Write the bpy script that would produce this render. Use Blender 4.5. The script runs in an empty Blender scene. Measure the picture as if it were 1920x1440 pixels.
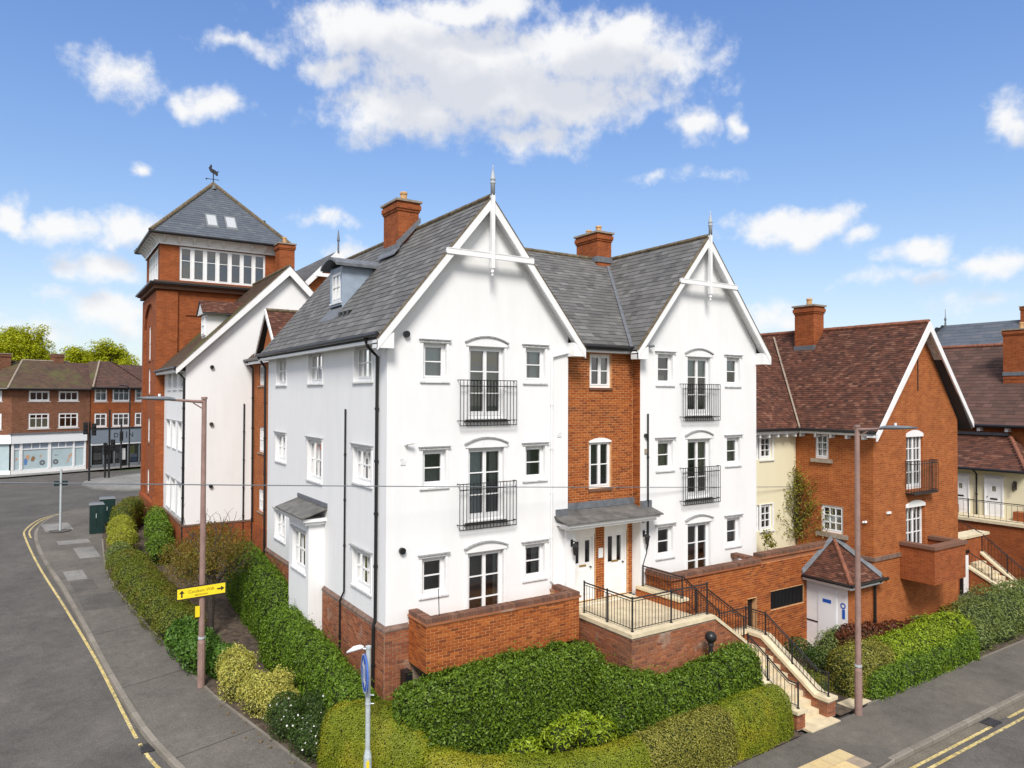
import bpy, math, random
import numpy as np
from mathutils import Vector, Matrix, noise
random.seed(7); RNG = np.random.default_rng(11)
SC = bpy.context.scene; COL = SC.collection
PI = math.pi; rad = math.radians

# ------------------------------------------------------------------ camera
YAW, PITCH, ROLL, FPX = 0.579661, 0.0178662, 0.0036558, 1350.758
CAM = Vector((-7.3115, -16.9222, 9.0235))
_f = Vector((math.sin(YAW)*math.cos(PITCH), math.cos(YAW)*math.cos(PITCH), math.sin(PITCH)))
_r = Vector((math.cos(YAW), -math.sin(YAW), 0)); _u = _r.cross(_f)
_r2 = _r*math.cos(ROLL)+_u*math.sin(ROLL); _u2 = -_r*math.sin(ROLL)+_u*math.cos(ROLL)
cd = bpy.data.cameras.new('camera'); cam = bpy.data.objects.new('camera', cd); COL.objects.link(cam)
cam.matrix_world = Matrix(((_r2.x,_u2.x,-_f.x,CAM.x),(_r2.y,_u2.y,-_f.y,CAM.y),(_r2.z,_u2.z,-_f.z,CAM.z),(0,0,0,1)))
cd.sensor_width = 36; cd.lens = 36*FPX/1920; cd.clip_start = .1; cd.clip_end = 6000
SC.camera = cam
def pxdir(u, v):
    return (_f + _r2*((u-960)/FPX) - _u2*((v-720)/FPX)).normalized()

# ------------------------------------------------------------------ sky, sun, exposure
SUN_EL, SUN_AZ = rad(46), rad(213)          # azimuth measured from +y towards +x : behind the camera's left shoulder
SKY_STRENGTH = .15
W = bpy.data.worlds.new('World'); SC.world = W; W.use_nodes = True
nt = W.node_tree; nt.nodes.clear(); N = nt.nodes.new; LK = nt.links.new
def vmath(op, a, b=None):
    n = N('ShaderNodeVectorMath'); n.operation = op
    for i, q in enumerate((a, b)):
        if q is None: continue
        if isinstance(q, (tuple, list)): n.inputs[i].default_value = q
        else: LK(q, n.inputs[i])
    return n
def fmath(op, a, b=None, c=None, clamp=False):
    n = N('ShaderNodeMath'); n.operation = op; n.use_clamp = clamp
    for i, q in enumerate((a, b, c)):
        if q is None: continue
        if isinstance(q, (int, float)): n.inputs[i].default_value = q
        else: LK(q, n.inputs[i])
    return n.outputs[0]
out = N('ShaderNodeOutputWorld'); bg = N('ShaderNodeBackground'); bg.inputs['Strength'].default_value = SKY_STRENGTH
LK(bg.outputs[0], out.inputs[0])
sky = N('ShaderNodeTexSky'); sky.sky_type = 'NISHITA'; sky.sun_disc = False
sky.sun_elevation = SUN_EL; sky.sun_rotation = SUN_AZ
sky.altitude = 0; sky.air_density = 1.0; sky.dust_density = 1.3; sky.ozone_density = 2.2
hs = N('ShaderNodeHueSaturation'); hs.inputs['Hue'].default_value = .516; hs.inputs['Saturation'].default_value = 1.24; hs.inputs['Value'].default_value = 1.0
LK(sky.outputs[0], hs.inputs['Color'])
skc = vmath('DIVIDE', hs.outputs[0], vmath('ADD', vmath('MULTIPLY', hs.outputs[0], (.13, .13, .12)).outputs[0], (1, 1, 1)).outputs[0])   # tame the very bright horizon
tc = N('ShaderNodeTexCoord'); dirv = tc.outputs['Generated']
sep = N('ShaderNodeSeparateXYZ'); LK(dirv, sep.inputs[0])
az = fmath('ARCTAN2', sep.outputs['X'], sep.outputs['Y']); el = fmath('ARCSINE', sep.outputs['Z'])
comb = N('ShaderNodeCombineXYZ'); LK(az, comb.inputs[0]); LK(el, comb.inputs[1])
def noise_tex(vec, scale, detail, rough=.55, dim='3D'):
    n = N('ShaderNodeTexNoise'); n.noise_dimensions = dim
    n.inputs['Scale'].default_value = scale; n.inputs['Detail'].default_value = detail; n.inputs['Roughness'].default_value = rough
    LK(vec, n.inputs['Vector']); return n
warp = noise_tex(comb.outputs[0], 9, 4, .55)
wv = vmath('MULTIPLY', vmath('SUBTRACT', warp.outputs['Color'], (.5, .5, .5)).outputs[0], (.11, .07, 0))
wpos = vmath('ADD', comb.outputs[0], wv.outputs[0]).outputs[0]
CLOUDS = [ # pixel centre, half sizes in pixels, weight
 (760,75,235,80,1.1),(880,20,170,50,1),(650,120,120,45,.8),(1100,110,245,92,1.1),(960,185,340,80,1.05),(760,215,170,60,.9),(1240,120,120,50,.8),(1180,60,80,35,.8),(1010,260,140,35,.65),(860,120,260,90,1),
 (225,145,85,48,.9),(400,198,62,34,.8),(445,75,85,22,.5),(1290,230,55,32,.8),(1382,230,32,24,.7),(258,316,28,13,.5),
 (20,408,55,36,.85),(125,428,68,34,.9),(240,425,85,38,.9),(180,500,80,38,.75),(215,590,90,40,.95),(120,560,60,20,.4),(620,420,60,16,.5),(640,480,60,20,.6),
 (1480,425,120,40,.95),(1560,405,60,28,.7),(1630,448,40,16,.5),(1750,475,85,26,.75),(1870,490,80,30,.75),(1455,600,60,38,.8),(1900,225,40,60,.55),(1240,330,35,14,.4),(1330,332,40,13,.35),(1700,520,140,16,.35),(1850,560,90,18,.35),(40,620,120,30,.5)]
def blobfield(posn):
    m = None
    for (u, v, a, b, w_) in CLOUDS:
        d0 = pxdir(u, v); dx = pxdir(u+a, v); dy = pxdir(u, v-b)
        A0, E0 = math.atan2(d0.x, d0.y), math.asin(d0.z)
        sa = abs(math.atan2(dx.x, dx.y)-A0); se = abs(math.asin(dy.z)-E0)
        q = vmath('MULTIPLY', vmath('SUBTRACT', posn, (A0, E0, 0)).outputs[0], (1/sa, 1/se, 0))
        ln = N('ShaderNodeVectorMath'); ln.operation = 'LENGTH'; LK(q.outputs[0], ln.inputs[0])
        t = fmath('MULTIPLY_ADD', ln.outputs['Value'], -w_, w_)
        m = t if m is None else fmath('SMOOTH_MAX', m, t, .12)
    return m
m = blobfield(wpos)
m_up = blobfield(vmath('ADD', wpos, (0, .036, 0)).outputs[0])
# beyond the frame the cumulus goes on unseen, thickened to whiten the ambient light
px_ = vmath('DIVIDE', dirv, None); zc = fmath('MAXIMUM', sep.outputs['Z'], .06)
cz = N('ShaderNodeCombineXYZ'); [LK(zc, cz.inputs[i]) for i in range(3)]
LK(cz.outputs[0], px_.inputs[1])
gen = noise_tex(px_.outputs[0], .75, 5, .5)
dt = N('ShaderNodeVectorMath'); dt.operation = 'DOT_PRODUCT'; LK(dirv, dt.inputs[0]); dt.inputs[1].default_value = tuple(_f)
away = N('ShaderNodeMapRange'); away.inputs['From Min'].default_value = .74; away.inputs['From Max'].default_value = .6; LK(dt.outputs['Value'], away.inputs['Value'])
gm = fmath('MULTIPLY', fmath('MULTIPLY_ADD', gen.outputs['Fac'], 5.0, -2.15), away.outputs[0])
gm = fmath('SUBTRACT', gm, fmath('MULTIPLY_ADD', away.outputs[0], -1.0, 1.0))
m = fmath('MAXIMUM', m, gm)
det = noise_tex(comb.outputs[0], 20, 9, .64)
dens = fmath('ADD', m, fmath('MULTIPLY_ADD', det.outputs['Fac'], 1.9, -1.02))
mr = N('ShaderNodeMapRange'); mr.interpolation_type = 'SMOOTHSTEP'; mr.inputs['From Min'].default_value = -.24; mr.inputs['From Max'].default_value = .56
LK(dens, mr.inputs['Value'])
alpha = fmath('MULTIPLY', mr.outputs[0], .97)
# body of the cloud: sunlit tops, greyer undersides where more cloud lies above
det2 = noise_tex(comb.outputs[0], 13, 6, .55)
sh = N('ShaderNodeMapRange'); sh.interpolation_type = 'SMOOTHSTEP'; sh.inputs['From Min'].default_value = .75; sh.inputs['From Max'].default_value = .0
LK(fmath('ADD', m_up, fmath('MULTIPLY_ADD', det2.outputs['Fac'], 1.3, -.65)), sh.inputs['Value'])
cc = N('ShaderNodeMix'); cc.data_type = 'RGBA'
CLOUD_V = 3.35
cc.inputs[6].default_value = (.74*CLOUD_V, .765*CLOUD_V, .83*CLOUD_V, 1); cc.inputs[7].default_value = (1.0*CLOUD_V, 1.0*CLOUD_V, 1.0*CLOUD_V, 1)
LK(sh.outputs[0], cc.inputs[0])
mix = N('ShaderNodeMix'); mix.data_type = 'RGBA'; LK(alpha, mix.inputs[0]); LK(skc.outputs[0], mix.inputs[6]); LK(cc.outputs[2], mix.inputs[7])
LK(mix.outputs[2], bg.inputs['Color'])
sl = bpy.data.lights.new('sun', 'SUN'); sl.energy = 2.1; sl.angle = rad(18); sl.color = (1, .958, .895)
so = bpy.data.objects.new('sun', sl); COL.objects.link(so)
_sd = Vector((math.sin(SUN_AZ)*math.cos(SUN_EL), math.cos(SUN_AZ)*math.cos(SUN_EL), math.sin(SUN_EL)))
so.location = _sd*60; so.rotation_euler = (-_sd).to_track_quat('-Z', 'Y').to_euler()
SC.view_settings.view_transform = 'Standard'; SC.view_settings.look = 'None'; SC.view_settings.gamma = 1
SC.view_settings.exposure = .96; SC.view_settings.use_curve_mapping = False
SC.render.engine = 'CYCLES'; SC.cycles.use_denoising = True
try: SC.cycles.denoiser = 'OPENIMAGEDENOISE'
except Exception: pass
SC.cycles.max_bounces = 6; SC.cycles.transparent_max_bounces = 12; SC.cycles.diffuse_bounces = 3; SC.cycles.glossy_bounces = 3
SC.cycles.sample_clamp_indirect = 4; SC.cycles.caustics_reflective = False; SC.cycles.caustics_refractive = False

# ------------------------------------------------------------------ materials
class G:                                          # tiny node-graph helper
    def __init__(s, name):
        s.m = bpy.data.materials.new(name); s.m.use_nodes = True; s.t = s.m.node_tree
        s.b = s.t.nodes['Principled BSDF']; s.o = s.t.nodes['Material Output']
    def n(s, typ, **kw):
        q = s.t.nodes.new('ShaderNode'+typ)
        for k, v in kw.items():
            if k in q.inputs:
                if hasattr(v, 'links') or isinstance(v, bpy.types.NodeSocket): s.t.links.new(v, q.inputs[k])
                else: q.inputs[k].default_value = v
            else: setattr(q, k, v)
        return q
    def l(s, a, b): s.t.links.new(a, b)
    def pos(s): return s.n('NewGeometry').outputs['Position']
    def noise(s, scale, detail=4, rough=.55, vec=None):
        q = s.n('TexNoise'); q.inputs['Scale'].default_value = scale; q.inputs['Detail'].default_value = detail; q.inputs['Roughness'].default_value = rough
        s.l(vec or s.pos(), q.inputs['Vector']); return q.outputs['Fac']
    def ramp(s, fac, stops):
        q = s.n('ValToRGB'); e = q.color_ramp.elements
        while len(e) < len(stops): e.new(.5)
        for k, (p, c) in enumerate(stops): e[k].position = p; e[k].color = (*c, 1) if len(c) == 3 else c
        s.l(fac, q.inputs[0]); return q.outputs[0]
    def math(s, op, a, b=None, clamp=False):
        q = s.n('Math'); q.operation = op; q.use_clamp = clamp
        for i, x in enumerate((a, b)):
            if x is None: continue
            if isinstance(x, (int, float)): q.inputs[i].default_value = x
            else: s.l(x, q.inputs[i])
        return q.outputs[0]
    def mix(s, fac, a, b, mode='MIX'):
        q = s.n('Mix'); q.data_type = 'RGBA'; q.blend_type = mode
        for i, x in ((0, fac), (6, a), (7, b)):
            if isinstance(x, (int, float)): q.inputs[i].default_value = x
            elif isinstance(x, tuple): q.inputs[i].default_value = (*x, 1) if len(x) == 3 else x
            else: s.l(x, q.inputs[i])
        return q.outputs[2]
    def bump(s, h, strength=.3, dist=.01):
        q = s.n('Bump'); q.inputs['Strength'].default_value = strength; q.inputs['Distance'].default_value = dist
        s.l(h, q.inputs['Height']); s.l(q.outputs[0], s.b.inputs['Normal'])
    def col(s, c):
        if isinstance(c, tuple): s.b.inputs['Base Color'].default_value = (*c, 1)
        else: s.l(c, s.b.inputs['Base Color'])
    def set(s, **k):
        for a, v in k.items(): s.b.inputs[a.replace('_', ' ')].default_value = v
        return s
    def rnd(s):      # one random number for each separate piece, whether its own object or an island of a joined mesh
        a = s.n('ObjectInfo').outputs['Random']; b = s.n('NewGeometry').outputs['Random Per Island']
        return s.math('FRACT', s.math('ADD', a, b))
def flat(name, c, rough=.6, metal=0, var=.0, vs=6, bump=0, spec=.4):
    g = G(name); g.set(Roughness=rough, Metallic=metal); g.b.inputs['Specular IOR Level'].default_value = spec
    if var:
        f = g.noise(vs, 5); lo = tuple(x*(1-var) for x in c); hi = tuple(min(1, x*(1+var)) for x in c)
        g.col(g.ramp(f, [(.3, lo), (.7, hi)]))
    else: g.col(c)
    if bump: g.bump(g.noise(vs*6, 5), bump, .004)
    return g.m
def pieces(name, cols, rough=.8, dirt=(.25, .5), dirtcol=(.08, .07, .06), bump=.25, spec=.3, patch=None):
    g = G(name); g.set(Roughness=rough); g.b.inputs['Specular IOR Level'].default_value = spec
    n_ = len(cols); c = g.ramp(g.rnd(), [(i/(n_-1), k) for i, k in enumerate(cols)])
    f = g.noise(1.3, 5, .6); k = g.ramp(f, [(.45, (0, 0, 0)), (.75, (1, 1, 1))])
    c = g.mix(g.math('MULTIPLY', k, dirt[0]), c, dirtcol)
    c = g.mix(dirt[1], c, g.ramp(g.noise(38, 3), [(.3, (.55, .55, .55)), (.7, (1.25, 1.25, 1.25))]), 'MULTIPLY')
    if patch:
        k2 = g.ramp(g.noise(patch[1], 4, .6), [(patch[2], (0, 0, 0)), (patch[2]+.12, (1, 1, 1))]); c = g.mix(k2, c, patch[0])
    g.col(c); g.bump(g.noise(60, 4), bump, .003); return g.m
def brick_tex(name, c1, c2, mortar, dirt=.3, rot=False):
    g = G(name); g.set(Roughness=.85); g.b.inputs['Specular IOR Level'].default_value = .25
    geo = g.n('NewGeometry'); sp = g.n('SeparateXYZ', Vector=geo.outputs['Position']); sn = g.n('SeparateXYZ', Vector=geo.outputs['True Normal'])
    k = g.math('GREATER_THAN', g.math('ABSOLUTE', sn.outputs[0]), .6)
    a = g.math('ADD', g.math('MULTIPLY', sp.outputs[1], k), g.math('MULTIPLY', sp.outputs[0], g.math('SUBTRACT', 1, k)))
    cv = g.n('CombineXYZ'); g.l(a, cv.inputs[0]); g.l(sp.outputs[2], cv.inputs[1])
    b = g.n('TexBrick'); g.l(cv.outputs[0], b.inputs['Vector'])
    b.inputs['Color1'].default_value = (*c1, 1); b.inputs['Color2'].default_value = (*c2, 1); b.inputs['Mortar'].default_value = (*mortar, 1)
    b.inputs['Scale'].default_value = 1; b.inputs['Mortar Size'].default_value = .006; b.inputs['Brick Width'].default_value = .225; b.inputs['Row Height'].default_value = .075; b.inputs['Bias'].default_value = -.1
    c = g.mix(.6, b.outputs['Color'], g.ramp(g.noise(2.2, 6, .65), [(.3, (.62, .6, .58)), (.7, (1.2, 1.2, 1.2))]), 'MULTIPLY')
    c = g.mix(.45, c, g.ramp(g.noise(26, 3), [(.3, (.6, .6, .6)), (.7, (1.3, 1.3, 1.3))]), 'MULTIPLY')
    g.col(c); h = g.math('ADD', g.math('MULTIPLY', b.outputs['Fac'], -1.0), g.math('MULTIPLY', g.noise(60, 3), .3)); g.bump(h, .5, .006); return g.m
def render_mat(name, c, stain=.12):
    g = G(name); g.set(Roughness=.75); g.b.inputs['Specular IOR Level'].default_value = .25
    mp = g.n('Mapping'); mp.inputs['Scale'].default_value = (1.6, 1.6, .28); g.l(g.pos(), mp.inputs['Vector'])
    s1 = g.ramp(g.noise(1.1, 6, .62, mp.outputs[0]), [(.42, (0, 0, 0)), (.8, (1, 1, 1))])
    s2 = g.ramp(g.noise(.7, 5, .6), [(.5, (0, 0, 0)), (.8, (1, 1, 1))])
    mp2 = g.n('Mapping'); mp2.inputs['Scale'].default_value = (9, 9, .35); g.l(g.pos(), mp2.inputs['Vector'])
    s3 = g.math('MULTIPLY', g.ramp(g.noise(1.0, 5, .65, mp2.outputs[0]), [(.5, (0, 0, 0)), (.72, (1, 1, 1))]), g.ramp(g.noise(.55, 3), [(.42, (0, 0, 0)), (.62, (1, 1, 1))]))
    k = g.math('ADD', g.math('ADD', g.math('MULTIPLY', s1, stain), g.math('MULTIPLY', s2, stain*.6)), g.math('MULTIPLY', s3, stain*.45))
    g.col(g.mix(k, c, tuple(x*.62 for x in (c[0], c[1]*.98, c[2]*.95)))); g.bump(g.noise(70, 4), .18, .004); return g.m
def leaf_mat(name, cols, patch=None, pscale=1.2, trans=.25, rough=.5):
    g = G(name); g.set(Roughness=rough); g.b.inputs['Specular IOR Level'].default_value = .32
    cols = [(r*1.25, q*1.22, b*.85) for r, q, b in cols]
    n_ = len(cols); c = g.ramp(g.rnd(), [(i/(n_-1), k) for i, k in enumerate(cols)])
    if patch: c = g.mix(g.ramp(g.noise(pscale, 4, .6), [(.46, (0, 0, 0)), (.6, (1, 1, 1))]), c, patch)
    c = g.mix(.5, c, g.ramp(g.noise(3.5, 3), [(.3, (.65, .65, .65)), (.7, (1.3, 1.3, 1.3))]), 'MULTIPLY')
    g.col(c); tr = g.n('BsdfTranslucent'); g.l(c, tr.inputs[0]); mx = g.n('MixShader'); mx.inputs[0].default_value = trans
    g.l(g.b.outputs[0], mx.inputs[1]); g.l(tr.outputs[0], mx.inputs[2]); g.l(mx.outputs[0], g.o.inputs[0]); return g.m
def glass_mat(name, tint=(.75, .8, .82), refl=.09):
    g = G(name); t = g.n('BsdfTransparent'); t.inputs[0].default_value = (*tint, 1)
    gl = g.n('BsdfGlossy'); gl.inputs['Roughness'].default_value = .02; gl.inputs[0].default_value = (1, 1, 1, 1)
    fr = g.n('Fresnel'); fr.inputs[0].default_value = 1.5
    k = g.math('ADD', g.math('MULTIPLY', fr.outputs[0], 1.0), refl, True)
    mx = g.n('MixShader'); g.l(k, mx.inputs[0]); g.l(t.outputs[0], mx.inputs[1]); g.l(gl.outputs[0], mx.inputs[2]); g.l(mx.outputs[0], g.o.inputs[0]); return g.m
def asphalt(name, c, sp=.5, cracks=True):
    g = G(name); g.set(Roughness=.85); g.b.inputs['Specular IOR Level'].default_value = .25
    f = g.ramp(g.noise(90, 3, .7), [(.35, tuple(x*.6 for x in c)), (.68, tuple(x*1.45 for x in c))])
    f = g.mix(.7, f, g.ramp(g.noise(.45, 6, .65), [(.3, (.62, .62, .63)), (.7, (1.28, 1.26, 1.24))]), 'MULTIPLY')
    f = g.mix(.55, f, g.ramp(g.noise(22, 4, .75), [(.36, (.62, .62, .62)), (.66, (1.35, 1.35, 1.35))]), 'MULTIPLY')
    f = g.mix(.55, f, g.ramp(g.noise(3, 6, .7), [(.3, (.7, .7, .7)), (.7, (1.25, 1.25, 1.25))]), 'MULTIPLY')
    if cracks:
        v = g.n('TexVoronoi'); v.feature = 'DISTANCE_TO_EDGE'; v.inputs['Scale'].default_value = .16
        wv_ = g.n('TexNoise'); wv_.inputs['Scale'].default_value = 1.6; g.l(g.pos(), wv_.inputs['Vector'])
        ad = g.n('VectorMath'); ad.operation = 'ADD'; g.l(g.pos(), ad.inputs[0]); g.l(wv_.outputs['Color'], ad.inputs[1]); g.l(ad.outputs[0], v.inputs['Vector'])
        kk = g.ramp(v.outputs['Distance'], [(.0, (.7, .7, .7)), (.006, (1, 1, 1))]); f = g.mix(.5, f, kk, 'MULTIPLY')
    g.col(f); g.bump(g.noise(160, 3), .35, .004); return g.m
M = {}
M['white'] = render_mat('white_render', (.80, .80, .80), .16)
M['cream'] = render_mat('cream_render', (.74, .68, .48), .12)
M['upvc'] = flat('white_paint', (.80, .80, .80), .35, var=.05, vs=3)
M['hood'] = flat('weathered_white_moulding', (.66, .66, .66), .6, var=.22, vs=9)
M['hoodtop'] = flat('grey_weathered_cap', (.30, .30, .30), .7, var=.35, vs=14)
M['black'] = flat('black_painted_iron', (.018, .018, .020), .4, var=.2)
M['plastic'] = flat('black_plastic', (.014, .014, .015), .35)
M['finial'] = flat('pale_grey_finial', (.40, .43, .46), .5, var=.2)
M['lead'] = flat('lead_sheet', (.135, .145, .16), .5, var=.25, vs=5, bump=.1)
M['leadblue'] = flat('zinc_cladding', (.30, .36, .44), .45, var=.12, vs=4)
M['slate_deck'] = flat('slate_underlay', (.05, .05, .052), .8)
M['canopy'] = flat('weathered_lead_canopy', (.125, .12, .112), .7, var=.4, vs=3, bump=.15)
M['slate'] = pieces('grey_slate', [(.085, .083, .081), (.12, .117, .113), (.155, .151, .146), (.105, .103, .10), (.19, .185, .178)], .62, (.3, .35), (.16, .15, .13), .2, .35)
M['slate_blue'] = pieces('blue_slate', [(.085, .10, .125), (.10, .115, .14), (.075, .09, .115), (.12, .13, .15)], .6, (.15, .3), (.12, .13, .14), .15, .35)
M['tile'] = pieces('clay_tile', [(.070, .026, .016), (.125, .046, .028), (.052, .022, .015), (.16, .062, .038), (.09, .034, .021), (.21, .10, .065)], .8, (.6, .4), (.045, .026, .02))
M['tile_brown'] = pieces('brown_tile', [(.085, .05, .035), (.11, .065, .045), (.07, .045, .035), (.13, .075, .05)], .85, (.5, .4), (.10, .09, .035), patch=((.10, .10, .035), .35, .52))
M['tile_far'] = pieces('dark_brown_tile', [(.085, .045, .035), (.11, .06, .045), (.07, .04, .032), (.13, .07, .055)], .85, (.4, .4), (.05, .035, .03))
M['ridge'] = flat('ridge_tile_lichen', (.13, .10, .06), .85, var=.5, vs=7)
M['ridge_red'] = flat('ridge_tile_red', (.22, .085, .05), .85, var=.4, vs=7)
M['brick'] = pieces('orange_brick', [(.29, .068, .013), (.36, .095, .017), (.23, .052, .011), (.42, .125, .026), (.32, .078, .014), (.17, .045, .013)], .85, (.12, .45), (.12, .07, .045))
M['brick_old'] = pieces('weathered_brick', [(.28, .085, .034), (.34, .115, .045), (.23, .07, .033), (.38, .14, .062), (.26, .09, .042), (.16, .055, .03)], .9, (.55, .5), (.12, .085, .06), patch=((.36, .27, .21), 1.1, .60))
M['mortar'] = flat('mortar', (.60, .33, .155), .95, var=.2, vs=9)
M['mortar_old'] = flat('old_mortar', (.34, .26, .20), .95, var=.25, vs=9)
M['bt'] = brick_tex('brickwork_orange', (.30, .075, .018), (.40, .12, .030), (.40, .20, .09))
M['bt_dark'] = brick_tex('brickwork_brown', (.17, .065, .035), (.25, .095, .048), (.24, .16, .11))
M['bt_red'] = brick_tex('brickwork_red', (.25, .058, .016), (.34, .088, .024), (.30, .14, .065))
M['coping'] = pieces('coping_brick', [(.15, .07, .045), (.20, .095, .06), (.12, .06, .042), (.24, .12, .08)], .9, (.5, .5), (.09, .075, .055))
M['plinthcap'] = flat('plinth_cap_brick', (.17, .11, .085), .9, var=.35, vs=5, bump=.2)
M['buff'] = flat('buff_cast_stone', (.62, .53, .36), .8, var=.14, vs=4, bump=.12)
M['buff_floor'] = flat('buff_paving', (.58, .49, .33), .85, var=.16, vs=3, bump=.1)
M['stonesill'] = flat('stone_sill', (.28, .23, .18), .85, var=.25, vs=6)
M['interior'] = flat('dim_room', (.22, .205, .19), .9)
M['curtain'] = flat('net_curtain', (.62, .66, .66), .9, var=.06, vs=20)
M['curtain_y'] = flat('cream_curtain', (.46, .41, .28), .9, var=.1, vs=14)
M['curtain_g'] = flat('grey_curtain', (.34, .33, .31), .9, var=.12, vs=20)
M['blind'] = flat('ochre_blind', (.42, .33, .13), .9, var=.05)
M['glass'] = glass_mat('window_glass')
M['frost'] = flat('frosted_window_film', (.42, .52, .55), .3, var=.06, vs=2, spec=.5)
M['pot'] = flat('buff_chimney_pot', (.50, .30, .14), .85, var=.25, vs=12)
M['steel'] = flat('galvanised_steel', (.52, .58, .60), .45, .3, var=.12, vs=14)
M['lampbrown'] = flat('brown_painted_steel', (.27, .175, .15), .5, var=.16, vs=4)
M['lamphead'] = flat('grey_lantern_housing', (.15, .165, .18), .45)
M['greenbox'] = flat('dark_green_cabinet', (.010, .030, .028), .4, var=.25, vs=4)
M['road'] = asphalt('road_asphalt', (.108, .101, .093))
M['road_r'] = asphalt('side_road_asphalt', (.10, .10, .10))
M['pave'] = asphalt('pavement_asphalt', (.135, .124, .108), cracks=True)
M['pave_patch'] = asphalt('pavement_patch', (.105, .098, .088), cracks=False)
M['flag'] = asphalt('concrete_flags', (.24, .235, .22), cracks=False)
M['kerb'] = pieces('concrete_kerb', [(.17, .155, .13), (.24, .215, .18), (.20, .18, .15), (.28, .25, .21)], .9, (.4, .5), (.10, .09, .07))
M['yellow'] = None
M['channel'] = asphalt('gutter_channel', (.165, .145, .115), cracks=False)
g = G('yellow_road_paint'); g.set(Roughness=.75)
k_ = g.ramp(g.noise(13, 6, .75), [(.40, (0, 0, 0)), (.52, (1, 1, 1))]); g.col(g.mix(k_, (.17, .155, .12), g.ramp(g.noise(3, 3), [(.3, (.50, .38, .10)), (.7, (.66, .54, .24))]))); M['yellow'] = g.m
M['soil'] = flat('garden_soil', (.085, .062, .045), .95, var=.55, vs=5, bump=.6)
M['grass'] = flat('verge_green', (.05, .075, .03), .95, var=.4, vs=.6)
M['tactile'] = pieces('yellow_tactile_paver', [(.62, .46, .20), (.66, .50, .25), (.56, .44, .24), (.60, .45, .22)], .85, (.2, .3), (.3, .25, .18))
M['tactile_g'] = flat('worn_grey_paver', (.30, .24, .18), .85, var=.2)
M['iron'] = flat('cast_iron_grate', (.05, .05, .052), .6, .3, var=.3, vs=20)
M['bark'] = flat('bark', (.045, .035, .028), .95, var=.4, vs=14, bump=.5)
M['twig'] = flat('bare_twig', (.16, .12, .075), .9, var=.3, vs=12)
M['signyellow'] = flat('yellow_sign_face', (.80, .62, .02), .45, var=.06)
M['signblue'] = flat('blue_sign_face', (.015, .10, .48), .4)
M['skylight'] = flat('skylight_glass', (.42, .44, .46), .15)
M['signwhite'] = flat('white_sign_face', (.78, .80, .82), .4)
M['ink'] = flat('black_lettering', (.015, .014, .012), .6)
M['ink_y'] = flat('brown_lettering', (.22, .15, .01), .6)
M['shopgrey'] = flat('grey_fascia', (.19, .225, .27), .5, var=.05)
M['shopdark'] = flat('dark_shopfront', (.03, .03, .032), .4)
M['skin'] = flat('poster_peach', (.55, .32, .20), .6); M['posterblue'] = flat('poster_blue', (.10, .22, .48), .6); M['posterbrown'] = flat('poster_brown', (.28, .16, .08), .6)
M['postergreen'] = flat('poster_lime', (.45, .5, .05), .6)
M['brass'] = flat('brass_letterplate', (.42, .26, .06), .35, .6)
M['leaf_laurel'] = leaf_mat('laurel_leaves', [(.042, .085, .010), (.075, .135, .014), (.12, .20, .020), (.055, .105, .012), (.17, .25, .03)])
M['leaf_side'] = leaf_mat('side_hedge_leaves', [(.06, .12, .012), (.095, .17, .016), (.135, .22, .022), (.075, .145, .014)])
M['leaf_clip'] = leaf_mat('clipped_hedge_leaves', [(.14, .18, .014), (.165, .205, .016), (.195, .235, .020), (.15, .19, .014)], (.33, .32, .022), .8)
M['leaf_clipbrown'] = leaf_mat('browned_hedge_leaves', [(.12, .12, .02), (.18, .18, .032), (.30, .285, .09), (.14, .15, .026)], None)
M['leaf_olive'] = leaf_mat('olive_hedge_leaves', [(.075, .105, .012), (.11, .14, .016), (.15, .18, .022), (.09, .12, .014)], (.17, .16, .02), 1.1)
M['leaf_yellow'] = leaf_mat('variegated_leaves', [(.34, .32, .07), (.46, .43, .12), (.26, .27, .06), (.55, .52, .22), (.18, .22, .04)])
M['leaf_lime'] = leaf_mat('lime_shrub_leaves', [(.24, .27, .03), (.32, .33, .045), (.18, .22, .025), (.38, .37, .07)])
M['leaf_dark'] = leaf_mat('dark_shrub_leaves', [(.022, .048, .012), (.038, .075, .016), (.06, .105, .022), (.03, .055, .014)])
M['leaf_mid'] = leaf_mat('shrub_leaves', [(.035, .085, .016), (.06, .13, .022), (.10, .20, .035), (.045, .10, .018)])
M['leaf_rust'] = leaf_mat('rusty_leaves', [(.14, .085, .018), (.19, .12, .022), (.10, .085, .016), (.15, .13, .02), (.09, .10, .016)])
M['leaf_red'] = leaf_mat('purple_red_leaves', [(.075, .022, .018), (.11, .032, .022), (.15, .05, .03), (.06, .03, .018)])
M['leaf_pale'] = leaf_mat('juniper_leaves', [(.12, .17, .06), (.17, .22, .085), (.09, .13, .045), (.22, .27, .10)])
M['leaf_ygreen'] = leaf_mat('yellow_green_leaves', [(.17, .26, .016), (.25, .34, .026), (.12, .19, .014), (.32, .39, .035)])
M['leaf_tree'] = leaf_mat('spring_tree_leaves', [(.28, .32, .010), (.38, .40, .014), (.20, .25, .010), (.45, .46, .025)], trans=.35)
M['leaf_climber'] = leaf_mat('climber_leaves', [(.13, .13, .018), (.18, .17, .022), (.10, .11, .014), (.22, .19, .03)])
M['flower'] = flat('white_petals', (.75, .75, .68), .7)
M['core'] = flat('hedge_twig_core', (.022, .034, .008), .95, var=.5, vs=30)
M['core_y'] = flat('pale_twig_core', (.12, .12, .035), .95, var=.3)
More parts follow.
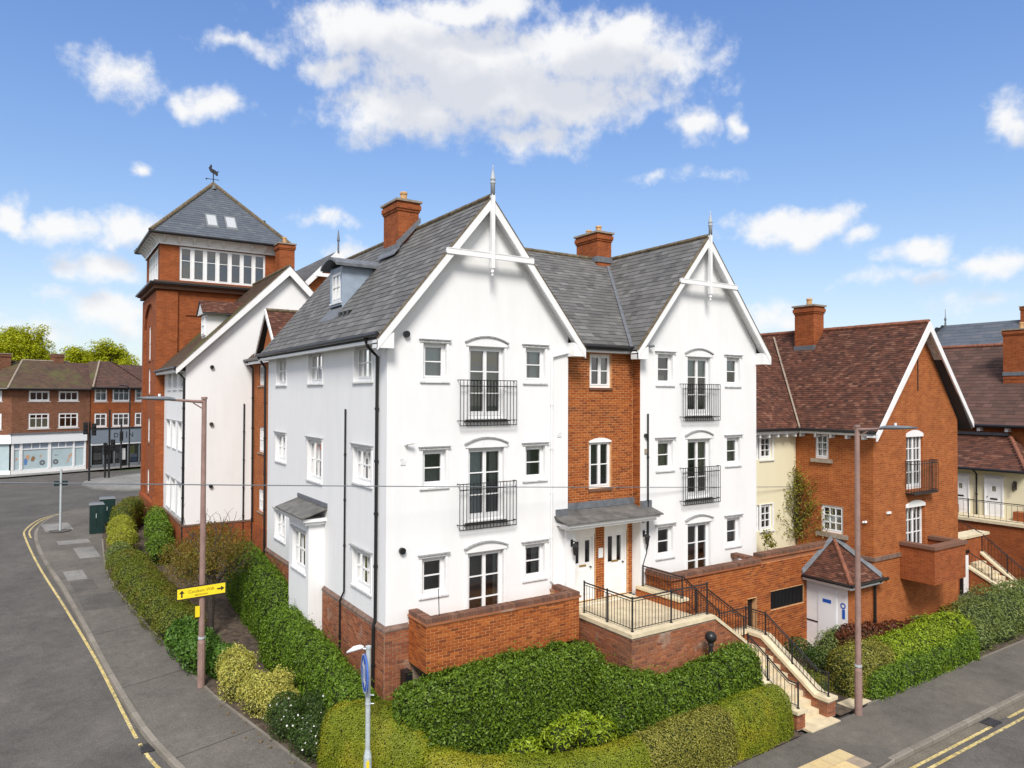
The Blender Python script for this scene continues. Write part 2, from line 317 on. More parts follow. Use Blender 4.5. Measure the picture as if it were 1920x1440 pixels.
# ------------------------------------------------------------------ mesh helpers
ORG = {}                                           # world origin of an unrotated parent (None: children are given in local coordinates)
class MB:
    def __init__(s): s.v = []; s.f = []; s.smooth = False
    def poly(s, pts):
        i = len(s.v); s.v += [tuple(p) for p in pts]; s.f.append(tuple(range(i, i+len(pts)))); return s
    def hexa(s, p):                                # 8 corners: bottom 0-3, top 4-7
        i = len(s.v); s.v += [tuple(q) for q in p]
        s.f += [tuple(i+k for k in q) for q in ((3,2,1,0),(4,5,6,7),(0,1,5,4),(1,2,6,5),(2,3,7,6),(3,0,4,7))]; return s
    def box(s, x0, x1, y0, y1, z0, z1):
        return s.hexa([(x0,y0,z0),(x1,y0,z0),(x1,y1,z0),(x0,y1,z0),(x0,y0,z1),(x1,y0,z1),(x1,y1,z1),(x0,y1,z1)])
    def mbox(s, mp, a0, a1, d0, d1, z0, z1):       # box in facade coordinates (along, outwards, up)
        P = [mp(a,d,z) for z in (z0,z1) for a,d in ((a0,d0),(a1,d0),(a1,d1),(a0,d1))]; return s.hexa(P)
    def prism(s, pts, vec):                        # polygon swept along vec
        n = len(pts); i = len(s.v); v = Vector(vec); s.v += [tuple(p) for p in pts] + [tuple(Vector(p)+v) for p in pts]
        s.f.append(tuple(range(i, i+n))[::-1]); s.f.append(tuple(range(i+n, i+2*n)))
        for k in range(n): j = (k+1) % n; s.f.append((i+k, i+j, i+n+j, i+n+k))
        return s
    def tube(s, pts, r, seg=8, cap=True):
        pts = [Vector(p) for p in pts]; rs = r if isinstance(r, (list, tuple)) else [r]*len(pts); rings = []
        for k, p in enumerate(pts):
            t = (pts[min(k+1, len(pts)-1)]-pts[max(k-1, 0)]).normalized()
            a = t.cross(Vector((0,0,1))); a = t.cross(Vector((0,1,0))) if a.length < .05 else a
            a.normalize(); b = t.cross(a); i = len(s.v)
            s.v += [tuple(p+(a*math.cos(2*PI*q/seg)+b*math.sin(2*PI*q/seg))*rs[k]) for q in range(seg)]; rings.append(i)
        for k in range(len(pts)-1):
            for q in range(seg): w = (q+1) % seg; s.f.append((rings[k]+q, rings[k]+w, rings[k+1]+w, rings[k+1]+q))
        if cap: s.f.append(tuple(rings[0]+q for q in range(seg))[::-1]); s.f.append(tuple(rings[-1]+q for q in range(seg)))
        return s
    def lathe(s, c, prof, seg=12):                 # prof: (radius, z) pairs about a vertical axis
        return s.tube([(c[0], c[1], c[2]+z) for _, z in prof], [max(r, .001) for r, _ in prof], seg)
    def mesh(s, name, off=None):
        me = bpy.data.meshes.new(name); v = s.v
        if off is not None: v = [(a-off[0], b-off[1], c-off[2]) for a, b, c in v]
        me.from_pydata(v, [], s.f); me.validate(verbose=False)
        if s.smooth: me.polygons.foreach_set('use_smooth', [True]*len(me.polygons))
        me.update(); return me
    def build(s, name, mat, parent=None, label=None, kind=None):
        if not s.v: return None
        if parent is None:
            a = np.array(s.v); off = Vector(((a[:,0].min()+a[:,0].max())/2, (a[:,1].min()+a[:,1].max())/2, a[:,2].min()))
        else: off = ORG.get(parent.name) 
        me = s.mesh(name, off); me.materials.append(M[mat] if isinstance(mat, str) else mat)
        o = bpy.data.objects.new(name, me); COL.objects.link(o)
        if parent is None: o.location = off; ORG[o.name] = off
        else: o.parent = parent; ORG[o.name] = off
        if label: o['label'] = label
        if kind: o['kind'] = kind
        return o
def tag(o, label, cat, group=None):
    o['label'] = label; o['category'] = cat
    if group: o['group'] = group
    return o
def thing(name, label, cat, loc, group=None, rotz=None):
    o = bpy.data.objects.new(name, None); COL.objects.link(o); o.location = loc; o.empty_display_size = .3
    if rotz is None: ORG[o.name] = Vector(loc)
    else: o.rotation_euler = (0,0,rotz); ORG[o.name] = None
    return tag(o, label, cat, group)
def sub(name, parent, loc=None):                   # an empty part that carries sub-parts
    o = bpy.data.objects.new(name, None); COL.objects.link(o); o.parent = parent; o.empty_display_size = .1
    po = ORG[parent.name]
    if po is None: ORG[o.name] = None
    else: loc = Vector(loc) if loc is not None else po; o.location = loc-po; ORG[o.name] = loc
    return o
def struct(o): o['kind'] = 'structure'; return o
def place(me, name, parent, mat4):                 # a piece sharing mesh data; mat4 in the coordinates its parent's children are given in
    o = bpy.data.objects.new(name, me); COL.objects.link(o); o.parent = parent
    po = ORG[parent.name]; m_ = mat4.copy()
    if po is not None: m_.translation -= po
    o.matrix_local = m_; return o
def mapF(y0): return lambda a, d, z: (a, y0-d, z)   # facade facing -y
def mapL(x0): return lambda a, d, z: (x0-d, a, z)   # facade facing -x
def mapR(x0): return lambda a, d, z: (x0+d, a, z)   # facade facing +x
def mapB(y0): return lambda a, d, z: (a, y0+d, z)   # facade facing +y
FULL = {}
def piece_mesh(key, mb, mat):
    if key not in FULL:
        me = mb.mesh(key[0]); me.materials.append(M[mat]); FULL[key] = me
    return FULL[key]

def wall(mp, a0, a1, z0, z1, holes=(), t=.22, mb=None, gable=None):
    """outer skin with real openings and reveals; gable = (apex_a, apex_z)"""
    mb = mb or MB()
    A = sorted({a0, a1, *[h[0] for h in holes], *[h[1] for h in holes]}); Zs = sorted({z0, z1, *[h[2] for h in holes], *[h[3] for h in holes]})
    A = [a for a in A if a0 <= a <= a1]; Zs = [z for z in Zs if z0 <= z <= z1]
    for i in range(len(A)-1):
        for j in range(len(Zs)-1):
            ca, cz_ = (A[i]+A[i+1])/2, (Zs[j]+Zs[j+1])/2
            if any(h[0] < ca < h[1] and h[2] < cz_ < h[3] for h in holes): continue
            mb.poly([mp(A[i],0,Zs[j]), mp(A[i+1],0,Zs[j]), mp(A[i+1],0,Zs[j+1]), mp(A[i],0,Zs[j+1])])
    for h in holes:
        b, c, d, e = h[:4]
        for q in ([(b,d),(c,d)],[(c,d),(c,e)],[(c,e),(b,e)],[(b,e),(b,d)]):
            mb.poly([mp(q[0][0],0,q[0][1]), mp(q[1][0],0,q[1][1]), mp(q[1][0],-t,q[1][1]), mp(q[0][0],-t,q[0][1])])
    if gable: mb.poly([mp(a0,0,z1), mp(a1,0,z1), mp(gable[0],0,gable[1])])
    return mb

BRICKS = {}
def bricks(parent, mp, a0, a1, z0, z1, mat, budget=0, holes=(), L=.215, H=.065, j=.010, proud=.009, name='brick', slope=None, soldier=False):
    """individual bricks standing proud of the mortar behind; `budget` of them become objects, the rest one joined part"""
    o0 = Vector(mp(0,0,0)); ax = Vector(mp(1,0,0))-o0; ox = Vector(mp(0,1,0))-o0; zx = Vector((0,0,1))
    def bm(w, h): 
        b = MB(); e = .004
        P = [(-w/2,-.02,-h/2),(w/2,-.02,-h/2),(w/2,-.02,h/2),(-w/2,-.02,h/2)]; Q = [(-w/2+e,proud,-h/2+e),(w/2-e,proud,-h/2+e),(w/2-e,proud,h/2-e),(-w/2+e,proud,h/2-e)]
        b.v = P+Q; b.f = [(4,5,6,7),(0,1,5,4),(1,2,6,5),(2,3,7,6),(3,0,4,7)]; return b
    fm = piece_mesh(('brick', mat, round(L,4), round(H,4)), bm(L, H), mat)
    rest = MB(); n = 0; row = 0; z = z0+H/2+j; cand = []
    while z+H/2 <= z1+.004:
        x = a0 - (L+j)*(.5 if row % 2 else 0)
        while x < a1:
            b0, b1 = max(x, a0)+j/2, min(x+L+j, a1)-j/2
            segs = [(b0, b1)]
            for h in holes:
                if h[2] < z+H*.4 and h[3] > z-H*.4:
                    ns = []
                    for s0, s1 in segs:
                        if h[1] <= s0 or h[0] >= s1: ns.append((s0, s1))
                        else:
                            if s0 < h[0]-.03: ns.append((s0, h[0]))
                            if s1 > h[1]+.03: ns.append((h[1], s1))
                    segs = ns
            for s0, s1 in segs:
                if s1-s0 < .03: continue
                if slope and z+H/2 > slope((s0+s1)/2): continue
                cand.append(((s0+s1)/2, z, s1-s0))
            x += L+j
        row += 1; z += H+j
    ax2 = ax if ax.cross(ox).dot(zx) > 0 else -ax
    R = Matrix((ax2, ox, zx)).transposed().to_4x4()
    full = [c for c in cand if abs(c[2]-L) < .004]
    full.sort(key=lambda c: (Vector(mp(c[0],0,c[1]))-CAM).length); own = set(full[:budget])
    for c in cand:
        wob = random.uniform(-.002, .003)
        p = Vector(mp(c[0], wob, c[1]))
        if c in own: place(fm, name, parent, Matrix.Translation(p) @ R)
        else:
            b = bm(c[2], H); i = len(rest.v); rest.v += [tuple(p+ax*v[0]+ox*v[1]+zx*v[2]) for v in b.v]; rest.f += [tuple(i+k for k in f) for f in b.f]
    if rest.v: rest.build('brickwork', mat, parent, kind='stuff')

def courses(parent, e0, e1, r0, r1, mat, gauge=.2, width=.3, th=.010, budget=0, name='slate', jit=.006, nrm=None, skip=None):
    """slates or tiles laid row by row between an eave line e0-e1 and a top line r0-r1"""
    e0, e1, r0, r1 = map(Vector, (e0, e1, r0, r1))
    along = (e1-e0).normalized(); up = ((r0+r1)/2-(e0+e1)/2); up = (up-along*up.dot(along)); H = up.length; up.normalize()
    n = along.cross(up).normalized(); n = -n if n.z < 0 else n
    Ln = gauge*1.45; lift = th*1.6
    def pm(w, hi=None):
        b = MB(); t = th; hi = hi or Ln
        lo = -gauge*.03
        P = [(-w/2,lo,lift),(w/2,lo,lift),(w/2,hi,0),(-w/2,hi,0),(-w/2,lo,lift+t),(w/2,lo,lift+t),(w/2,hi,t*.6),(-w/2,hi,t*.6)]
        b.v = P; b.f = [(4,5,6,7),(0,1,5,4),(1,2,6,5),(3,0,4,7)]; return b
    fm = piece_mesh((name, mat, round(gauge,3), round(width,3)), pm(width-.004), mat)
    rest = MB(); cand = []
    nr = max(1, int(H/gauge)); row = 0
    for row in range(nr+1):
        s = row*gauge
        if s > H-.02: break
        l = e0+(r0-e0)*(s/H); r = e1+(r1-e1)*(s/H); wd = (r-l).dot(along)
        if wd < .05: continue
        base = (l-e0).dot(along); x = math.floor(base/width)*width - (width*.5 if row % 2 else 0)
        while x < base+wd:
            b0, b1 = max(x, base), min(x+width, base+wd)
            if b1-b0 > .03:
                c = e0+along*((b0+b1)/2)+up*s
                if not (skip and skip(c)): cand.append((tuple(c), b1-b0-.004, s, min(Ln, max(.02, H-s))))
            x += width
    own = set()
    if budget:
        fl = [c for c in cand if abs(c[1]-(width-.004)) < .003 and c[3] == Ln]; fl.sort(key=lambda c: (Vector(c[0])-CAM).length); own = set(fl[:budget])
    al2 = along if along.cross(up).dot(n) > 0 else -along
    R0 = Matrix((al2, up, n)).transposed().to_4x4()
    for c in cand:
        p = Vector(c[0])+n*random.uniform(0, jit*.5)+up*random.uniform(-jit, jit)
        if c in own: place(fm, name, parent, Matrix.Translation(p) @ R0)
        else:
            b = pm(c[1], c[3]); tw = random.uniform(-.004, .004); i = len(rest.v)
            rest.v += [tuple(p+along*(v[0]+v[1]*tw)+up*v[1]+n*v[2]) for v in b.v]; rest.f += [tuple(i+k for k in f) for f in b.f]
    if rest.v: rest.build(name+'_courses', mat, parent, kind='stuff')

def roof_slope(parent, e0, e1, r0, r1, deck='slate_deck', mat='slate', gauge=.2, width=.3, budget=0, name='slate', skip=None, th=.010):
    mb = MB(); e0, e1, r0, r1 = map(Vector, (e0, e1, r0, r1)); d = Vector((0,0,-.06))
    mb.poly([e0, e1, r1, r0]); mb.poly([e0+d, r0+d, r1+d, e1+d]); mb.poly([e0, e0+d, e1+d, e1]); mb.poly([e1, e1+d, r1+d, r1]); mb.poly([r0, r0+d, e0+d, e0])
    o = mb.build('roof', deck, parent); courses(o, e0, e1, r0, r1, mat, gauge, width, th, budget, name, skip=skip); return o
def ridge(parent, a, b, mat='ridge', r=.085, seg=.32):
    a, b = Vector(a), Vector(b); n = max(1, int((b-a).length/seg)); mb = MB()
    for k in range(n):
        p = a+(b-a)*(k/n)+Vector((0,0,random.uniform(-.006,.006))); q = a+(b-a)*((k+1.06)/n)
        mb.tube([p, q], [r, r*1.05], 8)
    mb.smooth = False; return mb.build('ridge_tiles', mat, parent, kind='stuff')

def gutter(parent, a, b, r=.06, mat='plastic'):
    return MB().tube([a, b], r, 8).build('gutter', mat, parent)
def pipe(parent, pts, r=.04, mat='plastic', clips=True):
    mb = MB().tube(pts, r, 8)
    if clips:
        for p, q in zip(pts, pts[1:]):
            p, q = Vector(p), Vector(q); n = int((q-p).length/1.6)
            for k in range(1, n+1): c = p+(q-p)*(k/(n+1)); mb.tube([c-(q-p).normalized()*.03, c+(q-p).normalized()*.03], r*1.35, 8)
    return mb.build('downpipe', mat, parent)

def window(parent, mp, a0, a1, z0, z1, cols=1, rows=2, rec=.10, fr=.055, bar=.03, style='hood', curtain=None, cur=(0, 1), sash=None, frame='upvc', arch=0, sill=True, pane='glass', name='window', curz=None, split=None):
    c = sub(name, parent, mp((a0+a1)/2, 0, z0)); f = MB(); D0, D1 = -rec-.05, -rec
    A0, A1, Z0, Z1 = a0, a1, z0, z1
    f.mbox(mp, A0, A1, D0, D1, Z0, Z0+fr*1.2); f.mbox(mp, A0, A1, D0, D1, Z1-fr, Z1)
    f.mbox(mp, A0, A0+fr, D0, D1-.002, Z0+fr*1.2, Z1-fr); f.mbox(mp, A1-fr, A1, D0, D1-.002, Z0+fr*1.2, Z1-fr)
    ia0, ia1, iz0, iz1 = A0+fr, A1-fr, Z0+fr*1.2, Z1-fr
    # casement leaves
    n_leaf = sash or 1; lw = (ia1-ia0)/n_leaf; s_ = .05; ps = []
    for l in range(n_leaf):
        b0, b1 = ia0+l*lw, ia0+(l+1)*lw
        f.mbox(mp, b0+.003, b0+s_, D0+.005, D1+.012, iz0+.003, iz1-.003); f.mbox(mp, b1-s_, b1-.003, D0+.005, D1+.012, iz0+.003, iz1-.003)
        f.mbox(mp, b0+s_, b1-s_, D0+.006, D1+.010, iz0+.003, iz0+s_*(2.4 if name == 'french_door' else 1)); f.mbox(mp, b0+s_, b1-s_, D0+.006, D1+.010, iz1-s_, iz1-.003)
        p0, p1, q0, q1 = b0+s_, b1-s_, iz0+s_*(2.4 if name == 'french_door' else 1), iz1-s_
        pw = (p1-p0)/cols; zz = [q0+(q1-q0)*k/rows for k in range(rows+1)]
        if split: zz = [q0]+[q0+(q1-q0)*k for k in split]+[q1]
        for k in range(1, cols): f.mbox(mp, p0+k*pw-bar/2, p0+k*pw+bar/2, D0+.008, D1+.006, q0, q1)
        for k in range(1, len(zz)-1): f.mbox(mp, p0, p1, D0+.009, D1+.004, zz[k]-bar/2, zz[k]+bar/2)
        for k in range(cols):
            for r in range(len(zz)-1): ps.append((p0+k*pw, p0+(k+1)*pw, zz[r], zz[r+1]))
    f.build('frame', frame, c)
    for (b0, b1, q0, q1) in ps:
        MB().poly([mp(b0, D0+.02, q0), mp(b1, D0+.02, q0), mp(b1, D0+.02, q1), mp(b0, D0+.02, q1)]).build('pane', pane, c)
    if curtain:
        for mat_, (t0, t1, h0, h1) in curtain:
            k = MB(); nseg = max(3, int((t1-t0)*(a1-a0)/.05)); b0 = a0+(a1-a0)*t0; b1 = a0+(a1-a0)*t1; g0 = z0+(z1-z0)*h0; g1 = z0+(z1-z0)*h1
            for q in range(nseg):
                x0, x1 = b0+(b1-b0)*q/nseg, b0+(b1-b0)*(q+1)/nseg; e0, e1 = (.025 if q % 2 else 0), (0 if q % 2 else .025)
                k.poly([mp(x0, -rec-.13-e0, g0), mp(x1, -rec-.13-e1, g0), mp(x1, -rec-.13-e1, g1), mp(x0, -rec-.13-e0, g1)])
            k.build('curtain', mat_, c)
    if style in ('hood', 'surround'):
        w = .075; k = MB(); k.mbox(mp, a0-w, a0-.002, -.02, .025, z0-.03, z1+.02); k.mbox(mp, a1+.002, a1+w, -.02, .025, z0-.03, z1+.02); k.mbox(mp, a0-.002, a1+.002, -.02, .024, z1+.002, z1+.02)
        k.build('surround', 'upvc', c)
        if not arch and style == 'hood':
            k = MB(); k.mbox(mp, a0-w-.02, a1+w+.02, -.01, .05, z1+.022, z1+.075); k.build('hood', 'hood', c)
            k = MB(); k.mbox(mp, a0-w-.045, a1+w+.045, -.01, .085, z1+.077, z1+.105); k.build('hood_cap', 'hoodtop', c)
    if arch:
        k = MB(); k2 = MB(); seg = 12; w = .09
        ac = (a0+a1)/2; hw = (a1-a0)/2+w
        def zz_(t): return z1+.10+arch*(1-t*t)
        for q in range(seg):
            t0, t1 = -1+2*q/seg, -1+2*(q+1)/seg
            x0, x1 = ac+hw*t0, ac+hw*t1
            k.hexa([mp(x0,-.01,z1+.022), mp(x1,-.01,z1+.022), mp(x1,.05,z1+.022), mp(x0,.05,z1+.022), mp(x0,-.01,zz_(t0)), mp(x1,-.01,zz_(t1)), mp(x1,.05,zz_(t1)), mp(x0,.05,zz_(t0))])
            e0, e1 = (x0-ac)*1.04+ac, (x1-ac)*1.04+ac
            k2.hexa([mp(e0,-.01,zz_(t0)+.002), mp(e1,-.01,zz_(t1)+.002), mp(e1,.09,zz_(t1)+.002), mp(e0,.09,zz_(t0)+.002), mp(e0,-.01,zz_(t0)+.042), mp(e1,-.01,zz_(t1)+.042), mp(e1,.09,zz_(t1)+.042), mp(e0,.09,zz_(t0)+.042)])
        k.build('arched_hood', 'upvc', c); k2.build('hood_cap', 'hoodtop', c)
    if sill:
        k = MB(); k.mbox(mp, a0-.09, a1+.09, -rec, .05, z0-.075, z0-.032); k.build('sill', 'hood' if sill is True else sill, c)
    return c

def railing(parent, p0, p1, h=.62, posts=(0, 1), n=None, mid=True, name='railing', top_drop=.07):
    """iron railing between two base points (may slope): posts, handrail, rails and single bars"""
    p0, p1 = Vector(p0), Vector(p1); c = sub(name, parent, p0); z = Vector((0,0,1)); d = p1-p0; L = d.length; dn = d.normalized()
    for t in posts:
        p = p0+d*t; MB().tube([p, p+z*(h+.02)], .024, 8).tube([p+z*(h+.02), p+z*(h+.05)], [.032, .02], 8).tube([p, p+z*.015], .045, 8).build('post', 'black', c)
    MB().tube([p0+z*h, p1+z*h], .022, 8).build('handrail', 'black', c)
    MB().tube([p0+z*.07, p1+z*.07], .011, 6).build('rail', 'black', c)
    if mid: MB().tube([p0+z*(h-top_drop), p1+z*(h-top_drop)], .011, 6).build('rail', 'black', c)
    n = n or max(2, int(Vector((d.x, d.y, 0)).length/.115))
    bar = MB().tube([(0,0,0), (0,0,h-top_drop-.04)], .0085, 6); fm = piece_mesh(('bar', round(h,3), round(top_drop,3)), bar, 'black')
    for k in range(1, n):
        place(fm, 'bar', c, Matrix.Translation(p0+d*(k/n)+z*.05))
    return c

# ------------------------------------------------------------------ foliage
def leaf_mesh(P, Nn, size, asp, name, mat, parent, tilt=.7, var=.4, droop=0):
    n = len(P); Nn = Nn/np.maximum(np.linalg.norm(Nn, axis=1, keepdims=True), 1e-6)
    r = RNG.normal(size=(n,3)); nn = Nn+r*tilt; nn /= np.linalg.norm(nn, axis=1, keepdims=True)
    t = RNG.normal(size=(n,3)); t[:,2] -= droop; t -= nn*(t*nn).sum(1, keepdims=True); t /= np.linalg.norm(t, axis=1, keepdims=True)
    b = np.cross(nn, t); s = size*(1+RNG.uniform(-var, var, (n,1))); w = s*asp
    fold = nn*s*.12
    V = np.empty((n,4,3)); V[:,0] = P-t*s*.5; V[:,1] = P+b*w*.5+fold; V[:,2] = P+t*s*.5; V[:,3] = P-b*w*.5+fold
    off = ORG.get(parent.name) if parent is not None else None
    if off is not None: V -= np.array(off)
    me = bpy.data.meshes.new(name); me.vertices.add(n*4); me.vertices.foreach_set('co', V.reshape(-1).astype(np.float32))
    me.loops.add(n*4); me.loops.foreach_set('vertex_index', np.arange(n*4, dtype=np.int32))
    me.polygons.add(n); me.polygons.foreach_set('loop_start', np.arange(0, n*4, 4, dtype=np.int32))
    try: me.polygons.foreach_set('loop_total', np.full(n, 4, dtype=np.int32))
    except Exception: pass
    me.update(calc_edges=True); me.materials.append(M[mat])
    o = bpy.data.objects.new(name, me); COL.objects.link(o); o.parent = parent; return o
def fbm(P, s, seed=0):
    return np.array([noise.fractal(Vector((p[0]*s+seed, p[1]*s, p[2]*s)), .8, 2.2, 3) for p in P])
def hedge(name, label, path, w, h, mat, n, size, asp=.55, cap=.5, zf=None, group=None, core='core', lump=.06, lscale=1.6, tilt=.55, ex=3.5, hv=None, droop=0, cat='hedge'):
    """clipped hedge along a ground path; w half width, h height (numbers or per-node lists)"""
    pts = np.array(path, float); seg = np.linalg.norm(np.diff(pts, axis=0), axis=1); S = np.concatenate([[0], np.cumsum(seg)]); Lt = S[-1]
    ws = np.array(w if isinstance(w, (list, tuple)) else [w]*len(pts), float); hs_ = np.array(h if isinstance(h, (list, tuple)) else [h]*len(pts), float)
    sd = random.uniform(0, 50)
    def surf(s, a):                                # s along, a in 0..pi around the section
        x = np.interp(s, S, pts[:,0]); y = np.interp(s, S, pts[:,1]); e = .05
        dx = np.interp(s+e, S, pts[:,0])-np.interp(s-e, S, pts[:,0]); dy = np.interp(s+e, S, pts[:,1])-np.interp(s-e, S, pts[:,1]); l = np.hypot(dx, dy)+1e-9; dx /= l; dy /= l
        W_ = np.interp(s, S, ws); H_ = np.interp(s, S, hs_)
        k = np.minimum(1, np.minimum(s, Lt-s)/cap); k = np.clip(k, 0, 1); cp = (1-(1-k)**2.6)**(1/2.6)
        ca, sa = np.cos(a), np.sin(a); den = (np.abs(ca)**ex+np.abs(sa)**ex)**(1/ex); q, zz = ca/den, sa/den
        W2 = W_*(cp*.999+.001); H2 = H_*(.02+.98*cp**.6)
        z0 = np.array([zf(a_, b_) for a_, b_ in zip(x, y)])
        return np.stack([x-dy*q*W2, y+dx*q*W2, z0+zz*H2], -1)
    cs_ = cap*(1-np.cos(np.linspace(0, PI/2, 9))); mid_ = np.linspace(cap, Lt-cap, max(3, int((Lt-2*cap)/.14)+1)); sg_ = np.unique(np.concatenate([cs_**1.0*1.0*(cs_/cap)**.9, mid_, Lt-cs_*(cs_/cap)**.9])); ns, na = len(sg_), 20
    gs, ga = np.meshgrid(sg_, np.linspace(0, PI, na), indexing='ij'); Gp = surf(gs.ravel(), ga.ravel())
    th = thing(name, label, cat, (pts[:,0].mean(), pts[:,1].mean(), zf(pts[:,0].mean(), pts[:,1].mean())), group)
    # area weighting on the grid
    Gr = Gp.reshape(ns, na, 3); d1 = Gr[1:,:-1]-Gr[:-1,:-1]; d2 = Gr[:-1,1:]-Gr[:-1,:-1]; cr = np.cross(d1, d2); ar = np.linalg.norm(cr, axis=-1)+1e-6
    cen = Gr.mean(axis=(0,1))
    pr = (ar/ar.sum()).ravel(); idx = RNG.choice(len(pr), n, p=pr); i, j_ = idx//(na-1), idx % (na-1); u, v = RNG.random(n), RNG.random(n)
    u, v = u[:,None], v[:,None]; P = Gr[i,j_]*(1-u)*(1-v)+Gr[i+1,j_]*u*(1-v)+Gr[i,j_+1]*(1-u)*v+Gr[i+1,j_+1]*u*v; Nn = cr[i,j_]/ar[i,j_][:,None]
    ax_ = np.stack([np.interp(np.clip(sg_[i],cap*.6,Lt-cap*.6), S, pts[:,0]), np.interp(np.clip(sg_[i],cap*.6,Lt-cap*.6), S, pts[:,1]), P[:,2]*0+Gr[...,2].min()+.2], -1)
    flip = ((P-ax_)*Nn).sum(1) < 0; Nn[flip] *= -1
    Gn = fbm(Gp, lscale, sd).reshape(ns, na); nb = Gn[i, j_]
    shoot = np.where(RNG.random(n) < .05, RNG.random(n)**2*size*2.6, 0); P = P+Nn*(nb*lump+RNG.normal(size=n)*size*.45+shoot)[:,None]+np.array([0,0,1])*(shoot*.6)[:,None]
    leaf_mesh(P, Nn, size, asp, 'foliage', mat, th, tilt, droop=droop)
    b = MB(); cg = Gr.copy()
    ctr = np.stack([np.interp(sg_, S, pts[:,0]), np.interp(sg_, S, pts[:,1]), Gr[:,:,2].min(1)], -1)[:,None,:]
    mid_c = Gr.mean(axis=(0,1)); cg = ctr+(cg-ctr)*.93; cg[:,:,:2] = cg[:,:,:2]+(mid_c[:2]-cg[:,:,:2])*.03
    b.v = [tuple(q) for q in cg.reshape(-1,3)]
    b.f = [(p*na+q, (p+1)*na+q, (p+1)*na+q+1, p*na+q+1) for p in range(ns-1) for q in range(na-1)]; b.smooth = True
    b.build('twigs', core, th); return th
def shrub(name, label, blobs, mat, n, size, zf, asp=.5, group=None, core='core', tilt=.8, fill=.35, lump=.12, lscale=2.2, stems=0, flowers=0, cat='shrub', droop=0):
    """loose shrub: blobs = (x, y, z above ground, rx, ry, rz)"""
    x0, y0 = blobs[0][0], blobs[0][1]; th = thing(name, label, cat, (x0, y0, zf(x0, y0)), group)
    Ps, Ns = [], []; vol = np.array([max(.01, b[3]*b[4]+b[4]*b[5]+b[3]*b[5]) for b in blobs]); vol /= vol.sum(); cb = MB()
    for b, wv_ in zip(blobs, vol):
        k = int(n*wv_); d = RNG.normal(size=(k,3)); d /= np.linalg.norm(d, axis=1, keepdims=True); d[:,2] = np.abs(d[:,2])*1.0*np.where(RNG.random(k) < .8, 1, -1)
        r = 1-fill*RNG.random(k)**2+np.where(RNG.random(k) < .08, RNG.random(k)*.22, 0); c = np.array([b[0], b[1], zf(b[0], b[1])+b[2]]); R_ = np.array(b[3:6])
        p0 = c+d*R_; nb = fbm(p0, lscale, b[0]*3.1)
        P = c+d*R_*(r*(1+nb*lump))[:,None]; g_ = np.array([zf(p[0], p[1]) for p in P]); P[:,2] = np.maximum(P[:,2], g_+.03)
        Ps.append(P); Ns.append(d)
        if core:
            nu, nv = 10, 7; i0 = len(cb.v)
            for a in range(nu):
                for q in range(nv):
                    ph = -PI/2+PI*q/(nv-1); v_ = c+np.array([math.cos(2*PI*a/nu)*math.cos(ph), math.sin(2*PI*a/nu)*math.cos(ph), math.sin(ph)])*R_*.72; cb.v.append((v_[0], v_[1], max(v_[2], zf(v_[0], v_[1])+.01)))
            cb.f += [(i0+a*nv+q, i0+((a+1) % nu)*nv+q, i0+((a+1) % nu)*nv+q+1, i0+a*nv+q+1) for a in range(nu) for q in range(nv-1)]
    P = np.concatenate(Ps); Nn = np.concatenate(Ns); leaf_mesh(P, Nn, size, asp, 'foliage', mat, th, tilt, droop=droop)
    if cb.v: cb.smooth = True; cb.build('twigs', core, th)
    if flowers:
        q = RNG.choice(len(P), flowers); leaf_mesh(P[q]+Nn[q]*size*.5, Nn[q], .05, .9, 'flowers', 'flower', th, .3)
    if stems:
        k = MB()
        for s_ in range(stems):
            b = random.choice(blobs); z_ = zf(b[0], b[1]); a = Vector((b[0]+random.uniform(-.15,.15), b[1]+random.uniform(-.15,.15), z_)); e = Vector((b[0]+random.uniform(-1,1)*b[3]*.8, b[1]+random.uniform(-1,1)*b[4]*.8, z_+b[2]+b[5]*random.uniform(.2,.9)))
            k.tube([a, a.lerp(e, .5)+Vector((random.uniform(-.1,.1), random.uniform(-.1,.1), .05)), e], [.022, .014, .005], 5)
        k.build('stems', 'twig', th)
    return th
def smst(t): t = min(max(t, 0), 1); return t*t*(3-2*t)
def zg(x, y):                                      # lie of the land: the left street climbs away, the right one is level
    a = 1-smst((x+1)/6)*(1-smst((y-12)/10))
    return a*min(max(0, .066*(y+7.3)), 2.25)
# ------------------------------------------------------------------ ground, roads, pavements
def lerp_path(pts, step=.6):
    P = [Vector(p) for p in pts]; out_ = []
    for i in range(len(P)-1):                      # Catmull-Rom
        a, b, c, d = P[max(i-1,0)], P[i], P[i+1], P[min(i+2,len(P)-1)]; n = max(1, int((c-b).length/step))
        for k in range(n):
            t = k/n; out_.append(.5*((2*b)+(c-a)*t+(2*a-5*b+4*c-d)*t*t+(-a+3*b-3*c+d)*t**3))
    out_.append(P[-1]); return out_
def gxy(): 
    xs = sorted({*np.arange(-40, 61, 2.0).tolist(), -1500, -600, -250, -120, -70, 90, 150, 300, 700, 1500}); ys = sorted({*np.arange(-30, 101, 2.0).tolist(), -600, -200, -80, -45, 140, 250, 500, 1000, 1800})
    return xs, ys
xs, ys = gxy(); b = MB(); b.v = [(x, y, zg(x, y)-.20) for x in xs for y in ys]; ny = len(ys)
b.f = [(i*ny+j, (i+1)*ny+j, (i+1)*ny+j+1, i*ny+j+1) for i in range(len(xs)-1) for j in range(ny-1)]
struct(b.build('ground', 'grass'))
